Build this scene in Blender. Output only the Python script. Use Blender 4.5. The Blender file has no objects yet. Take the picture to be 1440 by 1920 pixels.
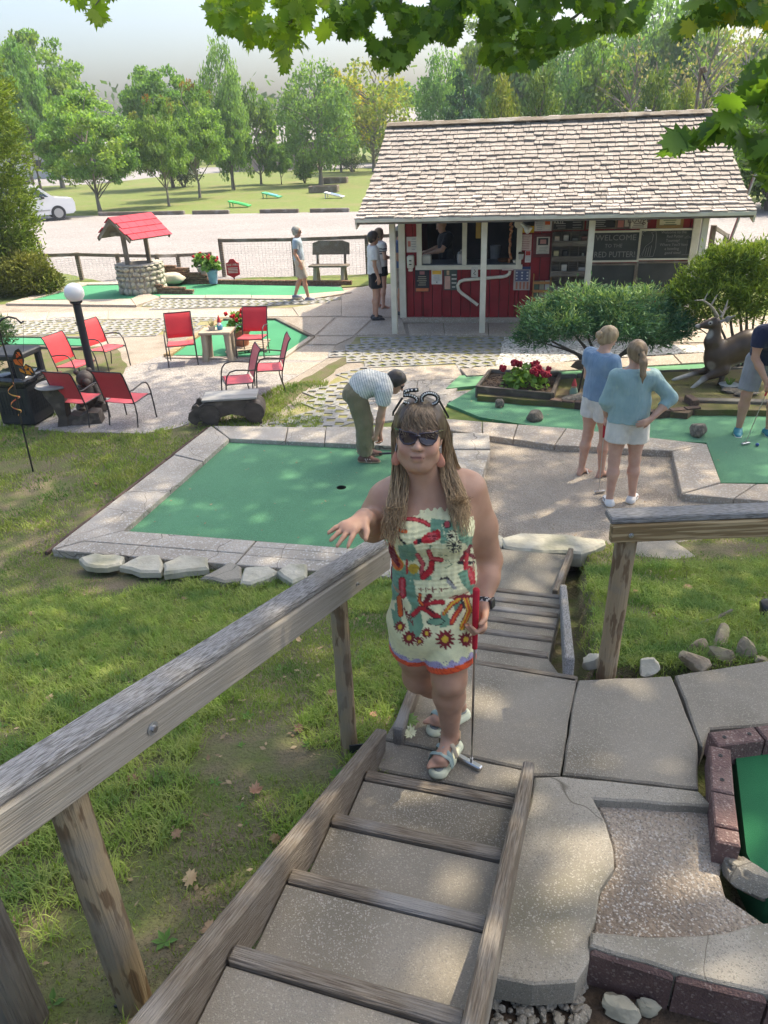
import bpy, math, random
import numpy as np
from mathutils import Vector, Matrix, Euler
random.seed(7)
RNG = np.random.default_rng(7)
R = math.radians
SC = bpy.context.scene
COL = SC.collection
# ------------------------------------------------------------------ camera
CAMZ, FPX, PITCH, ROLL = 3.5, 1390.0, 0.4727, R(2.3)
_r = Vector((1, 0, 0)); _u = Vector((0, math.sin(PITCH), math.cos(PITCH)))
CF = Vector((0, math.cos(PITCH), -math.sin(PITCH)))
CR = _r * math.cos(ROLL) - _u * math.sin(ROLL)
CU = _r * math.sin(ROLL) + _u * math.cos(ROLL)
CC = Vector((0, 0, CAMZ))
cam = bpy.data.cameras.new('camera'); camo = bpy.data.objects.new('camera', cam); COL.objects.link(camo)
camo.matrix_world = Matrix(((CR.x, CU.x, -CF.x, CC.x), (CR.y, CU.y, -CF.y, CC.y), (CR.z, CU.z, -CF.z, CC.z), (0, 0, 0, 1)))
cam.sensor_fit = 'HORIZONTAL'; cam.sensor_width = 36; cam.lens = FPX / 1440 * 36
cam.clip_start = 0.05; cam.clip_end = 3000
SC.camera = camo
SC.render.resolution_x = 768; SC.render.resolution_y = 1024
# ------------------------------------------------------------------ sky, sun, exposure
SUNV = Vector((0.56, 0.35, 1.0)).normalized()
W = bpy.data.worlds.new('World'); SC.world = W; W.use_nodes = True
nt = W.node_tree; nt.nodes.clear()
sky = nt.nodes.new('ShaderNodeTexSky'); sky.sky_type = 'NISHITA'; sky.sun_disc = False
sky.sun_elevation = math.asin(SUNV.z); sky.sun_rotation = math.atan2(SUNV.x, SUNV.y)
sky.air_density = 1.0; sky.dust_density = 6.0; sky.ozone_density = 6.5
bg = nt.nodes.new('ShaderNodeBackground'); bg.inputs['Strength'].default_value = 0.15
wo = nt.nodes.new('ShaderNodeOutputWorld')
nt.links.new(sky.outputs[0], bg.inputs[0]); nt.links.new(bg.outputs[0], wo.inputs[0])
sun = bpy.data.lights.new('sun', 'SUN'); suno = bpy.data.objects.new('sun', sun); COL.objects.link(suno)
sun.energy = 2.4; sun.angle = R(0.53); sun.color = (1.0, 0.93, 0.82)
suno.rotation_euler = SUNV.to_track_quat('Z', 'Y').to_euler(); suno.location = (20, 12, 40)
SC.view_settings.view_transform = 'Standard'; SC.view_settings.look = 'None'
SC.view_settings.exposure = 1.5; SC.view_settings.gamma = 1.0; SC.view_settings.use_curve_mapping = False
SC.view_settings.use_white_balance = True; SC.view_settings.white_balance_temperature = 7500; SC.view_settings.white_balance_tint = 8
# ------------------------------------------------------------------ picture rays to places in the scene
def ray(x, y):
 return (CR * ((x - 720) / FPX) - CU * ((y - 960) / FPX) + CF)
def P(x, y, z=0.0):
 d = ray(x, y); t = (z - CAMZ) / d.z
 return CC + d * t
def Q(x, y, Y):
 d = ray(x, y); return CC + d * (Y / d.y)
_hl = [(-6, 2.9), (0, 1.62), (1.25, 1.2), (2.55, 0.92), (4.4, 0.34), (5.3, 0.05), (5.9, 0.0), (400, 0.0)]
_hr = [(-6, 2.4), (0.6, 1.25), (1.3, 1.0), (3.0, 0.97), (4.6, 0.38), (5.5, 0.08), (6.1, 0.0), (400, 0.0)]
def lerp_tab(tab, v):
 for (a, b), (c, d) in zip(tab, tab[1:]):
  if v <= c:
   t = max(0, (v - a) / (c - a)); return b + (d - b) * t
 return tab[-1][1]
def stair_mid(Y):
 return -0.45 + 0.36 * Y if Y < 3 else 0.63 + 0.27 * (Y - 3)
def gz(X, Y):
 if Y > 6.1: return 0.0
 t = min(1, max(0, (X - stair_mid(Y) + 0.35) / 0.7))
 return lerp_tab(_hl, Y) * (1 - t) + lerp_tab(_hr, Y) * t
def G(x, y, dz=0.0):
 d = ray(x, y); z = 0.0
 for _ in range(40):
  p = CC + d * ((z + dz - CAMZ) / d.z)
  z = z * 0.5 + 0.5 * gz(p.x, p.y)
 return p
# ------------------------------------------------------------------ noise
def _hash(ix, iy, iz, s):
 h = (ix * 374761393 + iy * 668265263 + iz * 2147483647 + s * 974711) & 0xffffffff
 h = ((h ^ (h >> 13)) * 1274126177) & 0xffffffff
 return ((h ^ (h >> 16)) & 0xffff) / 65535.0
def vnoise(p, s=0):
 p = np.asarray(p, dtype=np.float64); i = np.floor(p).astype(np.int64); f = p - i; f = f * f * (3 - 2 * f)
 out = 0
 for dx in (0, 1):
  for dy in (0, 1):
   for dz in (0, 1):
    w = (f[..., 0] if dx else 1 - f[..., 0]) * (f[..., 1] if dy else 1 - f[..., 1]) * (f[..., 2] if dz else 1 - f[..., 2])
    out = out + w * _hash(i[..., 0] + dx, i[..., 1] + dy, i[..., 2] + dz, s)
 return out
def fbm(p, s=0, o=3):
 a, t, v = 1.0, 0.0, 0.0
 p = np.asarray(p, dtype=np.float64)
 for k in range(o):
  v = v + a * vnoise(p * 2 ** k, s + k); t += a; a *= 0.5
 return v / t
# ------------------------------------------------------------------ mesh building
XF = {}
def wmat(o):
 return XF.get(o.name, Matrix.Identity(4)) if o is not None else Matrix.Identity(4)
class MB:
 def __init__(s): s.v = []; s.f = []; s.g = []
 def add(s, vs, fs, gs=None):
  assert max(max(f) for f in fs) < len(vs)
  n = len(s.v); s.v += [tuple(v) for v in vs]; s.f += [tuple(i + n for i in f) for f in fs]
  s.g += [tuple(g) for g in (gs if gs is not None else vs)]
  return s
 def box(s, c, size, bev=0.0, rot=None, grain=None):
  h = [x / 2 for x in size]; c = Vector(c); b = min(bev, min(h) * 0.45)
  vs = []; idx = {}
  if b <= 0:
   for sx in (-1, 1):
    for sy in (-1, 1):
     for sz in (-1, 1): idx[(sx, sy, sz)] = len(vs); vs.append(Vector((sx * h[0], sy * h[1], sz * h[2])))
   F = lambda *k: [idx[q] for q in k]
   fs = [F((-1,-1,-1),(-1,-1,1),(-1,1,1),(-1,1,-1)), F((1,-1,-1),(1,1,-1),(1,1,1),(1,-1,1)), F((-1,-1,-1),(1,-1,-1),(1,-1,1),(-1,-1,1)),
     F((-1,1,-1),(-1,1,1),(1,1,1),(1,1,-1)), F((-1,-1,-1),(-1,1,-1),(1,1,-1),(1,-1,-1)), F((-1,-1,1),(1,-1,1),(1,1,1),(-1,1,1))]
  else:
   for sx in (-1, 1):
    for sy in (-1, 1):
     for sz in (-1, 1):
      sg = (sx, sy, sz)
      for a in range(3):
       idx[(sg, a)] = len(vs)
       vs.append(Vector([sg[k] * (h[k] if k == a else h[k] - b) for k in range(3)]))
   fs = []
   def sgn(a, va, b_, vb, c_, vc):
    t = [0, 0, 0]; t[a] = va; t[b_] = vb; t[c_] = vc; return tuple(t)
   for a in range(3):
    p, q = (a + 1) % 3, (a + 2) % 3
    for va in (-1, 1):
     k = [idx[(sgn(a, va, p, i, q, j), a)] for i, j in ((-1, -1), (1, -1), (1, 1), (-1, 1))]
     fs.append(k if va > 0 else k[::-1])
    for vp in (-1, 1):
     for vq in (-1, 1):
      A, B = sgn(a, -1, p, vp, q, vq), sgn(a, 1, p, vp, q, vq)
      k = [idx[(A, p)], idx[(B, p)], idx[(B, q)], idx[(A, q)]]
      fs.append(k if vp * vq < 0 else k[::-1])
   for sx in (-1, 1):
    for sy in (-1, 1):
     for sz in (-1, 1):
      k = [idx[((sx, sy, sz), a)] for a in range(3)]
      fs.append(k if sx * sy * sz > 0 else k[::-1])
  o = random.random() * 20
  gs = None
  if grain is not None:
   q = [grain, (grain + 1) % 3, (grain + 2) % 3]; gs = [(v[q[0]] + o, v[q[1]] + o * 0.7, v[q[2]] + o * 0.3) for v in vs]
  if rot is not None: vs = [rot @ v for v in vs]
  vs = [v + c for v in vs]
  return s.add(vs, fs, gs)
 def beam(s, p0, p1, w, h, bev=0.004, up=(0, 0, 1)):
  p0, p1 = Vector(p0), Vector(p1); x = (p1 - p0); L = x.length; x.normalize()
  y = Vector(up).cross(x); y.normalize(); z = x.cross(y)
  m = Matrix((x, y, z)).transposed()
  return s.box((p0 + p1) / 2, (L, w, h), bev, m, 0)
 def tube(s, pts, rad, n=8, cap=True, sq=None, closed=False):
  pts = [Vector(p) for p in pts]; m = len(pts)
  rads = rad if isinstance(rad, (list, tuple)) else [rad] * m
  t0 = (pts[1] - pts[0]).normalized(); a = t0.orthogonal().normalized()
  vs, gs = [], []; L = 0; o = random.random() * 20
  for i, p in enumerate(pts):
   if closed: t = pts[(i + 1) % m] - pts[i - 1]
   else: t = (pts[min(i + 1, m - 1)] - pts[max(i - 1, 0)])
   if t.length < 1e-9: t = Vector((0, 0, 1))
   t.normalize(); a = (a - t * a.dot(t)); a.normalize(); b = t.cross(a)
   if i: L += (p - pts[i - 1]).length
   for k in range(n):
    an = 2 * math.pi * k / n
    vs.append(p + (a * math.cos(an) + b * math.sin(an) * (sq or 1)) * rads[i]); gs.append((L + o, math.cos(an) * rads[i] + o * .7, math.sin(an) * rads[i] + o * .3))
  fs = []
  for i in range(m if closed else m - 1):
   j = (i + 1) % m
   for k in range(n): fs.append((i * n + k, i * n + (k + 1) % n, j * n + (k + 1) % n, j * n + k))
  if cap and not closed: fs.append(tuple(range(n))[::-1]); fs.append(tuple((m - 1) * n + k for k in range(n)))
  return s.add(vs, fs, gs)
 def lathe(s, prof, c=(0, 0, 0), n=24, cap=True):
  c = Vector(c); vs = []; fs = []; m = len(prof)
  for r, z in prof:
   for k in range(n):
    an = 2 * math.pi * k / n; vs.append(c + Vector((r * math.cos(an), r * math.sin(an), z)))
  for i in range(m - 1):
   for k in range(n): fs.append((i * n + k, i * n + (k + 1) % n, (i + 1) * n + (k + 1) % n, (i + 1) * n + k))
  if cap: fs.append(tuple(range(n))[::-1]); fs.append(tuple((m - 1) * n + k for k in range(n)))
  return s.add(vs, fs)
 def sphere(s, c, r, n=16, m=10, sc=(1, 1, 1)):
  c = Vector(c); vs = [c + Vector((0, 0, -r * sc[2]))]; fs = []
  for i in range(1, m):
   ph = math.pi * i / m - math.pi / 2
   for k in range(n):
    an = 2 * math.pi * k / n; vs.append(c + Vector((r * sc[0] * math.cos(ph) * math.cos(an), r * sc[1] * math.cos(ph) * math.sin(an), r * sc[2] * math.sin(ph))))
  vs.append(c + Vector((0, 0, r * sc[2]))); t = len(vs) - 1
  for k in range(n):
   fs.append((0, 1 + (k + 1) % n, 1 + k)); fs.append((t, t - n + k, t - n + (k + 1) % n))
  for i in range(m - 2):
   for k in range(n): fs.append((1 + i * n + k, 1 + i * n + (k + 1) % n, 1 + (i + 1) * n + (k + 1) % n, 1 + (i + 1) * n + k))
  return s.add(vs, fs)
 def prism(s, poly, z0, z1, bev=0.0):
  pl = [Vector((p[0], p[1])) for p in poly]; dz = [0.0] * len(poly)
  ar = sum(pl[i].x * pl[(i + 1) % len(pl)].y - pl[(i + 1) % len(pl)].x * pl[i].y for i in range(len(pl)))
  if ar < 0: pl.reverse(); dz.reverse()
  n = len(pl); vs = [(p.x, p.y, z0 + d) for p, d in zip(pl, dz)]
  if bev > 0:
   ins = []
   for i in range(n):
    a, b, c = pl[i - 1], pl[i], pl[(i + 1) % n]
    e1 = (b - a); e2 = (c - b)
    if e1.length < 1e-9 or e2.length < 1e-9: ins.append(b); continue
    e1.normalize(); e2.normalize(); n1 = Vector((-e1.y, e1.x)); n2 = Vector((-e2.y, e2.x)); nn = n1 + n2
    if nn.length < 1e-6: ins.append(b + n1 * bev); continue
    nn.normalize(); ins.append(b + nn * bev / max(0.4, nn.dot(n1)))
   vs += [(p.x, p.y, z1 - bev + d) for p, d in zip(pl, dz)] + [(p.x, p.y, z1 + d) for p, d in zip(ins, dz)]; L = 3
  else:
   vs += [(p.x, p.y, z1 + d) for p, d in zip(pl, dz)]; L = 2
  fs = [tuple(range(n))[::-1], tuple((L - 1) * n + i for i in range(n))]
  for l in range(L - 1):
   for i in range(n): j = (i + 1) % n; fs.append((l * n + i, l * n + j, (l + 1) * n + j, (l + 1) * n + i))
  return s.add(vs, fs)
 def plate(s, poly3, th):
  p = [Vector(q) for q in poly3]; nrm = Vector((0, 0, 0))
  for i in range(len(p)): nrm += p[i].cross(p[(i + 1) % len(p)])
  nrm.normalize(); n = len(p); vs = [q - nrm * th / 2 for q in p] + [q + nrm * th / 2 for q in p]
  fs = [tuple(range(n))[::-1], tuple(range(n, 2 * n))] + [(i, (i + 1) % n, n + (i + 1) % n, n + i) for i in range(n)]
  return s.add(vs, fs)
 def rock(s, c, size, seed=0, n=14, m=9, rough=0.35, flat=0.0, rot=0):
  t = MB().sphere((0, 0, 0), 1, n, m); V = np.array(t.v)
  rg_ = random.Random(seed); nz = fbm(V * 1.3 + seed * 7.3, seed, 3)
  V = V * (1 + rough * (nz[:, None] - 0.5) * 2)
  V = np.sign(V) * np.abs(V) ** 0.85; V = V * (1 - .16 * (np.floor(fbm(V * 2.3 + seed, seed + 3, 2) * 5) / 5 - .4))[:, None]
  for _ in range(9): pn = Vector((rg_.gauss(0, 1), rg_.gauss(0, 1), rg_.gauss(0, 1))).normalized(); pn = np.array(pn); V = V - np.outer(np.maximum(0, V @ pn - rg_.uniform(.58, .85)), pn)
  if flat: V[:, 2] = np.clip(V[:, 2], -1, 1 - flat)
  V = V * np.array(size) / 2; cr, sr = math.cos(rot), math.sin(rot)
  V = np.stack([V[:, 0] * cr - V[:, 1] * sr, V[:, 0] * sr + V[:, 1] * cr, V[:, 2]], 1) + np.array(c)
  return s.add([tuple(v) for v in V], t.f)
 def xform(s, m):
  s.v = [tuple(m @ Vector(v)) for v in s.v]; return s
 def build(s, name, mat, parent=None, smooth=None, local=False):
  me = bpy.data.meshes.new(name)
  vs = s.v
  if parent is not None and not local:
   inv = wmat(parent).inverted(); vs = [tuple(inv @ Vector(v)) for v in vs]
  me.from_pydata(vs, [], s.f)
  at = me.attributes.new('gc', 'FLOAT_VECTOR', 'POINT')
  at.data.foreach_set('vector', np.array(s.g, dtype=np.float32).ravel())
  if smooth is not None:
   me.shade_smooth()
   if smooth < 180: me.set_sharp_from_angle(angle=R(smooth))
  return link(name, me, mat, parent)
def link(name, me, mat, parent=None):
 if mat is not None: me.materials.append(mat)
 o = bpy.data.objects.new(name, me); COL.objects.link(o)
 if parent is not None: o.parent = parent; XF[o.name] = wmat(parent)
 return o
def big_mesh(name, V, F, mat, parent=None, smooth=False, col=None, gc=None):
 me = bpy.data.meshes.new(name); V = np.asarray(V, dtype=np.float32); F = np.asarray(F, dtype=np.int32); k = F.shape[1]
 if parent is not None:
  inv = np.array(wmat(parent).inverted(), dtype=np.float32); V = V @ inv[:3, :3].T + inv[:3, 3]
 me.vertices.add(len(V)); me.vertices.foreach_set('co', V.ravel())
 me.loops.add(F.size); me.loops.foreach_set('vertex_index', F.ravel())
 me.polygons.add(len(F)); me.polygons.foreach_set('loop_start', np.arange(0, F.size, k, dtype=np.int32)); me.polygons.foreach_set('loop_total', np.full(len(F), k, dtype=np.int32))
 if smooth: me.polygons.foreach_set('use_smooth', np.ones(len(F), dtype=bool))
 me.update(calc_edges=True)
 at = me.attributes.new('gc', 'FLOAT_VECTOR', 'POINT'); at.data.foreach_set('vector', np.asarray(V if gc is None else gc, dtype=np.float32).ravel())
 if col is not None:
  c = np.ones((len(V), 4), dtype=np.float32); c[:, :3] = col
  at = me.attributes.new('Col', 'FLOAT_COLOR', 'POINT'); at.data.foreach_set('color', c.ravel())
 return link(name, me, mat, parent)
def thing(name, label, cat, loc=(0, 0, 0), rz=0.0, group=None):
 o = bpy.data.objects.new(name, None); COL.objects.link(o); o.empty_display_size = 0.1
 o.location = loc; o.rotation_euler = (0, 0, rz); XF[o.name] = Matrix.Translation(Vector(loc)) @ Matrix.Rotation(rz, 4, 'Z')
 return tag(o, label, cat, group)
def tag(o, label, cat=None, group=None, kind=None):
 o['label'] = label
 if cat: o['category'] = cat
 if group: o['group'] = group
 if kind: o['kind'] = kind
 return o
def struct(o): o['kind'] = 'structure'; return o
def stuff(o, label=None):
 o['kind'] = 'stuff'
 if label: o['label'] = label
 return o
def copy_tree(o, parent=None):
 c = o.copy(); COL.objects.link(c); c.parent = parent
 for ch in list(o.children): copy_tree(ch, c)
 return c
def rough_poly(poly, step=0.15, amp=0.02, seed=0):
 out = []; rg = random.Random(seed); n = len(poly)
 for i in range(n):
  a, b = Vector(poly[i][:2]), Vector(poly[(i + 1) % n][:2]); L = (b - a).length; k = max(1, int(L / step))
  t = (b - a) / max(L, 1e-6); nn = Vector((-t.y, t.x))
  for j in range(k):
   q = a + (b - a) * (j / k) + (nn * rg.uniform(-amp, amp) if j else Vector((0, 0))); out.append((q.x, q.y))
 return out
def inpoly(x, y, poly):
 c = False; n = len(poly)
 for i in range(n):
  x1, y1 = poly[i][0], poly[i][1]; x2, y2 = poly[i - 1][0], poly[i - 1][1]
  if (y1 > y) != (y2 > y) and x < (x2 - x1) * (y - y1) / (y2 - y1) + x1: c = not c
 return c
# ------------------------------------------------------------------ materials
def hexc(r, g, b):
 f = lambda c: (c / 255) / 12.92 if c / 255 <= 0.04045 else ((c / 255 + 0.055) / 1.055) ** 2.4
 return (f(r), f(g), f(b))
def c4(c): return (c[0], c[1], c[2], 1)
def mat(name, base, c2=None, vs=4.0, stretch=(1, 1, 1), rough=0.75, bump=0.0, bs=30.0, spec=0.3, metal=0.0, c3=None, c3s=0.7, c3t=(0.5, 0.7),
  speck=None, rnd=0.0, trans=0.0, col=False, detail=5.0, bstretch=None, sheen=0.0, sss=0.0, vt=(0.35, 0.65), hue=0.0, alpha=None, crack=None):
 m = bpy.data.materials.new(name); m.use_nodes = True; t = m.node_tree; N = t.nodes; N.clear(); K = t.links.new
 out = N.new('ShaderNodeOutputMaterial'); bs_ = N.new('ShaderNodeBsdfPrincipled'); K(bs_.outputs[0], out.inputs[0])
 bs_.inputs['Roughness'].default_value = rough; bs_.inputs['Metallic'].default_value = metal
 bs_.inputs['Specular IOR Level'].default_value = spec
 if sheen: bs_.inputs['Sheen Weight'].default_value = sheen
 if sss: bs_.inputs['Subsurface Weight'].default_value = sss; bs_.inputs['Subsurface Radius'].default_value = (0.02, 0.008, 0.004); bs_.inputs['Subsurface Scale'].default_value = 0.6
 at = N.new('ShaderNodeAttribute'); at.attribute_name = 'gc'
 mp = N.new('ShaderNodeMapping'); mp.inputs['Scale'].default_value = stretch; K(at.outputs['Vector'], mp.inputs[0])
 def mix(fac, a, b, mode='MIX'):
  x = N.new('ShaderNodeMix'); x.data_type = 'RGBA'; x.blend_type = mode
  for sock, val in ((x.inputs[0], fac), (x.inputs[6], a), (x.inputs[7], b)):
   if hasattr(val, 'node'): K(val, sock)
   elif isinstance(val, (int, float)): sock.default_value = val
   else: sock.default_value = c4(val)
  return x.outputs[2]
 def ramp(sock, a, b):
  r = N.new('ShaderNodeMapRange'); K(sock, r.inputs[0]); r.inputs[1].default_value = a; r.inputs[2].default_value = b; return r.outputs[0]
 def noise(sc, vec, det=detail):
  n = N.new('ShaderNodeTexNoise'); n.inputs['Scale'].default_value = sc; n.inputs['Detail'].default_value = det; K(vec, n.inputs['Vector']); return n.outputs[0]
 if col:
  ca = N.new('ShaderNodeAttribute'); ca.attribute_name = 'Col'; c = ca.outputs['Color']
  if c2 is not None: c = mix(ramp(noise(vs, mp.outputs[0]), *vt), c, mix(1.0, c, c2, 'MULTIPLY'))
 else:
  rgb = N.new('ShaderNodeRGB'); rgb.outputs[0].default_value = c4(base); c = rgb.outputs[0]
  if c2 is not None: c = mix(ramp(noise(vs, mp.outputs[0]), *vt), c, c2)
 if c3 is not None: c = mix(ramp(noise(c3s, at.outputs['Vector'], 4), *c3t), c, c3)
 if speck:
  vo = N.new('ShaderNodeTexVoronoi'); vo.inputs['Scale'].default_value = speck[1]; K(at.outputs['Vector'], vo.inputs['Vector'])
  sx = N.new('ShaderNodeSeparateColor'); K(vo.outputs['Color'], sx.inputs[0])
  c = mix(ramp(sx.outputs[0], speck[2], speck[2] + 0.02), c, speck[0])
  if len(speck) > 3: c = mix(ramp(sx.outputs[1], speck[4], speck[4] + 0.02), c, speck[3])
 if crack:
  ns = N.new('ShaderNodeTexNoise'); ns.inputs['Scale'].default_value = 3.0; K(at.outputs['Vector'], ns.inputs['Vector'])
  ad = N.new('ShaderNodeMix'); ad.data_type = 'RGBA'; ad.blend_type = 'ADD'; ad.inputs[0].default_value = 0.35; K(at.outputs['Vector'], ad.inputs[6]); K(ns.outputs['Color'], ad.inputs[7])
  vo = N.new('ShaderNodeTexVoronoi'); vo.feature = 'DISTANCE_TO_EDGE'; vo.inputs['Scale'].default_value = crack[0]; K(ad.outputs[2], vo.inputs['Vector'])
  c = mix(ramp(vo.outputs['Distance'], crack[1], 0.0), c, crack[2])
 if rnd or hue:
  oi = N.new('ShaderNodeObjectInfo'); hs = N.new('ShaderNodeHueSaturation')
  r_ = N.new('ShaderNodeMapRange'); K(oi.outputs['Random'], r_.inputs[0]); r_.inputs[3].default_value = 1 - rnd; r_.inputs[4].default_value = 1 + rnd; K(r_.outputs[0], hs.inputs['Value'])
  if hue:
   mm = N.new('ShaderNodeMath'); mm.operation = 'MULTIPLY'; mm.inputs[1].default_value = 37.7; K(oi.outputs['Random'], mm.inputs[0])
   fr = N.new('ShaderNodeMath'); fr.operation = 'FRACT'; K(mm.outputs[0], fr.inputs[0])
   r2 = N.new('ShaderNodeMapRange'); K(fr.outputs[0], r2.inputs[0]); r2.inputs[3].default_value = 0.5 - hue; r2.inputs[4].default_value = 0.5 + hue; K(r2.outputs[0], hs.inputs['Hue'])
  K(c, hs.inputs['Color']); c = hs.outputs[0]
 K(c, bs_.inputs['Base Color'])
 if bump:
  v = mp.outputs[0]
  if bstretch: m2 = N.new('ShaderNodeMapping'); m2.inputs['Scale'].default_value = bstretch; K(at.outputs['Vector'], m2.inputs[0]); v = m2.outputs[0]
  bp = N.new('ShaderNodeBump'); bp.inputs['Strength'].default_value = bump; bp.inputs['Distance'].default_value = 0.02; K(noise(bs, v, 3), bp.inputs['Height']); K(bp.outputs[0], bs_.inputs['Normal'])
 if trans:
  tr = N.new('ShaderNodeBsdfTranslucent'); mx = N.new('ShaderNodeMixShader'); mx.inputs[0].default_value = trans
  K(mix(1.0, c, (1.5, 1.6, 0.6), 'MULTIPLY'), tr.inputs[0]); K(bs_.outputs[0], mx.inputs[1]); K(tr.outputs[0], mx.inputs[2]); K(mx.outputs[0], out.inputs[0])
 if alpha is not None: bs_.inputs['Alpha'].default_value = alpha
 return m
def glass(name, tint=(1, 1, 1), a=0.25):
 m = bpy.data.materials.new(name); m.use_nodes = True; t = m.node_tree; b = t.nodes['Principled BSDF']
 b.inputs['Base Color'].default_value = c4(tint); b.inputs['Roughness'].default_value = 0.03; b.inputs['Alpha'].default_value = a; b.inputs['Specular IOR Level'].default_value = 0.6
 return m
M = {}
M['soil'] = mat('soil', (0.09, 0.062, 0.04), (0.045, 0.032, 0.022), 14, bump=0.8, bs=60, rough=0.95)
M['ground'] = mat('lawn_ground', (0.105, 0.155, 0.035), (0.15, 0.17, 0.05), 3.0, bump=0.5, bs=90, rough=0.95, c3=(0.17, 0.16, 0.07), c3s=0.35, c3t=(0.5, 0.75))
M['slope'] = mat('slope_ground', (0.10, 0.125, 0.035), (0.14, 0.115, 0.07), 5, bump=0.9, bs=50, rough=0.95, c3=(0.17, 0.135, 0.09), c3s=1.3, c3t=(0.56, 0.66), speck=((0.07, 0.06, 0.03), 260, 0.85))
M['grass'] = mat('grass_blades', (0.20, 0.29, 0.06), (0.30, 0.33, 0.10), 2.2, rough=0.8, trans=0.25, c3=(0.10, 0.19, 0.045), c3s=1.1, c3t=(0.5, 0.62))
M['weed'] = mat('weed_leaf', (0.12, 0.24, 0.04), (0.09, 0.19, 0.05), 8, rough=0.6, trans=0.25)
M['gravel_lot'] = mat('pale_gravel', (0.265, 0.245, 0.235), (0.215, 0.198, 0.19), 0.6, rough=0.95, bump=0.5, bs=25, stretch=(0.35, 1, 1), speck=((0.31, 0.29, 0.278), 22, 0.75, (0.20, 0.185, 0.178), 0.8))
M['gravel'] = mat('gravel', (0.36, 0.305, 0.245), (0.29, 0.24, 0.19), 4, rough=0.95, bump=1.0, bs=60, speck=((0.40, 0.365, 0.32), 170, 0.78, (0.22, 0.185, 0.15), 0.82), c3=(0.21, 0.165, 0.125), c3s=0.9, c3t=(0.55, 0.68))
M['pad'] = mat('pad_gravel', (0.33, 0.305, 0.28), (0.275, 0.25, 0.23), 3, rough=0.95, bump=0.7, bs=70, speck=((0.40, 0.375, 0.35), 60, 0.78, (0.21, 0.19, 0.17), 0.82))
M['pebble'] = mat('white_pebbles', (0.52, 0.51, 0.48), (0.34, 0.33, 0.31), 30, rough=0.9, bump=1.0, bs=50, speck=((0.68, 0.67, 0.64), 32, 0.7, (0.22, 0.21, 0.19), 0.8))
M['conc'] = mat('concrete', (0.40, 0.335, 0.27), (0.335, 0.28, 0.225), 2.2, rough=0.9, bump=0.5, bs=80, c3=(0.28, 0.25, 0.21), c3s=0.8, c3t=(0.5, 0.72), speck=((0.47, 0.42, 0.36), 70, 0.8), rnd=0.07)
M['conc_old'] = mat('old_concrete', (0.42, 0.375, 0.32), (0.34, 0.30, 0.25), 2.6, rough=0.92, bump=0.6, bs=70, c3=(0.24, 0.22, 0.19), c3s=1.2, c3t=(0.52, 0.75), speck=((0.47, 0.44, 0.4), 60, 0.85), rnd=0.06, crack=(1.1, 0.006, (0.12, 0.10, 0.08)))
M['aggr'] = mat('exposed_aggregate', (0.265, 0.235, 0.19), (0.215, 0.19, 0.15), 2.0, rough=0.88, bump=0.35, bs=260, speck=((0.32, 0.29, 0.24), 260, 0.86, (0.22, 0.20, 0.165), 0.87), c3=(0.15, 0.132, 0.10), c3s=2.2, c3t=(0.46, 0.72), rnd=0.08)
M['aggr_pale'] = mat('pale_aggregate', (0.33, 0.298, 0.245), (0.265, 0.236, 0.19), 2.5, rough=0.9, bump=0.4, bs=240, speck=((0.36, 0.335, 0.28), 230, 0.87, (0.22, 0.20, 0.165), 0.87), c3=(0.185, 0.17, 0.125), c3s=2.6, c3t=(0.45, 0.7), crack=(.8, .004, (.12, .105, .08)))
M['turf'] = mat('putting_carpet', (0.055, 0.20, 0.09), (0.042, 0.168, 0.073), 1.2, rough=0.95, bump=0.25, bs=350, sheen=0.2, c3=(0.036, 0.138, 0.068), c3s=0.9, c3t=(0.52, 0.8), speck=((0.07, 0.235, 0.115), 160, 0.7))
M['turf_far'] = mat('faded_carpet', (0.055, 0.26, 0.13), (0.045, 0.22, 0.11), 1.0, rough=0.95, bump=0.2, bs=200, c3=(0.07, 0.28, 0.15), c3s=0.6)
M['turf_pale'] = mat('pale_carpet', (0.16, 0.33, 0.18), (0.12, 0.28, 0.15), 1.5, rough=0.95, c3=(0.08, 0.24, 0.12), c3s=0.9)
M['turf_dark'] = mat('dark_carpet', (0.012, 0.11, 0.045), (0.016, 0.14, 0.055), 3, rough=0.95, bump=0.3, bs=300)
M['wood_grey'] = mat('weathered_wood', (0.22, 0.187, 0.148), (0.115, 0.088, 0.063), 200, stretch=(0.06, 1, 1), rough=0.85, bump=0.6, bs=200, bstretch=(0.05, 1, 1), c3=(0.26, 0.245, 0.225), c3s=2.5, rnd=0.05)
M['wood_rail'] = mat('silvered_rail', (0.34, 0.33, 0.32), (0.15, 0.14, 0.13), 260, stretch=(0.10, 1, 1), rough=0.85, bump=0.7, bs=240, bstretch=(0.08, 1, 1), c3=(0.26, 0.235, 0.20), c3s=3, vt=(0.42, 0.62))
M['wood_side'] = mat('rail_side_wood', (0.30, 0.275, 0.235), (0.25, 0.222, 0.182), 150, stretch=(0.03, 1, 1), rough=0.85, bump=0.3, bs=180, bstretch=(0.04, 1, 1), c3=(0.13, 0.11, 0.085), c3s=9, c3t=(0.70, 0.76))
M['wood_post'] = mat('round_post_wood', (0.31, 0.235, 0.145), (0.16, 0.105, 0.06), 26, stretch=(0.22, 1, 1), rough=0.85, bump=0.5, bs=90, bstretch=(0.06, 1, 1), c3=(0.25, 0.21, 0.155), c3s=6, vt=(0.50, 0.54), detail=3)
M['wood_new'] = mat('yellow_pine', (0.36, 0.27, 0.15), (0.20, 0.135, 0.065), 55, stretch=(0.05, 1, 1), rough=0.8, bump=0.3, bs=80, bstretch=(0.05, 1, 1), vt=(0.47, 0.53), detail=2)
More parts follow.
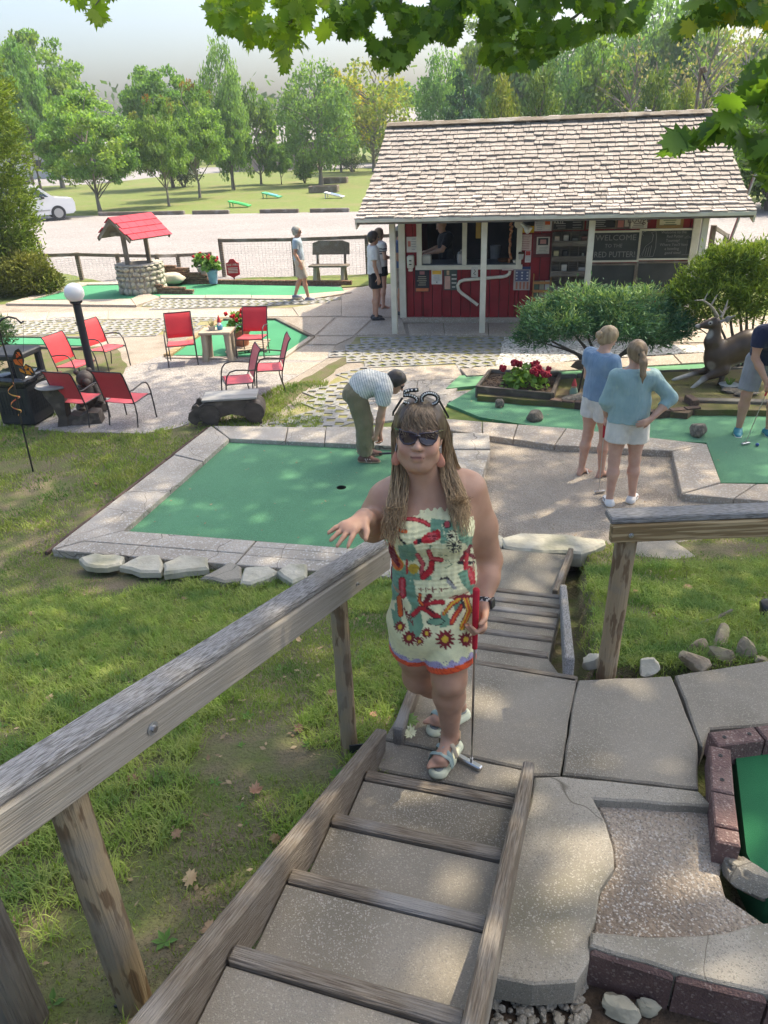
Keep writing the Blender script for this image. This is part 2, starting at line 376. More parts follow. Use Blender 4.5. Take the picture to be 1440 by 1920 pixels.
M['wood_old'] = mat('old_post_wood', (0.175, 0.155, 0.13), (0.10, 0.085, 0.068), 80, stretch=(0.05, 1, 1), rough=0.9, bump=0.8, bs=90, bstretch=(0.05, 1, 1), c3=(0.22, 0.205, 0.17), c3s=2)
M['stone'] = mat('pale_limestone', (0.46, 0.43, 0.35), (0.36, 0.335, 0.265), 5, rough=0.9, bump=0.8, bs=14, c3=(0.27, 0.26, 0.18), c3s=2.2, c3t=(0.55, 0.72), rnd=0.08)
M['stone_br'] = mat('brown_rock', (0.36, 0.29, 0.205), (0.25, 0.19, 0.13), 9, rough=0.9, bump=0.9, bs=20, c3=(0.30, 0.28, 0.13), c3s=5, c3t=(0.52, 0.7), rnd=0.12)
M['boulder'] = mat('grey_boulder', (0.19, 0.165, 0.135), (0.10, 0.088, 0.072), 40, rough=0.9, bump=0.8, bs=45, c3=(0.26, 0.22, 0.17), c3s=14, rnd=0.1)
M['block'] = mat('maroon_block', (0.165, 0.10, 0.088), (0.125, 0.078, 0.07), 10, rough=0.9, bump=0.5, bs=120, c3=(0.20, 0.135, 0.115), c3s=6, speck=((0.26, 0.19, 0.165), 130, 0.9), rnd=0.12)
M['brick'] = mat('brick', (0.21, 0.115, 0.075), (0.15, 0.085, 0.055), 18, rough=0.9, bump=0.6, bs=60, rnd=0.22, c3=(0.26, 0.17, 0.12), c3s=8)
M['brick_dk'] = mat('dark_brick', (0.13, 0.085, 0.065), (0.085, 0.06, 0.048), 14, rough=0.9, bump=0.6, bs=50, rnd=0.2)
M['mortar'] = mat('mortar', (0.36, 0.33, 0.29), (0.28, 0.25, 0.22), 20, rough=0.95)
M['asphalt'] = mat('road_asphalt', (0.25, 0.24, 0.24), (0.21, 0.20, 0.20), 0.5, rough=0.95)
M['black'] = mat('black_metal', (0.018, 0.018, 0.02), rough=0.4, spec=0.5)
M['bluk'] = mat('black_plastic', (0.03, 0.032, 0.036), (0.022, 0.024, 0.028), 6, rough=0.5, spec=0.4, bump=0.1, bs=200)
M['white'] = mat('cream_paint', (0.66, 0.63, 0.52), (0.56, 0.53, 0.43), 5, rough=0.6, c3=(0.48, 0.46, 0.37), c3s=3, c3t=(0.6, 0.85))
M['steel'] = mat('steel', (0.5, 0.5, 0.5), rough=0.28, metal=1.0)
M['zinc'] = mat('galvanised', (0.42, 0.43, 0.44), rough=0.45, metal=0.8)
M['red'] = mat('red_paint', (0.27, 0.022, 0.028), (0.22, 0.02, 0.024), 4, rough=0.65, c3=(0.18, 0.018, 0.02), c3s=2.5, rnd=0.08)
M['shingle'] = mat('cedar_shingle', (0.40, 0.36, 0.33), (0.26, 0.225, 0.20), 70, stretch=(1.6, 0.04, 0.3), rough=0.9, bump=0.5, bs=60, bstretch=(3, 0.1, 0.3), rnd=0.2, c3=(0.42, 0.38, 0.35), c3s=3)
M['mulch'] = mat('mulch', (0.06, 0.04, 0.03), (0.10, 0.07, 0.05), 40, rough=0.95, bump=1.0, bs=50)
M['moss'] = mat('mossy_ground', (0.115, 0.12, 0.035), (0.14, 0.12, 0.06), 6, rough=0.95, bump=0.9, bs=60, c3=(0.11, 0.08, 0.055), c3s=1.8, c3t=(0.52, 0.66))
M['cold'] = mat('painted', (0.5, 0.5, 0.5), col=True, rough=0.7)
_pc = {}
def paint(c, rough=0.6, spec=0.35, metal=0.0, rnd=0.0):
 k = (tuple(round(x, 3) for x in c), rough, spec, metal, rnd)
 if k not in _pc: _pc[k] = mat('paint', c, tuple(x * 0.82 for x in c), 7, rough=rough, spec=spec, metal=metal, rnd=rnd)
 return _pc[k]
# ================================================================== THE SETTING
def px(pts, z=0.0): return [P(x, y, z) for x, y in pts]
# the big ground sheet, reaching the horizon, with the slope the steps come down
o = MB().prism([(-900, 6.6), (900, 6.6), (900, 1500), (-900, 1500)], -0.5, -0.02).build('ground', M['ground']); struct(o)
def in_stairs(X, Y):
 m = stair_mid(Y); w = 0.42
 if Y > 5.9 or Y < -1: return 0
 if 2.1 < Y < 3.05 and X > m - 0.3: return 1
 if Y < 2.2 and X > m - 0.3: return 1
 return 1 if abs(X - m) < w else 0
_gx, _gy = np.arange(-7, 7.01, 0.07), np.arange(-3, 6.75, 0.07)
_GX, _GY = np.meshgrid(_gx, _gy)
_nz = fbm(np.stack([_GX * 2.2, _GY * 2.2, 0 * _GX], -1), 3)
_SZ = np.array([[gz(x, y) - (0.0 if not in_stairs(x, y) else 0.30 if y < 2.2 else 0.22) - (0.012 if y > 6.3 else 0) for x in _gx] for y in _gy]) + 0.03 * (_nz - 0.5) * np.where(_GY < 6, 1, 0.6)
def slope_z(X, Y):
 i, j = (X + 7) / 0.07, (Y + 3) / 0.07; a, b = int(min(max(i, 0), len(_gx) - 2)), int(min(max(j, 0), len(_gy) - 2)); u, v = i - a, j - b
 return float((_SZ[b, a] * (1 - u) + _SZ[b, a + 1] * u) * (1 - v) + (_SZ[b + 1, a] * (1 - u) + _SZ[b + 1, a + 1] * u) * v)
_i = np.arange(_SZ.size).reshape(_SZ.shape)
o = struct(big_mesh('slope', np.stack([_GX.ravel(), _GY.ravel(), _SZ.ravel()], 1), np.stack([_i[:-1, :-1].ravel(), _i[:-1, 1:].ravel(), _i[1:, 1:].ravel(), _i[1:, :-1].ravel()], 1), M['slope'], smooth=True))
# parking lot, road, far drive
o = MB().prism(rough_poly(px([(-500, 568), (-400, 440), (60, 405), (180, 404), (700, 396), (1500, 376), (2100, 366), (2600, 400), (2300, 520), (1500, 500), (1290, 535), (660, 545), (350, 545), (200, 530), (60, 545)]), 1.5, 0.06), -0.3, -0.012).build('parking_lot', M['gravel_lot']); struct(o)
o = MB().prism(px([(-900, 372), (0, 352), (180, 345), (300, 331), (420, 323), (700, 314), (1500, 290), (2400, 265), (2400, 258), (1500, 282), (700, 306), (420, 313), (300, 316), (180, 325), (0, 330), (-900, 345)]), -0.3, -0.010).build('road', M['asphalt']); struct(o)
# walk of concrete slabs
walk = struct(MB().prism(rough_poly(px([(-220, 640), (-200, 566), (60, 566), (290, 555), (640, 540), (760, 520), (775, 630), (1060, 628), (1320, 640), (1500, 640), (1500, 700), (1130, 700), (860, 700), (690, 800), (380, 815), (-160, 812)]), 0.5, 0.02), -0.3, -0.004).build('plaza_bed', M['gravel']))
pave = struct(MB().prism(px([(742, 612), (750, 612), (750, 618), (742, 618)]), -0.1, -0.001).build('pavement', M['conc']))
def slabs(quad, nu, nv, z, gap=0.008, th=0.1, m='conc', skew=None, name='slab', par=None, bev=0.006):
 a, b, c, d = [Vector(P(*q, z)) for q in quad]
 def at(u, v): return (a * (1 - u) + b * u) * (1 - v) + (d * (1 - u) + c * u) * v
 us = nu if isinstance(nu, list) else [i / nu for i in range(nu + 1)]
 vs = nv if isinstance(nv, list) else [i / nv for i in range(nv + 1)]
 for i in range(len(us) - 1):
  for j in range(len(vs) - 1):
   q = [at(us[i], vs[j]), at(us[i + 1], vs[j]), at(us[i + 1], vs[j + 1]), at(us[i], vs[j + 1])]
   cen = sum(q, Vector()) / 4
   q = [p + (cen - p).normalized() * gap for p in q]; dz = random.uniform(-0.004, 0.004)
   MB().prism([(p.x, p.y) for p in q], z - th, z + dz, bev).build(name, M[m], par or pave)
# walk running across behind the chairs, and the forecourt of the kiosk
slabs([(-230, 590), (548, 578), (560, 592), (-250, 606)], 7, 1, 0.012)
slabs([(548, 576), (640, 562), (640, 592), (560, 593)], 1, 1, 0.012)
slabs([(640, 545), (742, 525), (752, 594), (640, 593)], 1, 2, 0.012)
slabs([(570, 596), (628, 595), (590, 628), (546, 612)], 1, 1, 0.012)
slabs([(632, 596), (700, 595), (664, 628), (594, 628)], 1, 1, 0.012)
slabs([(704, 596), (754, 596), (762, 626), (668, 628)], 1, 1, 0.012)
slabs([(590, 632), (662, 631), (630, 646), (576, 645)], 1, 1, 0.012)
slabs([(552, 648), (630, 648), (606, 676), (520, 674)], 1, 1, 0.012)
slabs([(516, 679), (602, 679), (560, 702), (468, 700)], 1, 1, 0.012)
slabs([(764, 606), (1018, 604), (1018, 629), (768, 627)], [0, 0.27, 0.6, 1.0], 1, 0.04, th=0.15)
slabs([(742, 525), (766, 520), (768, 604), (752, 594)], 1, 2, 0.012)
slabs([(1018, 604), (1500, 590), (1520, 640), (1040, 644)], 3, 1, 0.012)
# concrete strip beside the pale carpet, in front of the junipers
slabs([(862, 690), (1500, 650), (1520, 668), (874, 704)], [0, 0.2, 0.4, 0.62, 0.8, 1], 1, 0.05, th=0.12)
# worn concrete where the path meets the greens
slabs([(690, 690), (862, 684), (868, 708), (690, 718)], 1, 1, 0.008, m='conc')
slabs([(676, 720), (872, 708), (828, 772), (690, 795)], [0, 0.55, 1], [0, 0.5, 1], 0.012, m='conc_old')
slabs([(835, 735), (905, 728), (905, 748), (838, 752)], 1, 1, 0.012, m='conc_old')
# gravel pad under the chairs
o = MB().prism(rough_poly(px([(72, 806), (140, 812), (270, 814), (330, 803), (390, 782), (440, 765), (498, 738), (560, 704), (620, 668), (585, 646), (480, 664), (300, 668), (236, 690), (214, 722), (130, 742), (70, 770)]), 0.3, 0.03), -0.2, 0.006).build('gravel_pad', M['pad']); struct(o)
# earth patches between walks
o = MB().prism(rough_poly(px([(-120, 645), (60, 641), (120, 652), (215, 648), (240, 690), (214, 720), (120, 735), (-160, 770)]), 0.3, 0.04), -0.2, 0.001).build('earth_patch', M['slope']); struct(o)
o = MB().prism(rough_poly(px([(-150, 790), (60, 800), (270, 816), (395, 790), (380, 806), (92, 1035), (-60, 1045), (-300, 1000)]), 0.3, 0.05), -0.2, 0.0).build('near_lawn', M['slope']); struct(o)
o = MB().prism(rough_poly(px([(-200, 500), (85, 505), (190, 528), (130, 548), (20, 570), (-220, 575)]), 0.5, 0.05), -0.2, -0.003).build('hedge_lawn', M['ground']); struct(o)
o = MB().prism(rough_poly(px([(395, 533), (460, 522), (680, 516), (745, 512), (742, 532), (640, 540), (640, 533)]), 0.4, 0.05), -0.2, 0.02).build('verge', M['ground']); struct(o)
o = MB().prism(rough_poly(px([(470, 770), (520, 738), (640, 672), (668, 668), (560, 740), (500, 790)]), 0.2, 0.04), -0.2, 0.004).build('grass_edge', M['slope']); struct(o)
# turf paving: lattice blocks with grass in the openings
BLK = None
def lattice_block(w, h, n, m, bar):
 b = MB(); cw, ch = w / n, h / m; t = 0.05; k = 1 - bar
 for i in range(n):
  for j in range(m):
   x0, y0 = -w / 2 + i * cw, -h / 2 + j * ch; cx, cy = x0 + cw / 2, y0 + ch / 2
   out = [(x0, y0), (cx, y0), (x0 + cw, y0), (x0 + cw, cy), (x0 + cw, y0 + ch), (cx, y0 + ch), (x0, y0 + ch), (x0, cy)]
   D = [(cx, cy - ch / 2 * k), (cx + cw / 2 * k, cy), (cx, cy + ch / 2 * k), (cx - cw / 2 * k, cy)]
   vs = [(x, y, 0) for x, y in out] + [(x, y, 0) for x, y in D] + [(x, y, -t) for x, y in D]
   fs = [(7, 0, 1, 8, 11), (1, 2, 3, 9, 8), (3, 4, 5, 10, 9), (5, 6, 7, 11, 10)] + [(8 + q, 8 + (q + 1) % 4, 12 + (q + 1) % 4, 12 + q) for q in range(4)]
   b.add(vs, fs)
 e = 0.004
 cs = [(-w / 2, -h / 2), (w / 2, -h / 2), (w / 2, h / 2), (-w / 2, h / 2)]
 for a in range(4):
  p, q = cs[a], cs[(a + 1) % 4]; b.add([(p[0], p[1], 0), (p[0], p[1], -t), (q[0], q[1], -t), (q[0], q[1], 0)], [(0, 1, 2, 3)])
 return b
M['paver'] = mat('turf_paver', (0.30, 0.295, 0.28), (0.24, 0.235, 0.22), 6, rough=0.9, bump=0.4, bs=60, rnd=0.12)
M['paver_grass'] = mat('paver_infill', (0.24, 0.23, 0.085), (0.29, 0.25, 0.15), 8, rough=0.95, bump=0.8, bs=60, c3=(0.10, 0.13, 0.03), c3s=2)
lb = lattice_block(0.6, 0.4, 3, 2, 0.12)
def turf_paving(poly_px, z, ang, name='turf_paving'):
 poly = px(poly_px, z); root = struct(MB().prism(rough_poly(poly, 0.3, 0.03), -0.2, z - 0.014).build(name, M['paver_grass']))
 global BLK
 ca, sa = math.cos(ang), math.sin(ang); xs = [p.x for p in poly]; ys = [p.y for p in poly]
 cx, cy = sum(xs) / len(xs), sum(ys) / len(ys); rad = max(max(xs) - min(xs), max(ys) - min(ys)); n = 0
 for i in range(-int(rad / 0.6) - 2, int(rad / 0.6) + 3):
  for j in range(-int(rad / 0.4) - 2, int(rad / 0.4) + 3):
   u, v = i * 0.606 + (0.3 if j % 2 else 0), j * 0.406
   x, y = cx + u * ca - v * sa, cy + u * sa + v * ca
   if not inpoly(x, y, poly): continue
   if BLK is None: ob = lb.build('paver_block', M['paver'], root, local=True); BLK = ob.data
   else: ob = bpy.data.objects.new('paver_block', BLK); COL.objects.link(ob); ob.parent = root
   ob.location = (x, y, z + random.uniform(-0.006, 0.004)); ob.rotation_euler = (random.uniform(-.01, .01), random.uniform(-.01, .01), ang); n += 1
 return n
n1 = turf_paving([(505, 800), (640, 700), (668, 690), (760, 700), (742, 735), (690, 740), (672, 802)], 0.016, R(38))
n2 = turf_paving([(640, 668), (668, 630), (945, 631), (985, 650), (950, 690), (860, 688), (760, 690), (690, 682)], 0.014, R(3))
n3 = turf_paving([(-190, 604), (400, 592), (395, 612), (310, 626), (-210, 634)], 0.012, R(-2))
n4 = turf_paving([(252, 573), (300, 556), (560, 553), (640, 560), (560, 575), (300, 576)], 0.012, R(-2))
print('paver blocks', n1, n2, n3, n4)
# white pebbles under the juniper
o = MB().prism(rough_poly(px([(930, 690), (945, 634), (1060, 640), (1300, 650), (1420, 640), (1420, 655), (1100, 676), (960, 690)]), 0.2, 0.04), -0.2, 0.02).build('pebble_bed', M['pebble']); struct(o)
# ---- putting greens
def green(name, pts, z, m='turf_far', th=0.1): return struct(MB().prism(px(pts, z), z - th, z).build(name, M[m]))
def kerb(path, w, z, th=0.12, seg=1.2, name='kerb_stone', m='conc', side=1, par=None, bev=0.008):
 pts = [Vector(P(x, y, z)) for x, y in path]
 for a, b in zip(pts, pts[1:]):
  t = (b - a); L = t.length; t.normalize(); nn = Vector((-t.y, t.x, 0)) * w * side; k = max(1, round(L / seg))
  for i in range(k):
   p, q = a + t * (L * i / k + 0.003), a + t * (L * (i + 1) / k - 0.003)
   MB().prism([(p.x, p.y), (q.x, q.y), ((q + nn).x, (q + nn).y), ((p + nn).x, (p + nn).y)], z - th, z + random.uniform(-.004, .004), bev).build(name, M[m], par)
# main green with its cup
z = 0.03
cup = P(640, 914, z); gpoly = [(q.x, q.y) for q in px([(430, 823), (845, 842), (868, 1043), (660, 1031), (480, 1014), (230, 996)], z)]
def sheet_with_hole(name, poly, c, r, z, m):
 n = 24; ring = [(c.x + r * math.cos(2 * math.pi * k / n), c.y + r * math.sin(2 * math.pi * k / n)) for k in range(n)]
 out = rough_poly(poly, 0.25, 0.0); b = MB()
 angs = sorted(range(len(out)), key=lambda i: math.atan2(out[i][1] - c.y, out[i][0] - c.x)); out = [out[i] for i in angs]
 vs = [(x, y, z) for x, y in ring] + [(x, y, z) for x, y in out]; fs = []; no = len(out)
 near = [min(range(n), key=lambda k: abs((math.atan2(ring[k][1] - c.y, ring[k][0] - c.x) - math.atan2(o_[1] - c.y, o_[0] - c.x) + math.pi) % (2 * math.pi) - math.pi)) for o_ in out]
 for i in range(no):
  j = (i + 1) % no; a, bb = near[i], near[j]; f = [n + i, n + j]
  k = bb; f.append(k)
  while k != a: k = (k - 1) % n; f.append(k)
  fs.append(tuple(f))
 b.add(vs, fs); return b.build(name, M[m])
mg = struct(sheet_with_hole('putting_green', gpoly, cup, 0.055, z, 'turf'))
cp = MB().lathe([(0.055, z - 0.001), (0.054, -0.13), (0.001, -0.13)], (cup.x, cup.y, 0), 24, cap=False).build('cup', M['black'], mg)
mk = struct(MB().prism(px([(842, 806), (848, 806), (848, 812), (842, 812)], 0.02), -0.1, 0.02).build('green_border', M['conc_old']))
zb = 0.085
slabs([(400, 798), (540, 800), (535, 827), (430, 822)], 1, 1, zb, m='conc_old', par=mk)
slabs([(540, 800), (700, 800), (700, 835), (535, 827)], [0, 0.45, 1], 1, zb, m='conc_old', par=mk)
slabs([(700, 800), (845, 800), (845, 841), (700, 835)], 1, 1, zb, m='conc_old', par=mk)
slabs([(396, 798), (430, 822), (232, 995), (96, 1030)], 1, [0, 0.3, 0.62, 1], zb, m='conc_old', par=mk)
slabs([(96, 1030), (230, 995), (480, 1014), (440, 1058)], [0, 0.45, 1], 1, zb, m='conc_old', par=mk)
slabs([(440, 1058), (480, 1014), (868, 1044), (866, 1092)], [0, 0.4, 0.75, 1], 1, zb, m='conc_old', par=mk)
slabs([(848, 812), (918, 812), (920, 842), (848, 842)], 1, 1, zb + 0.05, m='conc_old', th=0.2, par=mk)
slabs([(848, 843), (920, 843), (900, 905), (850, 905)], 1, 1, zb + 0.05, m='conc_old', th=0.2, par=mk)
slabs([(850, 906), (900, 906), (905, 1000), (860, 1000)], 1, 1, zb + 0.03, m='conc_old', th=0.2, par=mk)
kerb([(392, 800), (88, 1034)], 0.035, 0.05, seg=1.0, name='edging_board', m='brick_dk', par=mk, side=-1)
# green round the deer bed (right)
g2 = green('deer_green', [(838, 757), (900, 722), (905, 700), (1440, 672), (1500, 668), (1500, 905), (1352, 905), (1325, 830), (1120, 818), (900, 782)], 0.02, 'turf')
green('pale_green', [(836, 728), (862, 704), (1100, 690), (1440, 668), (1500, 668), (1500, 690), (1300, 705), (1080, 718), (905, 722)], 0.026, 'turf_pale')
k2 = struct(MB().prism(px([(842, 800), (848, 800), (848, 806), (842, 806)], 0.02), -0.1, 0.02).build('deer_green_border', M['conc_old']))
zk = 0.09
slabs([(830, 784), (1062, 802), (1040, 834), (842, 806)], [0, 0.33, 0.62, 1], 1, zk, m='conc', par=k2)
slabs([(1062, 802), (1325, 832), (1262, 845), (1040, 834)], [0, 0.45, 1], 1, zk, m='conc', par=k2)
slabs([(1325, 832), (1352, 904), (1278, 925), (1260, 846)], 1, 1, zk, m='conc', par=k2)
slabs([(1352, 905), (1500, 908), (1500, 945), (1278, 926)], [0, 0.45, 1], 1, zk, m='conc', par=k2)
# gravel yard in the middle
o = MB().prism(rough_poly(px([(915, 815), (1040, 834), (1262, 846), (1280, 930), (1520, 950), (1520, 1015), (1135, 1030), (940, 1045), (900, 905)]), 0.2, 0.02), -0.2, 0.012).build('gravel_yard', M['gravel']); struct(o)
# long green with the wishing well
green('well_green', [(52, 562), (165, 532), (300, 531), (640, 538), (648, 549), (560, 556), (300, 556), (245, 560)], 0.016)
kw = struct(MB().prism(px([(742, 606), (748, 606), (748, 610), (742, 610)], 0.01), -0.1, 0.01).build('well_green_border', M['conc']))
slabs([(150, 529), (300, 527), (300, 531), (160, 533)], 2, 1, 0.05, par=kw)
slabs([(10, 568), (150, 528), (166, 532), (52, 562)], 1, 3, 0.05, par=kw)
slabs([(10, 569), (50, 563), (245, 560), (255, 572)], [0, 0.35, 1], 1, 0.05, par=kw)
slabs([(245, 560), (272, 548), (300, 556), (255, 572)], 1, 1, 0.05, par=kw)
slabs([(300, 553), (560, 553), (560, 560), (300, 558)], 3, 1, 0.04, par=kw)
slabs([(560, 552), (648, 545), (660, 548), (570, 562)], 1, 1, 0.03, par=kw)
# kite-shaped green behind the chairs
green('kite_green', [(312, 665), (415, 599), (520, 598), (582, 629), (530, 665), (460, 668)], 0.018)
kk = struct(MB().prism(px([(742, 600), (748, 600), (748, 604), (742, 604)], 0.01), -0.1, 0.01).build('kite_green_border', M['conc']))
kerb([(306, 664), (412, 594)], 0.14, 0.06, name='timber_edging', m='wood_new', par=kk, side=-1, seg=3)
kerb([(412, 596), (522, 595)], 0.09, 0.06, name='timber_edging', m='wood_grey', par=kk, side=-1, seg=3)
kerb([(522, 595), (590, 629)], 0.09, 0.06, name='timber_edging', m='wood_grey', par=kk, side=-1, seg=3)
kerb([(590, 629), (532, 670)], 0.10, 0.05, name='kerb_stone', m='conc', par=kk, side=-1, seg=3)
kerb([(312, 668), (460, 672), (532, 670)], 0.06, 0.03, name='kerb_stone', m='conc', par=kk, side=-1, seg=2)
# short green at the left
green('strip_green', [(-100, 646), (15, 631), (60, 630), (150, 633), (190, 640), (165, 648), (60, 645)], 0.018)
kl = struct(MB().prism(px([(742, 590), (748, 590), (748, 594), (742, 594)], 0.01), -0.1, 0.01).build('strip_green_border', M['conc']))
kerb([(-100, 640), (15, 630), (150, 632)], 0.1, 0.05, name='timber_edging', m='wood_grey', par=kl, seg=3)
kerb([(-100, 652), (60, 647), (165, 650)], 0.08, 0.05, name='timber_edging', m='wood_grey', par=kl, side=-1, seg=3)
# ---- landing slabs and broken concrete beside the steps
ld = struct(MB().prism(px([(1066, 1300), (1070, 1300), (1070, 1310), (1066, 1310)], 0.9), 0.7, 0.9).build('landing', M['aggr']))
def slab_px(pts, z, th=0.12, m='aggr', amp=0.004, name='slab', par=None, dz=None, bev=0.008):
 poly = rough_poly([(p.x, p.y) for p in px(pts, z)], 0.08, amp, len(pts) + int(pts[0][0]))
 return MB().prism(poly, z - th, z, bev).build(name, M[m], par or ld)
slab_px([(770, 1300), (880, 1242), (1082, 1272), (1070, 1330), (1050, 1452), (988, 1452), (985, 1440), (720, 1384)], 1.0)
slab_px([(1085, 1274), (1258, 1266), (1308, 1390), (1310, 1478), (1055, 1450), (1072, 1330)], 1.0)
slab_px([(1266, 1265), (1520, 1225), (1530, 1380), (1440, 1358), (1332, 1366), (1318, 1400), (1312, 1392)], 1.0)
slab_px([(700, 1440), (720, 1387), (986, 1444), (970, 1492)], 0.995)
# pale ramp with broken edge
slab_px([(1003, 1456), (1052, 1454), (1310, 1482), (1338, 1512), (1112, 1497), (1135, 1540), (1150, 1590), (1152, 1625), (1125, 1665), (1118, 1720), (1108, 1745), (1105, 1800), (1080, 1840), (1000, 1845), (922, 1830)], 1.03, m='aggr_pale', amp=0.006)
slab_px([(1112, 1498), (1338, 1512), (1345, 1575), (1360, 1680), (1440, 1735), (1440, 1760), (1110, 1760), (1125, 1665), (1152, 1625), (1150, 1590), (1135, 1540)], 0.985, m='gravel', amp=0.01, name='gravel_pit')
slab_px([(1108, 1746), (1250, 1755), (1360, 1748), (1410, 1732), (1560, 1720), (1560, 1890), (1440, 1862), (1270, 1822), (1106, 1772)], 1.05, m='aggr_pale', amp=0.006, th=0.3)
# soil and rubble below the ramp
o = MB().prism(rough_poly(px([(900, 1830), (1090, 1830), (1110, 1800), (1270, 1850), (1600, 1900), (1600, 2300), (800, 2300)], 0.86), 0.1, 0.01), 0.3, 0.86).build('soil_patch', M['soil']); struct(o)
# ================================================================== STEPS, RAILS, KERBS, ROCKS (foreground)
# upper flight, coming down from the photographer
st = thing('timber_steps', 'near flight of concrete steps edged with weathered timber, below the sloping handrail', 'steps', P(830, 1480, 1.0))
RIS = 0.14
tiepx = [((688, 1441), (968, 1493)), ((632, 1521), (945, 1588)), ((550, 1622), (915, 1712)), ((440, 1765), (875, 1890))]
TL = [P(*a, 1.14 + RIS * i) for i, (a, b) in enumerate(tiepx)]; TR = [P(*b, 1.14 + RIS * i) for i, (a, b) in enumerate(tiepx)]
dL = (TL[3] - TL[0]) / 3; dR = (TR[3] - TR[0]) / 3
TL = [TL[0] + dL * i for i in range(7)]; TR = [TR[0] + dR * i for i in range(7)]
for i in range(6):
 a, b = TL[i], TR[i]; t = (b - a).normalized(); nrm = Vector((t.y, -t.x, 0))
 if nrm.y > 0: nrm = -nrm
 MB().beam(a + nrm * 0.026 + Vector((0, 0, -0.05)), b + nrm * 0.026 + Vector((0, 0, -0.05)), 0.05, 0.1, 0.008).build('tie', M['wood_grey'], st)
 c, d = TL[i + 1], TR[i + 1]; zt = a.z - 0.012 - 0.006 * (i % 2)
 MB().prism([(q.x, q.y) for q in (a + nrm * 0.055, b + nrm * 0.055, d + nrm * 0.03, c + nrm * 0.03)], zt - 0.14, zt, 0.004).build('tread', M['aggr'], st)
def stringer(T, d, off, w, ext0, ext1, h=0.17, lift=0.055):
 t = d.normalized(); n2 = Vector((t.y, -t.x, 0)).normalized() * off
 a = T[0] - d * ext0 + n2 + Vector((0, 0, lift - h / 2)); b = T[0] + d * ext1 + n2 + Vector((0, 0, lift - h / 2))
 MB().beam(a, b, w, h, 0.008).build('stringer', M['wood_grey'], st)
sg = 1 if Vector((dL.y, -dL.x, 0)).x < 0 else -1
stringer(TL, dL, 0.032 * sg, 0.055, 0.75, 6)
stringer(TR, dR, -0.026 * sg, 0.048, 0.55, 6)
# lower flight, down to the gravel yard
s2 = thing('timber_steps', 'far flight of shallow concrete steps with timber nosings descending to the gravel yard', 'steps', P(960, 1150, 0.6))
lowpx = [((900, 1236), (1084, 1266)), ((900, 1203), (1029, 1221)), ((911, 1176), (1037, 1192)), ((917, 1153), (1042, 1169)), ((922, 1134), (1047, 1148)), ((924, 1117), (1052, 1132)), ((926, 1100), (1050, 1114))]
LW = []
for i, (a, b) in enumerate(lowpx):
 zz = 1.0 - 0.13 * i; A, B = P(*a, zz), P(*b, zz); t = (A - B).normalized(); w = 0.62 if i else 0.74
 A = B + t * w; LW.append((A, B))
for i, (A, B) in enumerate(LW):
 t = (B - A).normalized(); nrm = Vector((t.y, -t.x, 0)); nrm = -nrm if nrm.y > 0 else nrm
 MB().beam(A + nrm * 0.028 + Vector((0, 0, -0.05)), B + nrm * 0.028 + Vector((0, 0, -0.05)), 0.055, 0.1, 0.008).build('tie', M['wood_grey'], s2)
 if i:
  C, D = LW[i - 1]; zt = A.z - 0.012
  MB().prism([(q.x, q.y) for q in (A + nrm * 0.05, B + nrm * 0.05, Vector((D.x, D.y, 0)) - (D - B) * 0.02, C)], zt - 0.15, zt, 0.004).build('tread', M['aggr'], s2)
A, B = LW[6]; E, Fp = P(905, 1025, 0.09), P(1066, 1040, 0.09)
MB().prism([(q.x, q.y) for q in (A, B, Fp, E)], -0.1, 0.085, 0.006).build('tread', M['aggr'], s2)
MB().beam(P(1040, 1118, 0.12), P(1070, 1038, 0.12), 0.045, 0.12, 0.006).build('edge_board', M['wood_grey'], s2)
MB().beam(LW[6][1] + Vector((0.035, 0.05, -0.02)), LW[0][1] + Vector((-0.035, -0.02, 0.03)) + (LW[1][1] - LW[0][1]) * 0.12, 0.05, 0.13, 0.008).build('edge_board', M['wood_rail'], s2)
MB().beam(P(746, 1385, 1.03), P(800, 1240, 1.0), 0.05, 0.12, 0.008).build('edge_board', M['wood_grey'], s2)
# sloping handrail on the near left
hr = thing('handrail', 'sloping weathered timber handrail on round posts rising beside the near steps', 'handrail', (-0.45, 1.9, 1.0))
d0 = Vector((0.615, 1.267, -0.293)); b0 = Vector((-0.180, 2.594, 1.80))
def rail_at(s, up=0.0): return b0 + d0 * s + Vector((0, 0, up))
side = Vector((d0.y, -d0.x, 0)).normalized()
MB().beam(rail_at(-2.2, 0.055) + side * 0.03, rail_at(0.26, 0.055) + side * 0.03, 0.038, 0.11, 0.006).build('side_board', M['wood_side'], hr)
MB().beam(rail_at(-2.2, 0.128) - side * 0.008, rail_at(0.26, 0.128) - side * 0.008, 0.09, 0.034, 0.008).build('top_board', M['wood_rail'], hr)
def round_post(base, top, r0, r1, m, par, seed):
 b = MB(); n = 14; pts = [Vector(base).lerp(Vector(top), k / n) for k in range(n + 1)]; rg = random.Random(seed)
 b.tube(pts, [r0 + (r1 - r0) * k / n + rg.uniform(-0.0015, 0.0015) for k in range(n + 1)], 20); return b.build('post', M[m], par, smooth=50)
p2 = rail_at(0.0) - side * .03; round_post((p2.x, p2.y, 0.8), (p2.x, p2.y, 1.90), 0.040, 0.037, 'wood_post', hr, 1)
p1 = rail_at(-1.0) - side * .03; round_post((p1.x + 0.01, p1.y, 1.0), (p1.x, p1.y, 2.20), 0.052, 0.048, 'wood_post', hr, 2)
p0 = P(32, 1900, 1.25); round_post((p0.x, p0.y, 0.9), (p0.x, p0.y, rail_at(-1.3).z), 0.075, 0.07, 'wood_old', hr, 3)
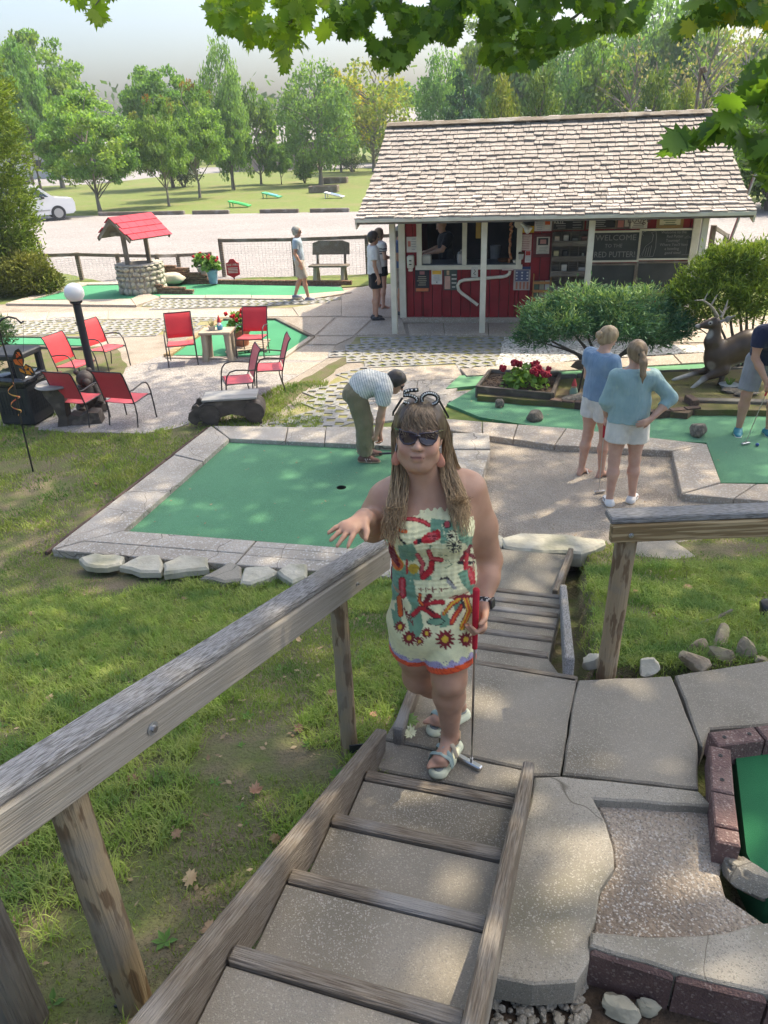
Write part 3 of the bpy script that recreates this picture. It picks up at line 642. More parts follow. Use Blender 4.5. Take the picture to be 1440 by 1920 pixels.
def bolt(c, nrm, par, r=0.019):
 nrm = Vector(nrm).normalized(); c = Vector(c)
 w = MB().tube([c, c + nrm * 0.003], r, 20).build('washer', M['zinc'], par, smooth=30); MB().tube([c, c + nrm * 0.012], r * 0.5, 6).build('bolt', M['steel'], par)
bolt(rail_at(-0.83, 0.055) + side * 0.050, side, hr); bolt(rail_at(0.02, 0.05) + side * 0.050, side, hr, 0.008)
bk = MB().beam(P(215, 1895, 1.17), P(300, 1910, 1.15), 0.006, 0.06, 0.001); bk.build('bracket', M['bluk'], hr)
MB().beam(P(655, 1405, 0.98), P(700, 1400, 0.98), 0.006, 0.05, 0.001).build('bracket', M['bluk'], hr)
# level handrail at the right
pr = P(1135, 1262, 0.96); zr = Q(1150, 1003, pr.y).z
h2 = thing('handrail', 'level new-looking timber handrail on one round post, above the rock pile', 'handrail', pr)
round_post((pr.x, pr.y, 0.7), (pr.x + 0.02, pr.y, zr + 0.06), 0.046, 0.052, 'wood_post', h2, 5)
xl = Q(1138, 980, pr.y).x
MB().beam((xl, pr.y - 0.06, zr + 0.045), (xl + 2.6, pr.y - 0.08, zr + 0.055), 0.038, 0.09, 0.006).build('side_board', M['wood_new'], h2)
MB().beam((xl - 0.004, pr.y - .015, zr + 0.108), (xl + 2.6, pr.y - 0.035, zr + 0.118), 0.10, 0.034, 0.006).build('top_board', M['wood_rail'], h2)
bolt((xl + 0.09, pr.y - 0.081, zr + 0.04), (0, -1, 0), h2, 0.012)
# maroon kerb blocks round the corner green, bottom right
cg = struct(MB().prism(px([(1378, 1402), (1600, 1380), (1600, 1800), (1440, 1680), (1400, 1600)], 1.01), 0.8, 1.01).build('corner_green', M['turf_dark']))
kb = thing('block_kerb', 'maroon concrete block kerb boxing in the dark green corner carpet', 'kerb', P(1380, 1450, 1.0))
def block(a, b, w, z, side, h=0.13, holes=True, nm='block'):
 A, B = P(*a, z), P(*b, z); t = (B - A).normalized(); nn = Vector((-t.y, t.x, 0)) * w * side
 o = MB().prism([(q.x, q.y) for q in (A + t * .003, B - t * .003, B - t * .003 + nn, A + t * .003 + nn)], z - h, z, 0.007).build(nm, M['block'], kb)
 if holes:
  for k in (0.25, 0.78):
   c = A + (B - A) * k + nn * 0.5; MB().lathe([(0.009, 0), (0.009, 0.0025), (0.005, 0.003), (0.005, 0.001)], (c.x, c.y, z), 12).build('bolt_hole', M['black'], o)
block((1327, 1372), (1414, 1361), 0.085, 1.10, -1); block((1415, 1361), (1530, 1346), 0.085, 1.10, -1)
block((1334, 1480), (1330, 1395), 0.085, 1.10, -1); block((1340, 1546), (1334, 1481), 0.085, 1.10, -1, holes=False); block((1343, 1578), (1340, 1547), 0.085, 1.10, -1, holes=False)
# blocks facing the pit edge
k2 = thing('block_kerb', 'two large maroon blocks holding up the broken concrete by the rubble', 'kerb', P(1270, 1860, 0.95))
fr = [P(1106, 1774, 1.04), P(1266, 1824, 1.04), P(1440, 1866, 1.04), P(1640, 1900, 1.04)]
for a, b in zip(fr, fr[1:]):
 t = (b - a).normalized(); nn = Vector((-t.y, t.x, 0)) * 0.11
 MB().prism([(q.x, q.y) for q in (a + t * .004 - nn * 0.16, b - t * .004 - nn * 0.16, b - t * .004 + nn * 0.5, a + t * .004 + nn * 0.5)], 0.72, 1.035, 0.012).build('block', M['block'], k2)
# broken lump of mortar at the pit edge
lump = MB().rock(P(1390, 1640, 1.0), (0.13, 0.25, 0.10), 11, 34, 22, 1.3, rot=0.4)
tag(lump.build('mortar_lump', M['aggr_pale'], smooth=25), 'broken lump of crumbling mortar beside the corner green', 'rubble')
rb = MB(); rg = random.Random(4)
for k in range(150):
 x, y = rg.uniform(925, 1100), rg.uniform(1835, 1925); s_ = rg.uniform(0.012, 0.045)
 rb.rock(P(x, y, 0.872 + s_ * .25), (s_, s_ * rg.uniform(.6, 1.2), s_ * .8), k, 7, 5, 0.5, rot=rg.uniform(0, 6))
stuff(rb.build('rubble', M['aggr_pale'], smooth=40), 'loose crumbled concrete rubble at the ramp foot')
tag(MB().rock(P(1165, 1888, 0.89), (0.13, 0.07, 0.08), 31, 16, 10, 0.8, rot=-.3).build('rubble_stone', M['stone'], smooth=25), 'pale rubble stone in front of the maroon blocks, the larger one', 'stone')
tag(MB().rock(P(1215, 1893, 0.88), (0.10, 0.05, 0.06), 33, 16, 10, 0.8, rot=-.4).build('rubble_stone', M['stone'], smooth=25), 'pale rubble stone in front of the maroon blocks, the smaller one', 'stone')
# flat limestones laid against the big green
def flat_stone(pts, z, label, th=0.07, m='stone', seed=0):
 poly = rough_poly([(p.x, p.y) for p in px(pts, z)], 0.09, 0.018, seed); rg = random.Random(seed)
 b = MB().prism(poly, z - th, z, 0.02)
 V = np.array(b.v); nz = fbm(V * 6 + seed, seed, 3) - 0.5; V[:, 2] += nz * 0.03; V[:, :2] += (fbm(V * 9 + 3 + seed, seed + 5, 2) - .5)[:, None] * 0.012
 b.v = [tuple(v) for v in V]; o = b.build('flat_stone', M[m]); tag(o, label, 'stone', 'flat stones along the big green'); return o
flat_stone([(146, 1046), (180, 1034), (232, 1040), (226, 1056), (200, 1062), (160, 1058)], 0.13, 'leftmost pale flat stone in the row below the big green', seed=1)
flat_stone([(222, 1060), (262, 1040), (298, 1037), (304, 1050), (300, 1070), (262, 1072)], 0.12, 'second pale flat stone from the left below the big green', seed=2)
flat_stone([(304, 1054), (340, 1038), (388, 1042), (392, 1064), (350, 1068), (306, 1074)], 0.12, 'third pale flat stone from the left below the big green', seed=3)
flat_stone([(375, 1082), (430, 1050), (452, 1060), (455, 1085), (420, 1090)], 0.10, 'dull grey sunken stone, fourth in the row below the big green', m='aggr_pale', seed=4)
flat_stone([(450, 1090), (458, 1062), (505, 1060), (524, 1070), (500, 1082), (470, 1092)], 0.11, 'hooked pale flat stone, fifth in the row below the big green', seed=5)
flat_stone([(518, 1070), (540, 1056), (574, 1056), (574, 1080), (548, 1090), (530, 1080)], 0.12, 'rightmost pale flat stone below the big green, behind the handrail', seed=6)
ss = rough_poly([(p.x, p.y) for p in px([(938, 1008), (975, 998), (1060, 1000), (1134, 1010), (1136, 1018), (1090, 1036), (1020, 1034), (945, 1024)], 0.10)], 0.12, 0.02, 9)
b = MB().prism(ss, -0.05, 0.10, 0.02); tag(b.build('stone_step', M['stone']), 'broad pale flagstone lying at the foot of the far steps', 'stone')
tag(MB().prism(rough_poly([(p.x, p.y) for p in px([(935, 1000), (950, 1010), (940, 1024), (915, 1020)], 0.09)], 0.08, 0.015, 3), -0.05, 0.09, 0.015).build('stone_step', M['stone']), 'small wedge of flagstone beside the broad one', 'stone')
flat = MB().rock(G(1235, 1035), (0.7, 0.5, 0.05), 17, 20, 8, 0.25); tag(flat.build('sunken_rock', M['aggr_pale'], smooth=60), 'flat sunken grey rock in the bare earth behind the level handrail', 'stone')
for (x, y, w, h, d, lab, sd) in ((1112, 1250, .16, .13, .12, 'pale rock at the left foot of the round post', 1), (1215, 1258, .20, .13, .12, 'mossy square rock right of the round post', 2), (1300, 1252, .30, .13, .14, 'low yellow-green rock at the front of the rock pile', 3), (1352, 1240, .20, .12, .15, 'angular brown rock in the middle of the rock pile', 4),
        (1308, 1222, .17, .10, .14, 'small pale rock at the left end of the rock pile', 5), (1350, 1208, .34, .12, .14, 'long brown rock lying on top of the rock pile', 6), (1396, 1232, .18, .12, .17, 'dark grey rock at the right of the rock pile', 7), (1428, 1242, .12, .10, .07, 'small flat rock at the right end of the pile', 8)):
 w, h, d = w * .78, h * .78, d * .78; p = G(x, y); o = MB().rock((p.x, p.y, p.z + d * 0.30), (w, h, d), sd + 40, 14, 9, 0.5, rot=sd * 0.7).build('rock', M['stone_br' if sd > 2 else 'stone'], smooth=25); tag(o, lab, 'rock', 'rocks by the landing')
tag(MB().rock(G(1442, 1142, 0.05), (0.14, 0.14, 0.15), 5, 16, 10, 0.1).build('dark_ball', M['black'], smooth=60), 'shiny black ball cut by the picture edge on the grass', 'ball')
br = G(1255, 1155); tag(MB().tube([G(1250, 1145, .01), G(1275, 1165, .02), G(1310, 1170, .02), G(1345, 1158, .03), G(1372, 1144, .05)], [.006, .008, .010, .012, .009], 7).build('fallen_branch', M['wood_old'], smooth=60), 'dark fallen twig lying on the grass behind the rock pile', 'branch')
# rocks standing on the deer green
for (x, y, w, d, lab, sd) in ((936, 766, .13, .14, 'small upright rock on the green by the geranium planter', 3), (1003, 790, .27, .17, 'rounded boulder on the green between planter and kerb', 5), (1306, 818, .27, .19, 'grey boulder on the green right of the two women', 8)):
 p = P(x, y); o = MB().rock((p.x, p.y, d * .45), (w, w * .8, d * 1.15), sd, 18, 12, 0.25, rot=sd).build('boulder', M['boulder'], smooth=60); tag(o, lab, 'boulder', 'boulders on the deer green')
# grass and weeds of the slopes and lawn
def blades(name, regions, n, hmin, hmax, w, m, seed, label, thr=0.40, nscale=1.9):
 rg = np.random.default_rng(seed); V = []; 
 X = []; 
 per = [max(1, int(n * r_[4])) for r_ in regions]
 for (x0, x1, y0, y1, _), k in zip(regions, per):
  X.append(np.stack([rg.uniform(x0, x1, k), rg.uniform(y0, y1, k)], 1))
 X = np.concatenate(X); nz = fbm(np.concatenate([X * nscale, np.zeros((len(X), 1))], 1), seed, 3)
 keep = nz + rg.uniform(-0.14, 0.14, len(X)) > thr; X = X[keep]; nz = nz[keep]
 i, j = (X[:, 0] + 7) / .07, (X[:, 1] + 3) / .07; a, b = np.clip(i.astype(int), 0, len(_gx) - 2), np.clip(j.astype(int), 0, len(_gy) - 2); u, v = i - a, j - b
 Z = (_SZ[b, a] * (1 - u) + _SZ[b, a + 1] * u) * (1 - v) + (_SZ[b + 1, a] * (1 - u) + _SZ[b + 1, a + 1] * u) * v; Z = np.where(X[:, 1] < 6.7, Z, 0.0)
 y_ = X[:, 1]; m_ = np.where(y_ < 3, -.45 + .36 * y_, .63 + .27 * (y_ - 3)); ok = ~((y_ < 5.9) & ((np.abs(X[:, 0] - m_) < .42) | ((y_ < 3.05) & (X[:, 0] > m_ - .3)))); bad = np.zeros(len(X), bool)
 for pl in NOGRASS:
  c = np.zeros(len(X), bool)
  for q in range(len(pl)): (x1, y1), (x2, y2) = pl[q], pl[q - 1]; c ^= ((y1 > y_) != (y2 > y_)) & (X[:, 0] < (x2 - x1) * (y_ - y1) / (y2 - y1) + x1)
  bad |= c
 ok &= ~bad; X, Z, nz = X[ok], Z[ok], nz[ok]; k = len(X)
 an = rg.uniform(0, 2 * np.pi, k); h = rg.uniform(hmin, hmax, k) * (0.6 + 0.9 * (nz - 0.3)); ln = rg.uniform(0.2, 1.1, k) * h; a2 = rg.uniform(0, 2 * np.pi, k)
 ww = w * rg.uniform(0.6, 1.3, k)
 b = np.stack([X[:, 0], X[:, 1], Z - 0.006], 1); dx = np.stack([np.cos(an) * ww, np.sin(an) * ww, 0 * an], 1)
 tip = b + np.stack([np.cos(a2) * ln, np.sin(a2) * ln, h], 1); mid = b + np.stack([np.cos(a2) * ln * .3, np.sin(a2) * ln * .3, h * .6], 1)
 V = np.stack([b - dx, b + dx, mid - dx * .7, mid + dx * .7, tip], 1).reshape(-1, 3); i = np.arange(k) * 5
 F = np.concatenate([np.stack([i, i + 1, i + 3], 1), np.stack([i, i + 3, i + 2], 1), np.stack([i + 2, i + 3, i + 4], 1)])
 o = big_mesh(name, V, F, M[m]); stuff(o, label); return o
NOGRASS = [[(p.x, p.y) for p in px(q, z_)] for q, z_ in (([(90, 1032), (396, 798), (845, 800), (918, 812), (905, 1040), (866, 1092), (440, 1058)], 0.05), ([(72, 806), (140, 812), (270, 814), (390, 782), (498, 738), (620, 668), (300, 668), (214, 722)], 0), ([(915, 815), (1040, 834), (1262, 846), (1280, 930), (1520, 950), (1520, 1000), (1135, 1020), (940, 1045)], 0))]
blades('grass', [(-3.6, 1.1, 1.0, 6.2, 1.0)], 150000, 0.02, 0.055, 0.0026, 'grass', 21, 'patchy short grass on the slope left of the steps')
blades('grass', [(0.9, 3.6, 3.0, 6.0, 1.0)], 45000, 0.03, 0.07, 0.003, 'grass', 22, 'grass on the bank behind the level handrail')
blades('grass', [(-6.5, -0.8, 6.2, 11.5, 1.0)], 80000, 0.03, 0.075, 0.0055, 'grass', 23, 'thin lawn grass between the big green and the gravel pad', thr=0.41)
def tufts(regions, n, seed, label):
 rg = np.random.default_rng(seed); V, F = [], []
 for (x0, x1, y0, y1, k) in regions:
  for _ in range(int(n * k)):
   x, y = rg.uniform(x0, x1), rg.uniform(y0, y1)
   if in_stairs(x, y) or fbm(np.array([x * 1.4, y * 1.4, seed]), seed, 2) < .40 or any(inpoly(x, y, pl) for pl in NOGRASS): continue
   m = rg.integers(9, 24); a = rg.uniform(0, 6.28, m); h = rg.uniform(.025, .08, m); ln = h * rg.uniform(.3, 1.3, m); b = np.stack([x + rg.normal(0, .022, m), y + rg.normal(0, .022, m), np.full(m, slope_z(x, y) - .005)], 1)
   s_ = np.stack([-np.sin(a), np.cos(a), 0 * a], 1) * .0024; d = np.stack([np.cos(a) * ln, np.sin(a) * ln, h], 1); i = len(V) * 5
   for q in range(m): V.append((b[q] - s_[q], b[q] + s_[q], b[q] + d[q] * (.5, .5, .75) - s_[q] * .8, b[q] + d[q] * (.5, .5, .75) + s_[q] * .8, b[q] + d[q] * (1, 1, .85))); j = (len(V) - 1) * 5; F += [(j, j + 1, j + 3), (j, j + 3, j + 2), (j + 2, j + 3, j + 4)]
 stuff(big_mesh('grass_tufts', np.array(V).reshape(-1, 3), np.array(F), M['tuft']), label)
M['tuft'] = mat('tuft_blades', (0.20, 0.30, 0.055), (0.30, 0.34, 0.10), 9, rough=0.7, trans=0.3, c3=(0.12, 0.21, 0.05), c3s=3, c3t=(0.5, 0.62))
tufts([(-3.4, 0.6, 1.0, 5.6, 1.0), (1.0, 3.4, 3.0, 5.4, .35)], 8500, 5, 'longer tufts of grass on the slopes by the steps')
lt = MB(); rg = random.Random(31)
for k in range(900):
 x, y = rg.uniform(-3, .6), rg.uniform(1.1, 5.4)
 if k % 4 == 0: x, y = rg.uniform(1.1, 3.2), rg.uniform(3.1, 5.6)
 if in_stairs(x, y): continue
 s_ = rg.uniform(.006, .022); a = rg.uniform(0, 6.28); u = Vector((math.cos(a), math.sin(a), rg.uniform(-.3, .3))) * s_; v = Vector((-math.sin(a), math.cos(a), rg.uniform(-.3, .3))) * s_ * rg.uniform(.15, .7); c = Vector((x, y, slope_z(x, y) + rg.uniform(.006, .025))); lt.add([c - u, c + v, c + u, c - v], [(0, 1, 2, 3)])
for k in range(260):
 c = P(rg.uniform(240, 1400), rg.uniform(700, 1030), .045); s_ = rg.uniform(.008, .022); a = rg.uniform(0, 6.28); u = Vector((math.cos(a), math.sin(a), .1)) * s_; v = Vector((-math.sin(a), math.cos(a), .15)) * s_ * .5; lt.add([c - u, c + v, c + u, c - v], [(0, 1, 2, 3)])
stuff(lt.build('leaf_litter', mat('leaf_litter', (.20, .13, .075), (.36, .28, .17), 9, rough=.9)), 'scraps of dry leaf and twig strewn over the slopes')
# broad-leaved weeds
wv = MB(); rg = random.Random(9)
for k in range(150):
 x, y = rg.uniform(-2.6, 0.1), rg.uniform(1.3, 5.2)
 if k % 5 == 0: x, y = rg.uniform(1.3, 2.9), rg.uniform(3.2, 4.6)
 if in_stairs(x, y): continue
 z = slope_z(x, y); n = rg.randint(3, 6); s_ = rg.uniform(0.02, 0.055)
 for i in range(n):
  an = 6.28 * i / n + rg.uniform(-.4, .4); up = rg.uniform(.3, .9); d = Vector((math.cos(an), math.sin(an), up)).normalized(); sd = Vector((-math.sin(an), math.cos(an), 0)); o_ = Vector((x, y, z))
  wv.add([o_, o_ + d * s_ * .5 + sd * s_ * .2, o_ + d * s_ + Vector((0, 0, -s_ * .15)), o_ + d * s_ * .5 - sd * s_ * .2], [(0, 1, 2, 3)])
stuff(wv.build('ground_weeds', M['weed']), 'small broad-leaved weeds scattered on the slopes')
# fallen maple leaves
LOBES = [(0, -0.55), (.05, -.42), (.30, -.50), (.24, -.30), (.56, -.24), (.40, -.08), (.68, .16), (.46, .14), (.42, .34), (.22, .22), (.16, .48), (.08, .40), (0, .66)]
LEAF = LOBES + [(-x, y) for x, y in LOBES[-2:0:-1]]
def leaf_mesh(b, c, s_, nrm, spin, cup=0.12, rg=random):
 nrm = Vector(nrm).normalized(); a = nrm.orthogonal().normalized(); t = nrm.cross(a); ca, sa = math.cos(spin), math.sin(spin)
 u, v = a * ca + t * sa, t * ca - a * sa; c = Vector(c)
 vs = [c] + [c + (u * x + v * y) * s_ + nrm * (cup * s_ * (x * x + y * y) * 2.0 + rg.uniform(-.03, .03) * s_) for x, y in LEAF]
 n = len(LEAF); b.add(vs, [(0, 1 + i, 1 + (i + 1) % n) for i in range(n)])
M['dead_leaf'] = mat('dead_leaf', (0.24, 0.135, 0.07), (0.36, 0.25, 0.15), 12, rough=0.85, rnd=0.35, hue=0.02)
M['green_leaf'] = mat('fallen_green_leaf', (0.16, 0.30, 0.08), (0.26, 0.34, 0.12), 14, rough=0.6, trans=0.2)
rg = random.Random(12)
for (x, y) in ((515, 1570), (355, 1645), (40, 1580), (345, 1120), (560, 1200), (300, 1290), (430, 1165), (180, 1190), (700, 1340), (90, 1310), (480, 1480), (330, 1560), (560, 1365), (1190, 1110), (1290, 1100), (1240, 1140), (620, 1300), (250, 1460), (100, 940), (180, 905), (1300, 1080), (60, 1150), (390, 1740)):
 p = G(x, y, 0.03); b = MB(); leaf_mesh(b, (p.x, p.y, slope_z(p.x, p.y) + 0.03), rg.uniform(.035, .06), (rg.uniform(-.4, .4), rg.uniform(-.5, .1), 1), rg.uniform(0, 6), rg.uniform(-.3, .4), rg)
 tag(b.build('fallen_leaf', M['dead_leaf']), 'dry brown fallen leaf lying on the grass slope', 'leaf', 'dry leaves fallen on the slopes')
b = MB(); leaf_mesh(b, P(768, 1352, 1.05), 0.075, (-.2, -.5, 1), 2.2, .2, rg); tag(b.build('fallen_leaf', M['green_leaf']), 'fresh green maple leaf fallen by the sandals', 'leaf')
b = MB(); leaf_mesh(b, P(768, 1374, 1.03), 0.06, (.1, -.3, 1), .5, .3, rg); tag(b.build('fallen_leaf', mat('pale_leaf', (.62, .62, .42), (.5, .52, .3), 10)), 'pale cream underside of a fallen leaf by the sandals', 'leaf')
# ================================================================== THE KIOSK
KO = Vector((0.358, 14.45, 0)); KRZ = math.atan2(-0.193, 0.981)
KM = Matrix.Translation(KO) @ Matrix.Rotation(KRZ, 4, 'Z'); KI = KM.inverted()
def K(x, y, yl):
 o, d = KI @ CC, KI.to_3x3() @ ray(x, y); t = (yl - o.y) / d.y; p = o + d * t; return Vector((p.x, yl, p.z))
YW = 0.98
kiosk = thing('kiosk', 'red clapboard golf kiosk with white posts and a swayed cedar shingle roof', 'kiosk', KO, KRZ)
def kpart(b, name, m, par=None, smooth=None): return b.build(name, M[m] if isinstance(m, str) else m, par or kiosk, smooth, local=True)
ZE, XL, XR = 2.12, -0.60, 6.10
# plinth
kpart(MB().box((2.75, 3.4, 0.06), (5.5, 5.0, 0.1)), 'plinth', 'conc')
# window opening and cladding boards
wl, wr = K(790, 450, YW).x, K(970, 450, YW).x; ws = K(880, 497, YW).z; wt = 2.12
xw0, xw1 = 0.05, 5.46
def board(x0, x1, z0, z1, y=YW, nm='board'):
 kpart(MB().box(((x0 + x1) / 2, y + 0.015, (z0 + z1) / 2), (x1 - x0 - 0.012, 0.03, z1 - z0), 0.003), nm, 'red')
x = xw0
while x < xw1 - 0.02:
 x2 = min(x + 0.19, xw1)
 if x2 <= wl or x >= wr: board(x, x2, 0.1, 2.3)
 elif x < wl: board(x, wl, 0.1, 2.3); board(wl, x2, 0.1, ws)
 elif x2 > wr: board(x, wr, 0.1, ws); board(wr, x2, 0.1, 2.3)
 else: board(x, x2, 0.1, ws)
 x = x2
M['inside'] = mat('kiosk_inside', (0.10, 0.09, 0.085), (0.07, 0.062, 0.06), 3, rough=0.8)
# backing, so no light leaks between boards
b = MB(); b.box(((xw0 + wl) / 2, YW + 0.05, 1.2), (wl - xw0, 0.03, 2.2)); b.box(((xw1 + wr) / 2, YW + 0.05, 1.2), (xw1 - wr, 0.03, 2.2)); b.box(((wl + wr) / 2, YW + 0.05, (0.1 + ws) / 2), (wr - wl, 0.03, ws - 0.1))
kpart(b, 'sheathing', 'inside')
b = MB(); b.box((2.75, 5.4, 1.3), (5.4, 0.06, 2.4)); kpart(b, 'back_wall', 'red')
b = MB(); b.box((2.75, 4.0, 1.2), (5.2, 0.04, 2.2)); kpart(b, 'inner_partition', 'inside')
b = MB(); b.box((0.08, 4.2, 1.25), (0.06, 2.4, 2.3)); b.box((0.08, 1.1, 1.25), (0.06, 0.24, 2.3)); b.box((0.08, 2.1, 0.55), (0.06, 1.8, 0.9)); kpart(b, 'side_wall', 'red')
b = MB(); b.box((5.43, 3.2, 1.25), (0.06, 4.4, 2.3)); kpart(b, 'side_wall', 'red')
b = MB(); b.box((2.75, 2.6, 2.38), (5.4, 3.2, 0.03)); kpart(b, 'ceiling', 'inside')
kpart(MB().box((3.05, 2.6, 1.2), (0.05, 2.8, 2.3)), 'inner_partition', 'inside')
kpart(MB().box(((wl + wr) / 2, YW + 0.30, ws + 0.005), (wr - wl - 0.02, 0.62, 0.03), 0.004), 'counter', paint((0.10, 0.12, 0.13), 0.35))
# trim: window surround, corners
tr = 0.055
kpart(MB().box(((wl + wr) / 2, YW - 0.02, ws - tr / 2 - 0.01), (wr - wl + 0.24, 0.05, 0.085), 0.004), 'window_trim', 'white')
kpart(MB().box((wl - 0.04, YW - 0.02, (ws + wt) / 2), (0.1, 0.05, wt - ws), 0.004), 'window_trim', 'white')
kpart(MB().box((wr + 0.04, YW - 0.02, (ws + wt) / 2), (0.1, 0.05, wt - ws), 0.004), 'window_trim', 'white')
xm = K(871, 450, YW).x
kpart(MB().box((xm, YW + 0.02, (ws + wt) / 2), (0.09, 0.07, wt - ws), 0.004), 'mullion', 'white')
kpart(MB().box((xw0 - 0.03, YW - 0.01, 1.15), (0.13, 0.10, 2.1), 0.004), 'corner_trim', 'white')
kpart(MB().box((xw1 + 0.02, YW - 0.01, 1.15), (0.13, 0.10, 2.1), 0.004), 'corner_trim', 'white')
# posts and beam
for k, (pxx, pyy) in enumerate(((741, 626), (904, 626), (1096, 628), (1288, 630))):
 q = KI @ P(pxx, pyy); xx = [0.0, 1.68, 3.55, 5.42][k]
 kpart(MB().box((xx, 0.0, 1.08), (0.105, 0.105, 2.16), 0.006), 'porch_post', 'white')
kpart(MB().box((2.75, 0.0, 2.17), (6.4, 0.09, 0.08), 0.004), 'porch_beam', 'white')
# roof
PROF = [(-0.42, 2.14), (0.1, 2.26), (0.65, 2.42), (1.3, 2.67), (2.2, 3.06), (3.3, 3.60)]
YR = 3.3
def roof_z(y):
 y = min(y, 2 * YR - y)
 for (a, b), (c, d) in zip(PROF, PROF[1:]):
  if y <= c: return b + (d - b) * (y - a) / (c - a)
 return PROF[-1][1]
roof = MB(); n = len(PROF)
prof = PROF + [(2 * YR - y, z) for y, z in PROF[-2::-1]]
def xl_(y): return XL + 0.10 * max(0, min(y, 2 * YR - y)) / YR
vs, fs = [], []
for y, z in prof:
 for xx in (XL, XR): vs += [(xx, y, z - 0.02), (xx, y, z - 0.09)]
m_ = len(prof)
for i in range(m_ - 1):
 a = i * 4; b_ = a + 4
 fs += [(a, a + 2, b_ + 2, b_), (a + 1, b_ + 1, b_ + 3, a + 3), (a, b_, b_ + 1, a + 1), (a + 2, a + 3, b_ + 3, b_ + 2)]
fs += [(0, 1, 3, 2), (m_ * 4 - 4, m_ * 4 - 2, m_ * 4 - 1, m_ * 4 - 3)]
roof = kpart(MB().add(vs, fs), 'roof', 'wood_old')
kpart(MB().box((2.75, -0.43, 2.115), (XR - XL - 0.02, 0.03, 0.06), 0.004), 'fascia', 'white')
for xx in (XL + 0.02, XR - 0.02):
 b = MB()
 for (y0, z0), (y1, z1) in zip(prof, prof[1:]): b.beam((xx, y0, z0 - 0.11), (xx, y1, z1 - 0.11), 0.03, 0.12, 0.002)
 kpart(b, 'barge_board', 'white')
# gable ends
for xx in (0.08, 5.43):
 b = MB(); pl = [(xx, y, z - 0.1) for y, z in prof if 0.9 < y < 2 * YR - 0.9]; pl = pl + [(xx, 5.4, 2.2), (xx, 0.98, 2.2)]
 kpart(b.plate(pl, 0.05), 'gable_wall', 'red')
# shingles: the lower courses one by one, the upper ones joined
SH = []
for k in range(5):
 b = MB(); rg = random.Random(k); nn = 4
 vs = []
 for i in range(nn + 1):
  e = rg.uniform(-.012, .012); xx = -0.5 + i / nn
  vs += [(xx, e, 0.0), (xx, e, 0.030), (xx, 0.34, 0.004), (xx, 0.34, 0.0)]
 fs = []
 for i in range(nn):
  a = i * 4; c = a + 4; fs += [(a, c, c + 1, a + 1), (a + 1, c + 1, c + 2, a + 2), (a + 3, a + 2, c + 2, c + 3), (a, a + 3, c + 3, c)]
 fs += [(0, 1, 2, 3), (nn * 4, nn * 4 + 3, nn * 4 + 2, nn * 4 + 1)]
 gs = [(v[0] * .3 + k * 3, v[1], v[2]) for v in vs]
 b.add(vs, fs, gs); SH.append(b)
SHM = []
arc = [0.0]; fine = [(-0.44 + i * (YR + 0.44) / 400) for i in range(401)]
for a, c in zip(fine, fine[1:]): arc.append(arc[-1] + math.hypot(c - a, roof_z(c) - roof_z(a)))
def y_at(s_):
 for i in range(400):
  if arc[i + 1] >= s_: return fine[i] + (fine[i + 1] - fine[i]) * (s_ - arc[i]) / (arc[i + 1] - arc[i])
 return YR
upper = MB(); rg = random.Random(77); course = 0; s_ = 0.0; EXPO = 0.178; cnt = 0
while s_ < arc[-1] - 0.05:
 y0 = y_at(s_); y1 = y_at(min(s_ + 0.3, arc[-1])); sl = math.atan2(roof_z(y1) - roof_z(y0), y1 - y0)
 xx = XL + rg.uniform(-0.03, 0); xe = XR
 while xx < xe:
  w = rg.choice((0.11, 0.15, 0.19, 0.24, 0.30)); w = min(w, xe + 0.02 - xx)
  if w < 0.05: break
  v = rg.randrange(5); drop = rg.uniform(-0.016, 0.016); tilt = rg.uniform(-.012, .012)
  mtx = Matrix.Translation((xx + w / 2, y0 + drop, roof_z(y0) + 0.004 + drop * .4)) @ Matrix.Rotation(sl - 0.055, 4, 'X') @ Matrix.Rotation(tilt, 4, 'Z') @ Matrix.Diagonal((w - 0.011, 1, rg.uniform(.8, 1.5), 1))
  if cnt < 300:
   while len(SHM) <= v: SHM.append(None)
   if SHM[v] is None:
    ob = SH[v].build('shingle', M['shingle'], None, local=True); SHM[v] = ob.data
   else: ob = bpy.data.objects.new('shingle', SHM[v]); COL.objects.link(ob)
   ob.parent = roof; ob.matrix_local = mtx; cnt += 1
  else:
   oo = rg.random() * 9; t_ = SH[v]; upper.add([tuple(mtx @ Vector(q)) for q in t_.v], t_.f, [(g[0] * .6 + oo, g[1] + oo, g[2]) for g in t_.g])
  xx += w
 s_ += EXPO; course += 1
M['shingle_up'] = mat('cedar_shingle_upper', (0.41, 0.37, 0.34), (0.27, 0.235, 0.21), 70, stretch=(1.6, 0.04, 0.3), rough=0.9, bump=0.5, bs=40, bstretch=(3, 0.15, 0.3), c3=(0.28, 0.25, 0.225), c3s=3.5, c3t=(0.45, 0.6))
o = upper.build('upper_shingles', M['shingle_up'], roof, local=True); stuff(o)
# back slope: plain joined courses
back = MB()
for i in range(20):
 y0 = YR + 0.05 + i * 0.18
 if y0 > 2 * YR + 0.4: break
 sl = -math.atan2(roof_z(y0) - roof_z(y0 + .18), .18)
 back.box((2.75, y0 + 0.09, roof_z(y0 + .09) + 0.005), (XR - XL, 0.24, 0.02), 0, Matrix.Rotation(sl, 3, 'X'))
stuff(back.build('back_shingles', M['shingle_up'], roof, local=True))
for sgn, yy in ((-1, YR - 0.07), (1, YR + 0.07)):
 kpart(MB().box((2.75, yy, 3.64), (XR - XL, 0.16, 0.025), 0.003, Matrix.Rotation(-sgn * 0.42, 3, 'X'), 0), 'ridge_board', 'wood_grey', roof)
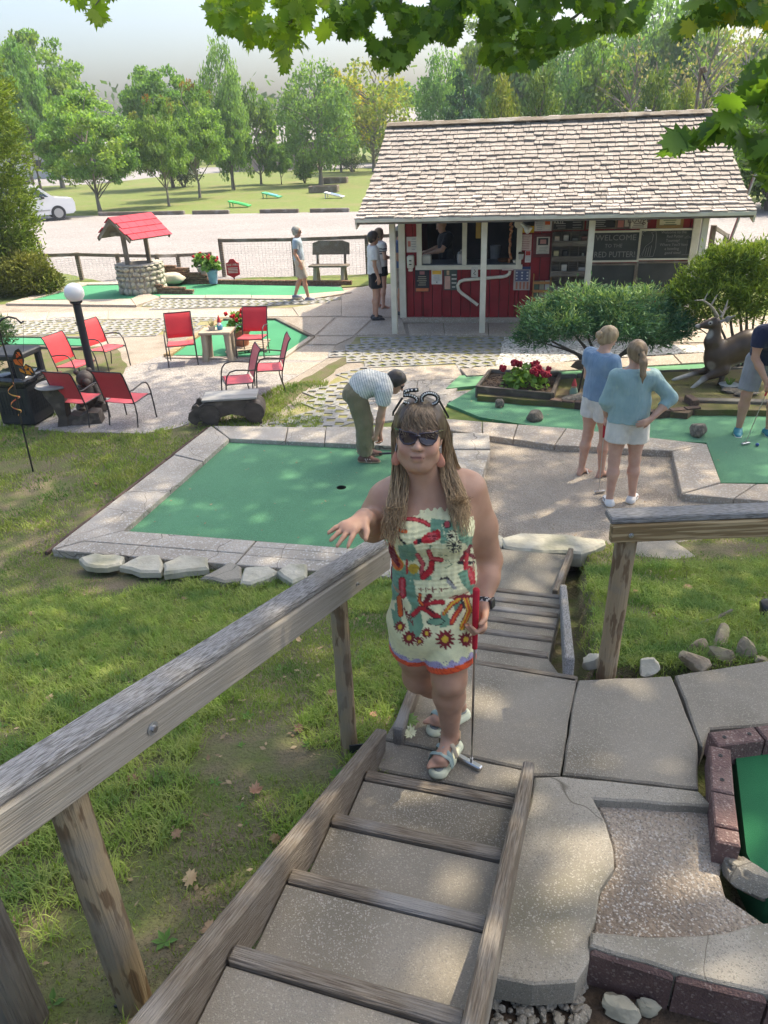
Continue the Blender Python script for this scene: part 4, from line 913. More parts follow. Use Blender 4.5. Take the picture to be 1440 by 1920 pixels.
# service mast with looped cables behind the ridge
kpart(MB().tube([(5.75, 4.1, 2.9), (5.75, 4.1, 4.35)], 0.03, 10).tube([(5.75, 4.1, 4.35), (5.76, 4.08, 4.42), (5.80, 4.02, 4.42), (5.82, 4.0, 4.36)], 0.045, 10), 'service_mast', 'wood_grey')
for k in range(4):
 b = MB().tube([(5.78, 4.05, 4.36 - .02 * k), (5.95 + .05 * k, 4.0, 4.1 - .1 * k), (5.9 + .04 * k, 3.98, 3.75), (5.80, 4.05, 3.5)], 0.006, 5); kpart(b, 'cable', 'black')
kpart(MB().tube([(4.62, YR - 0.1, 3.7), (4.75, YR - 0.1, 3.69)], 0.02, 8).tube([(4.66, YR - .1, 3.69), (4.64, YR - .12, 3.76)], 0.015, 6), 'roof_clamp', 'zinc')
# white waste pipe below the window
def wp(pts, y=YW - 0.06): return [K(a, b_, y) for a, b_ in pts]
kpart(MB().tube(wp([(956, 508), (955, 513), (950, 517), (943, 519), (905, 522), (870, 525), (862, 528), (858, 535), (860, 544), (866, 550), (880, 560), (896, 572)]), 0.032, 10), 'waste_pipe', 'white', smooth=60)
q = K(952, 504, YW - 0.03); kpart(MB().box(q, (0.22, 0.03, 0.055), 0.003), 'pipe_plate', paint((.62, .50, .46)))
q = K(890, 510, YW - 0.03); e = MB().box(q, (0.13, 0.04, 0.19), 0.006); eb = kpart(e, 'outlet_box', paint((.6, .58, .52)))
kpart(MB().tube([q + Vector((-.01, -.03, .05)), q + Vector((.02, -.035, .02)), q + Vector((-.02, -.035, -.02)), q + Vector((.02, -.03, -.05))], 0.007, 6), 'hook', 'black', eb)
# floodlights on the right window post
q = K(972, 420, YW - 0.12)
fl = kpart(MB().lathe([(0.0, -.03), (0.075, -.03), (0.075, .03), (0.0, .03)], (0, 0, 0), 20).xform(Matrix.Translation(q) @ Matrix.Rotation(R(90), 4, 'X')), 'lamp_base', 'white', smooth=40)
kpart(MB().lathe([(0.03, 0), (0.035, .10), (0.07, .17), (0.075, .22), (0.0, .215)], (0, 0, 0), 18).xform(Matrix.Translation(q + Vector((.05, -.06, .02))) @ Matrix.Rotation(R(125), 4, Vector((.5, 1, 0)))), 'flood_lamp', paint((.8, .8, .8), 0.3), fl, smooth=40)
# ---- things fixed to or standing at the kiosk
def ktext(body, size, c, par, m, name='lettering', align='CENTER', sx=1.0, fit=None):
 cu = bpy.data.curves.new('t', 'FONT'); cu.body = body; cu.size = size; cu.align_x = align; cu.align_y = 'CENTER'; cu.extrude = 0.0015; cu.resolution_u = 2
 tmp = bpy.data.objects.new('t', cu); COL.objects.link(tmp); me = bpy.data.meshes.new_from_object(tmp); bpy.data.objects.remove(tmp); bpy.data.curves.remove(cu)
 if fit: xs_ = [v.co.x for v in me.vertices]; sx = fit / (max(xs_) - min(xs_))
 me.name = name; o = bpy.data.objects.new(name, me); COL.objects.link(o); me.materials.clear(); me.materials.append(m); o.parent = par
 o.matrix_local = Matrix.Translation(c) @ Matrix.Rotation(R(90), 4, 'X') @ Matrix.Diagonal((sx, 1, 1, 1)); return o
def panel(name, label, cat, x0, y0, x1, y1, m, y=YW - 0.012, th=0.008, frame=None, fw=0.03, group=None):
 a, c = K(x0, y0, y), K(x1, y1, y); t = thing(name, label, cat, KM @ Vector(((a.x + c.x) / 2, y, min(a.z, c.z))), KRZ, group)
 w, h = abs(c.x - a.x), abs(a.z - c.z)
 MB().box((0, 0, h / 2), (w, th, h), 0.001).build('sheet', m if not isinstance(m, str) else M[m], t, local=True)
 if frame is not None:
  for (cx, cz, ww, hh) in ((0, h - fw / 2, w, fw), (0, fw / 2, w, fw), (-w / 2 + fw / 2, h / 2, fw, h - 2 * fw), (w / 2 - fw / 2, h / 2, fw, h - 2 * fw)):
   MB().box((cx, -0.008, cz), (ww, 0.024, hh), 0.003).build('frame', frame, t, local=True)
 t['w'] = w; t['h'] = h; return t
def bar(t, cx, cz, w, h, c, nm='print', y=-0.0062):
 W_, H_ = t['w'], t['h']; return MB().box((cx * W_, y, cz * H_), (w * W_, 0.003, h * H_)).build(nm, paint(c, 0.8), t, local=True)
def lines(t, z0, z1, n, c, x0=-.4, x1=.4, hh=None, seed=1):
 rg = random.Random(seed)
 for i in range(n):
  z_ = z0 + (z1 - z0) * i / max(1, n - 1); w = (x1 - x0) * rg.uniform(.6, 1); bar(t, (x0 + x1) / 2 + rg.uniform(-.03, .03), z_, w, hh or abs(z1 - z0) / n * .4, c)
WH = (.62, .60, .56); DK = (.03, .03, .035)
t = panel('poster', 'white notice sheet beside the window, above the soap dispenser', 'poster', 762, 444, 783, 473, paint(WH, .8)); bar(t, -.25, .55, .25, .35, (.55, .2, .15)); lines(t, .85, .2, 5, (.35, .35, .36), -.1, .4)
t = panel('poster', 'black event poster with orange foot, lowest left of the window', 'poster', 778, 504, 805, 547, paint(DK, .7)); t['w'] and bar(t, 0, .09, .9, .14, (.55, .18, .08)); bar(t, 0, .82, .35, .14, (.35, .16, .15)); lines(t, .66, .3, 5, (.4, .36, .25), seed=3)
t = panel('poster', 'white flyer with an orange heading between two dark posters', 'poster', 809, 506, 829, 533, paint(WH, .8)); bar(t, 0, .82, .86, .26, (.75, .42, .06)); lines(t, .6, .3, 4, (.4, .4, .4), -.35, .35, seed=4); bar(t, 0, .15, .12, .1, (.2, .2, .2))
t = panel('poster', 'dark patterned poster with a pale robed figure, left of the pipe', 'poster', 832, 503, 857, 544, paint((.07, .09, .08), .7)); bar(t, -.22, .35, .42, .6, (.55, .33, .26)); bar(t, -.18, .8, .2, .2, (.5, .32, .2)); lines(t, .7, .15, 4, (.6, .58, .5), .05, .45, seed=5)
t = panel('poster', 'patriotic poster with stars and stripes right of the white pipe', 'poster', 964, 500, 993, 544, paint((.42, .36, .32), .8)); bar(t, 0, .94, .98, .12, (.04, .06, .16)); bar(t, 0, .62, .8, .46, (.10, .12, .2))
for k in range(9): bar(t, -.32 + .32 * (k % 3), .75 - .13 * (k // 3), .1, .06, (.6, .6, .6), y=-0.008)
for k in range(4): bar(t, -.3 + .22 * k, .2, .11, .3, (.45, .16, .10))
t = panel('poster', 'pink and white event sheet on the wall right of the window', 'poster', 974, 440, 996, 469, paint((.60, .46, .42), .8)); lines(t, .9, .1, 8, (.35, .2, .18), seed=6)
t = panel('poster', 'yellow and black sign at the top, just under the floodlight', 'sign', 974, 412, 1001, 436, paint((.62, .38, .03), .7)); bar(t, 0, .75, 1, .5, DK); bar(t, .25, .3, .2, .2, (.3, .2, .05))
t = panel('sign', 'white cartoon sign with a red-hatted blob beside the yellow sign', 'sign', 1003, 411, 1034, 433, paint((.62, .60, .6), .7)); lines(t, .85, .15, 5, (.35, .35, .42), -.45, .05, seed=7)
for k, (cx, cz, w, h, c) in enumerate(((.25, .72, .3, .4, (.7, .13, .03)), (.25, .35, .32, .35, (.7, .66, .62)))): bar(t, cx, cz, w, h, c)
t = panel('notice', 'small red and white card below the pink event sheet', 'notice', 985, 470, 995, 492, paint((.65, .62, .6), .8)); bar(t, 0, .78, .8, .36, (.5, .07, .06)); lines(t, .5, .15, 4, (.4, .4, .4), seed=2)
t = panel('picture_frame', 'framed certificate with a photo in a dark red frame', 'picture', 1001, 438, 1035, 482, paint((.60, .57, .48), .7), frame=paint((.13, .025, .03), .5), fw=.06); bar(t, 0, .66, .52, .3, (.06, .06, .06)); bar(t, 0, .66, .3, .18, (.5, .25, .22), y=-.008); lines(t, .42, .16, 5, (.3, .3, .28), -.3, .3, seed=8)
mb1 = panel('menu_board', 'black menu board with chalk writing above the box rack', 'board', 1036, 411, 1095, 431, paint(DK, .6), frame=M['wood_grey'], fw=.025); ktext('RATE', .075, (-.30 * mb1['w'], -.014, .72 * mb1['h']), mb1, paint(WH, .8)); lines(mb1, .6, .2, 3, (.4, .4, .4), -.4, .0, .05, 4); lines(mb1, .7, .2, 3, (.4, .4, .4), .1, .4, .05, 5)
mb2 = panel('menu_board', 'short black menu board behind the third porch post', 'board', 1100, 409, 1155, 429, paint(DK, .6), frame=M['wood_grey'], fw=.025); lines(mb2, .75, .25, 4, (.4, .4, .4), -.35, .2, .05, 9)
t = panel('poster', 'small collage poster with reddish figures next to the lodge sign', 'poster', 1157, 408, 1182, 429, paint((.10, .08, .08), .7)); bar(t, -.2, .45, .4, .6, (.5, .2, .18)); bar(t, .22, .5, .3, .6, (.45, .42, .38))
t = panel('sign', 'white sign reading Lodge above the chalkboards', 'sign', 1182, 406, 1213, 428, paint((.66, .62, .56), .7)); ktext('Lodge', .17, (0, -.008, .74 * t['h']), t, paint((.12, .08, .08), .8)); lines(t, .42, .12, 3, (.2, .17, .16), -.4, .4, .07, 3)
t = panel('picture_frame', 'gold framed notice at the top right of the kiosk front', 'picture', 1233, 403, 1280, 427, paint((.62, .58, .42), .7), frame=paint((.30, .19, .07), .4), fw=.05); lines(t, .75, .25, 4, (.22, .25, .16), -.3, .3, .07, 6)
# chalkboards
CHALK = mat('chalkboard', (0.035, 0.042, 0.04), (0.055, 0.062, 0.06), 3, rough=0.55, c3=(0.09, 0.10, 0.10), c3s=2.0, c3t=(0.55, 0.8)); CW = paint((.26, .26, .25), 0.9); CG = paint((.18, .18, .175), .9)
cb1 = panel('chalkboard', 'chalkboard with Welcome to the Red Putter in block letters', 'chalkboard', 1103, 433, 1197, 491, CHALK, frame=M['white'], fw=.035)
h = cb1['h']; w = cb1['w']
ktext('WELCOME', h * .25, (.03 * w, -.012, h * .77), cb1, CW, fit=w * .76); ktext('TO THE', h * .16, (0, -.012, h * .52), cb1, CW); ktext('RED PUTTER!', h * .26, (.035 * w, -.012, h * .24), cb1, CW, fit=w * .76)
cb2 = panel('chalkboard', 'chalkboard with a howling wolf drawing and a tourney greeting', 'chalkboard', 1200, 429, 1294, 487, CHALK, frame=M['white'], fw=.035)
h = cb2['h']; w = cb2['w']
for k, s__ in enumerate(('Welcome to the', 'Red Putter', 'Tourney!', "Where You'll have", 'a howling', 'good time!')): ktext(s__, h * .125, (w * (.13 + .03 * (k % 2)), -.012, h * (.88 - .13 * k)), cb2, CW, sx=.95)
wolf = [(-.44, .10), (-.36, .45), (-.25, .60), (-.24, .80), (-.28, .88), (-.20, .92), (-.18, .75), (-.17, .40), (-.20, .12)]
b = MB().tube([(x_ * w, -.008, z_ * h) for x_, z_ in wolf], .006, 5, closed=True); [b.tube([(-.40 * w + .045 * w * k, -.008, .14 * h), (-.37 * w + .04 * w * k, -.008, (.38 + .03 * k) * h)], .005, 5) for k in range(4)]
b.tube([((-.40 + .05 * math.cos(a_)) * w, -.008, (.85 + .07 * math.sin(a_)) * h) for a_ in (1.2, 2, 2.8, 3.6, 4.4)], .006, 5); b.build('chalk_drawing', CW, cb2, local=True)
b = MB().tube([(.40 * w, -.008, .2 * h), (.40 * w, -.008, .62 * h)], .005, 5).tube([(.34 * w, -.008, .70 * h), (.40 * w, -.008, .76 * h), (.46 * w, -.008, .70 * h), (.34 * w, -.008, .69 * h)], .006, 5).tube([(.33 * w, -.008, .17 * h), (.46 * w, -.008, .18 * h)], .006, 5); b.build('chalk_drawing', CG, cb2, local=True)
panel('chalkboard', 'blank lower chalkboard to the left, wiped with smears', 'chalkboard', 1101, 494, 1188, 548, CHALK, frame=M['wood_grey'], fw=.035)
panel('chalkboard', 'blank lower chalkboard to the right, behind the yellow-green bush', 'chalkboard', 1194, 490, 1284, 546, CHALK, frame=M['wood_grey'], fw=.035)
# rack of pigeonholes
a, c = K(1037, 434, YW), K(1095, 545, YW); W_, H_ = c.x - a.x, a.z - c.z
rk = thing('pigeonhole_rack', 'dark weathered wooden rack of pigeonholes left of the chalkboards', 'rack', KM @ Vector((a.x, YW - 0.14, c.z)), KRZ)
MB().box((W_ / 2, 0.13, H_ / 2), (W_, 0.012, H_)).build('back', M['wood_old'], rk, local=True)
for k in range(4): MB().box((W_ / 2, 0.0, H_ * (k / 4) + .07), (W_, 0.02, 0.10), .002, None, 0).build('front_board', M['wood_old'], rk, local=True); MB().box((W_ / 2, 0.065, H_ * (k / 4) + .03), (W_, 0.12, 0.015)).build('shelf', M['wood_old'], rk, local=True)
for k in range(5): MB().box((W_ * k / 4, 0.062, H_ / 2), (0.014, 0.115, H_ - .01)).build('divider', M['wood_old'], rk, local=True)
for k, (ci, ri, ww, hh, cc, lab) in enumerate(((0, 3, .1, .11, (.6, .5, .4), 'round cream tin in the top left pigeonhole'), (1, 3, .1, .13, (.5, .5, .46), 'white boxed item in the second top pigeonhole'), (2, 3, .1, .07, (.3, .3, .28), 'low grey box in the third top pigeonhole'), (3, 3, .11, .1, (.2, .11, .09), 'brown box in the top right pigeonhole'), (0, 2, .1, .12, (.55, .48, .26), 'yellowish tin in the second row, first pigeonhole'), (1, 2, .1, .12, (.06, .06, .06), 'black box in the second row, second pigeonhole'), (3, 2, .04, .07, (.5, .48, .36), 'tiny cream bottle in the second row, last pigeonhole'), (1, 1, .11, .14, (.55, .52, .46), 'white packet in the third row of pigeonholes'), (3, 1, .14, .09, (.35, .34, .33), 'grey card box in the third row, last pigeonhole'))):
 q = KM @ Vector((a.x + W_ * (ci + .5) / 4, YW - 0.075, c.z + H_ * ri / 4 + .04 + hh / 2 + .05))
 o = MB().box((0, 0, 0), (ww, .05, hh), .012).box((0, -.026, hh * .05), (ww * .7, .004, hh * .3)).build('box', paint(cc)); o.location = q; o.rotation_euler = (0, 0, KRZ); tag(o, lab, 'box', 'boxes in the pigeonhole rack')
# leaflet stand
a, c = K(1000, 512, YW), K(1031, 562, YW); W_, H_ = c.x - a.x, a.z - c.z
ls = thing('leaflet_stand', 'orange wooden leaflet stand on the wall beside the pigeonholes', 'stand', KM @ Vector((a.x, YW - 0.12, c.z)), KRZ); OW = mat('orange_wood', (.42, .20, .07), (.34, .16, .05), 6, stretch=(.2, 1, 1), rough=.6)
for xx in (0.012, W_ - .012): MB().box((xx, 0.05, H_ / 2), (.02, .1, H_), .002).build('upright', OW, ls, local=True)
for k in range(3): MB().box((W_ / 2, 0.0, H_ * (.06 + .31 * k)), (W_, .012, .05), .002).build('rail', OW, ls, local=True)
for k in range(6): MB().box((W_ * (.2 + .3 * (k % 3)), .04 + .01 * (k % 2), H_ * (.12 + .31 * (k // 3)) + .08), (.09, .01, .16)).build('leaflet', paint(((.1, .14, .1), (.3, .28, .2), (.5, .48, .44))[k % 3], .7), ls, local=True)
# dispenser
a = K(770, 495, YW - .05); t = thing('soap_dispenser', 'cream wall dispenser at the left corner of the kiosk', 'dispenser', KM @ a, KRZ)
MB().box((0, 0, .04), (.14, .11, .25), .03).build('case', M['white'], t, smooth=50, local=True); MB().box((0, -.056, .07), (.05, .006, .02)).build('window', M['black'], t, local=True); MB().box((0, -.03, -.11), (.09, .06, .05), .012).build('spout', M['white'], t, local=True); MB().box((0, -.056, .0), (.05, .006, .02)).build('button', M['black'], t, local=True)
# candy jar
a = K(865, 489, YW + .12); t = thing('candy_jar', 'glass jar of coloured sweets with a knobbed lid on the counter', 'jar', KM @ Vector((a.x, YW + .12, ws + .02)), KRZ)
MB().lathe([(.0, 0), (.085, 0), (.09, .03), (.09, .17), (.07, .19)], n=20, cap=False).build('glass', glass('jar_glass', (.9, .95, .95), .3), t, smooth=60, local=True); MB().lathe([(.0, .195), (.075, .195), (.06, .215), (.02, .225), (.025, .25), (0, .262)], n=18, cap=False).build('lid', M['zinc'], t, smooth=50, local=True)
b = MB(); rg = random.Random(3); cm = []
for k in range(46):
 an, rr = rg.uniform(0, 6.28), .065 * math.sqrt(rg.random()); b.sphere((rr * math.cos(an), rr * math.sin(an), rg.uniform(.02, .16)), .02, 8, 5)
stuff(b.build('sweets', mat('sweets', (.6, .12, .05), (.6, .5, .35), 22, rough=.4, c3=(.1, .25, .08), c3s=18, c3t=(.55, .6)), t, smooth=60, local=True))
a = K(800, 484, YW + .1); o = MB().box((0, 0, .075), (.17, .15, .15), .01).box((0, 0, .155), (.15, .13, .012)).build('till', paint((.6, .58, .5))); o.location = KM @ Vector((a.x, YW + .13, ws + .02)); o.rotation_euler = (0, 0, KRZ); tag(o, 'white card till at the left end of the counter', 'till')
a = K(966, 489, YW + .1); o = MB().lathe([(.0, 0), (.035, 0), (.05, .06), (.046, .06), (.03, .01)], n=16).build('bowl', paint((.6, .58, .52)), smooth=40); o.location = KM @ Vector((a.x, YW + .06, ws + .02)); tag(o, 'small white bowl at the right end of the counter', 'bowl')
a = K(945, 482, YW + .25); o = MB().lathe([(.0, 0), (.10, 0), (.14, .05), (.13, .05), (.09, .015)], n=18).build('basket', paint((.2, .09, .05)), smooth=40); o.location = KM @ Vector((a.x, YW + .27, ws + .02)); tag(o, 'shallow brown basket on the counter under the hanging strand', 'basket')
a = K(958, 440, YW + .1)
b = MB(); rg = random.Random(8)
for k in range(26): b.sphere((rg.uniform(-.02, .02), rg.uniform(-.02, .02), -.5 + k * .038), .026, 8, 6, (1, 1, 1.3))
o = b.build('chilli_string', mat('chillies', (.4, .10, .05), (.5, .3, .16), 30, rough=.5), smooth=60); o.location = KM @ Vector((a.x, YW + .10, 1.62)); tag(o, 'string of dried red chillies hanging at the right of the window', 'garland')
a = K(928, 475, YW + .7); o = MB().lathe([(.09, 0), (.11, .42), (.105, .42), (.09, .02)], n=14).build('waste_bin', paint((.25, .26, .29))); o.location = KM @ Vector((a.x, YW + .9, ws - .18)); tag(o, 'grey plastic bin inside the kiosk behind the counter', 'bin')
a = K(897, 432, YW + .5); o = MB().box((0, 0, 0), (.1, .03, .3), .01).build('paper_bag', paint((.55, .36, .10))); o.location = KM @ Vector((a.x, YW + .5, a.z)); o.rotation_euler = (0, 0, KRZ); tag(o, 'yellow paper bag hanging behind the counter opening', 'bag')
a = K(977, 480, YW - .07); t = thing('flower_pot', 'small white pot hanging on the right window post', 'pot', KM @ a, KRZ); MB().lathe([(.0, -.06), (.04, -.06), (.055, .04), (.05, .04)], n=14).build('pot', paint((.5, .48, .45)), t, smooth=40, local=True); b = MB(); [b.sphere((.03 * math.cos(k), .03 * math.sin(k), .05), .028, 7, 5) for k in range(6)]; b.build('soil', M['soil'], t, local=True)
# slanting steel pole beyond the right corner
e0 = KM @ K(1352, 610, 2.5); t = MB().tube([Q(1362, 470, 15.8), Q(1424, 305, 15.8)], 0.03, 10)
tag(t.build('guy_pole', M['zinc'], smooth=50), 'slanting galvanised pole standing beyond the right end of the kiosk', 'pole')
# ================================================================== TREES AND SHRUBS
def leafmat(name, trans=0.42, rough=0.6, rnd=0.08, hue=0.012):
 return mat(name, (1, 1, 1), (0.75, 0.8, 0.7), 6, rough=rough, trans=trans, col=True, rnd=rnd, hue=hue, spec=0.25)
M['foliage'] = leafmat('foliage'); M['conifer'] = leafmat('conifer_foliage', 0.18, 0.75)
M['bark'] = mat('bark', (0.17, 0.14, 0.115), (0.10, 0.08, 0.065), 12, stretch=(.25, 1, 1), rough=.95, bump=.8, bs=20, bstretch=(.2, 2, 2))
M['bark_pale'] = mat('pale_bark', (0.26, 0.23, 0.20), (0.17, 0.15, 0.13), 9, stretch=(.3, 1, 1), rough=.95)
M['twig'] = mat('twigs', (0.21, 0.18, 0.165), rough=.9)
def quads(C, S, rg, up=0.0, asp=0.7, D=None):
 n = len(C); nr = rg.normal(size=(n, 3)); nr[:, 2] += up; nr /= np.linalg.norm(nr, axis=1)[:, None]
 a = rg.normal(size=(n, 3)) if D is None else D + rg.normal(size=(n, 3)) * 0.35
 a -= (a * nr).sum(1)[:, None] * nr; a /= np.linalg.norm(a, axis=1)[:, None]; b = np.cross(nr, a)
 S = S[:, None]
 V = np.stack([C - a * S, C + b * S * asp, C + a * S, C - b * S * asp], 1).reshape(-1, 3); i = np.arange(n) * 4
 return V, np.stack([i, i + 1, i + 2, i + 3], 1)
def crown_points(kind, n, rg, nclump):
 zb = {'maple': .26, 'poplar': .12, 'cedar': .02, 'open': .22, 'conifer': .03}[kind]
 ct = []
 while len(ct) < nclump:
  p = rg.uniform(-1, 1, 3); t = (p[2] + 1) / 2
  if kind in ('cedar', 'conifer'): r = (1 - t) ** 0.8 * 0.98 + 0.03
  elif kind == 'poplar': r = math.sin(math.pi * min(1, t * .85 + .12)) ** .6
  elif kind == 'maple': r = math.sin(math.pi * (t ** .8 * .84 + .14)) ** .65
  else: r = math.sin(math.pi * (t * .8 + .16)) ** .7
  rr = math.hypot(p[0], p[1])
  if rr > r or rr < r * 0.42 and rg.random() < .75: continue
  ct.append((p[0] * .5, p[1] * .5, zb + (1 - zb) * t * .97))
 ct = np.array(ct); k = rg.integers(0, nclump, n)
 sg = {'maple': .062, 'poplar': .09, 'cedar': .07, 'open': .10, 'conifer': .08}[kind]
 off = rg.normal(size=(n, 3)); off /= np.linalg.norm(off, axis=1)[:, None]; off *= (rg.random(n) ** .5)[:, None] * sg * 1.5
 off[:, 2] *= {'maple': .55, 'poplar': .7, 'cedar': 1.0, 'open': .5, 'conifer': .5}[kind]
 return ct, k, ct[k] + off
def tree_meshes(kind, seed, n, nclump, leaf, cols, bark='bark', tip=None):
 rg = np.random.default_rng(seed); ct, k, C = crown_points(kind, n, rg, nclump)
 S = rg.uniform(.6, 1.25, n) * leaf
 D = None
 if kind in ('cedar', 'conifer'): D = np.stack([C[:, 0] * 1.2, C[:, 1] * 1.2, np.full(n, .55 if kind == 'cedar' else -.1)], 1)
 V, F = quads(C, S, rg, .3, .38 if kind == 'cedar' else .62, D)
 cols = np.array(cols); cc = 1.35 * cols[rg.integers(0, len(cols), nclump)][k] * rg.uniform(.75, 1.25, n)[:, None]
 if tip is not None:
  w = np.clip((C[:, 2] - .72) / .2, 0, 1)[:, None] * (rg.random(n) < .65)[:, None] * (rg.random(nclump) < .6)[k][:, None]; cc = cc * (1 - w) + np.array(tip) * w
 cr = big_mesh('crown', V, F, M['conifer' if kind in ('cedar', 'conifer') else 'foliage'], col=np.repeat(cc, 4, 0))
 cm = cr.data; bpy.data.objects.remove(cr)
 b = MB(); rr = random.Random(seed); w = .014 if kind != 'poplar' else .02
 lean = [(rr.uniform(-.02, .02), rr.uniform(-.02, .02)) for _ in range(9)]
 spine = [Vector((lean[i][0] * i * .5, lean[i][1] * i * .5, i / 8 * .93)) for i in range(9)]; spine[0].z = -0.01
 b.tube(spine, [w * (1.9 if i == 0 else 1.25 - .95 * i / 8) for i in range(9)], 8)
 order = rr.sample(range(nclump), min(nclump, 46 if kind == 'open' else 22))
 for j in order:
  q = Vector(ct[j]); zz = max(.1, q.z - .22 * rr.uniform(.6, 1.2)); i = min(7, int(zz / .93 * 8)); s_ = spine[i].lerp(spine[i + 1], zz / .93 * 8 - i)
  md = s_.lerp(q, .5) + Vector((0, 0, .02)); b.tube([s_, md, q], [w * .5, w * .33, w * .12], 5, cap=False)
 t = b.build('trunk', M[bark]); tm = t.data; bpy.data.objects.remove(t)
 return cm, tm
GR = [(.115, .20, .06), (.145, .235, .07), (.095, .17, .055), (.165, .25, .075)]
TM = {
'maple': tree_meshes('maple', 1, 17000, 170, .0175, GR + [(.17, .23, .06)], 'bark_pale'),
'maple_b': tree_meshes('maple', 2, 16000, 150, .018, GR, 'bark_pale', tip=(.23, .13, .045)),
'maple_d': tree_meshes('maple', 3, 16000, 150, .018, [(.10, .19, .06), (.13, .22, .07), (.15, .24, .07)]),
'poplar': tree_meshes('poplar', 4, 10000, 120, .02, [(.13, .22, .09), (.16, .25, .10), (.10, .18, .07)], 'bark_pale'),
'poplar_b': tree_meshes('poplar', 14, 5000, 70, .03, [(.10, .17, .055), (.14, .20, .06), (.075, .13, .045)], 'bark_pale'),
'cedar': tree_meshes('cedar', 5, 9000, 150, .026, [(.15, .19, .03), (.11, .165, .035), (.20, .21, .035)]),
'cedar_b': tree_meshes('cedar', 15, 8000, 130, .028, [(.11, .17, .04), (.15, .20, .04), (.085, .14, .035)]),
'conifer': tree_meshes('conifer', 6, 9000, 140, .026, [(.035, .085, .05), (.05, .11, .06), (.04, .10, .045)]),
'open': tree_meshes('open', 7, 3800, 110, .022, [(.16, .20, .04), (.13, .185, .045), (.21, .21, .04)], 'twig'),
'yellow': tree_meshes('maple', 8, 6000, 80, .03, [(.34, .27, .02), (.28, .25, .03), (.40, .30, .02)]),
'bare': tree_meshes('open', 9, 900, 100, .018, [(.20, .17, .13), (.16, .18, .06)], 'twig'),
}
def tree(kind, xp, ytop, wpx, label, base=None, Y=None, name='tree', group='trees round the golf course', rz=None):
 if base is not None: p = P(*base); Y = p.y; X = p.x
 q = Q(xp, ytop, Y); X = X if base is not None else q.x; h = q.z
 dep = (Vector((q.x, q.y, q.z)) - CC).dot(CF); wm = wpx / FPX * dep * (.88 if base is not None else 1)
 t = thing(name, label, 'tree', (X, Y, 0), group=group)
 for nm, me in zip(('crown', 'trunk'), TM[kind]):
  o = bpy.data.objects.new(nm, me); COL.objects.link(o); o.parent = t
  o.scale = (wm, wm, h) if nm == 'crown' else (max(wm * .75, h * .6) if False else wm, wm, h); o.rotation_euler = (0, 0, rz if rz is not None else (xp * 1.7) % 6.28)
 return t
LW_ = 'trees on the lawn'; WD = 'trees of the wood behind the kiosk'
tree('maple', 150, 165, 215, 'yellow-green maple with a forked pale trunk nearest the white car', (188, 397), group=LW_)
tree('maple', 118, 50, 230, 'tall dense maple rising behind the maple by the white car', (118, 352), group=LW_)
tree('maple_d', 45, 78, 170, 'tall loose tree at the picture edge behind the arborvitae', (62, 345), group=LW_)
tree('maple_b', 300, 165, 130, 'small maple with faintly orange top and slim double trunk', (317, 386), group=LW_)
tree('maple_b', 362, 138, 150, 'maple tinged orange at the top, right of the small double-trunked one', (375, 371), group=LW_, rz=2.0)
tree('maple_d', 288, 112, 190, 'broad dark green tree behind the orange-tipped maples', (325, 352), group=LW_)
tree('poplar', 403, 68, 95, 'tall narrow poplar standing above the lawn trees', (437, 355), group=LW_)
tree('maple_d', 425, 180, 95, 'slim bushy tree below the tall narrow poplar', (440, 356), group=LW_, rz=.5)
tree('poplar_b', 480, 160, 85, 'narrow leafy tree right of the tall poplar', (490, 345), group=LW_)
tree('maple_d', 524, 262, 55, 'little young tree with a thin trunk on the lawn', (528, 345), group=LW_)
tree('poplar', 590, 112, 165, 'full upright tree with two slim trunks by the planter boxes', (602, 346), group=LW_, rz=1.0)
tree('poplar_b', 625, 165, 90, 'tree half hidden at the right of the twin-trunked tree', (640, 322), group=LW_)
tree('open', 700, 100, 215, 'thin see-through yellow-green tree with twiggy top, left of the kiosk roof', (702, 322), group=LW_)
tree('yellow', 640, 126, 110, 'round tree turning yellow behind the lawn trees', Y=95, group=LW_)
tree('maple_d', 745, 150, 150, 'distant green tree left of the grey house roof', Y=110, group=LW_)
tree('maple_d', 10, 60, 120, 'dark tree cut by the upper left picture edge', Y=70, group=LW_)
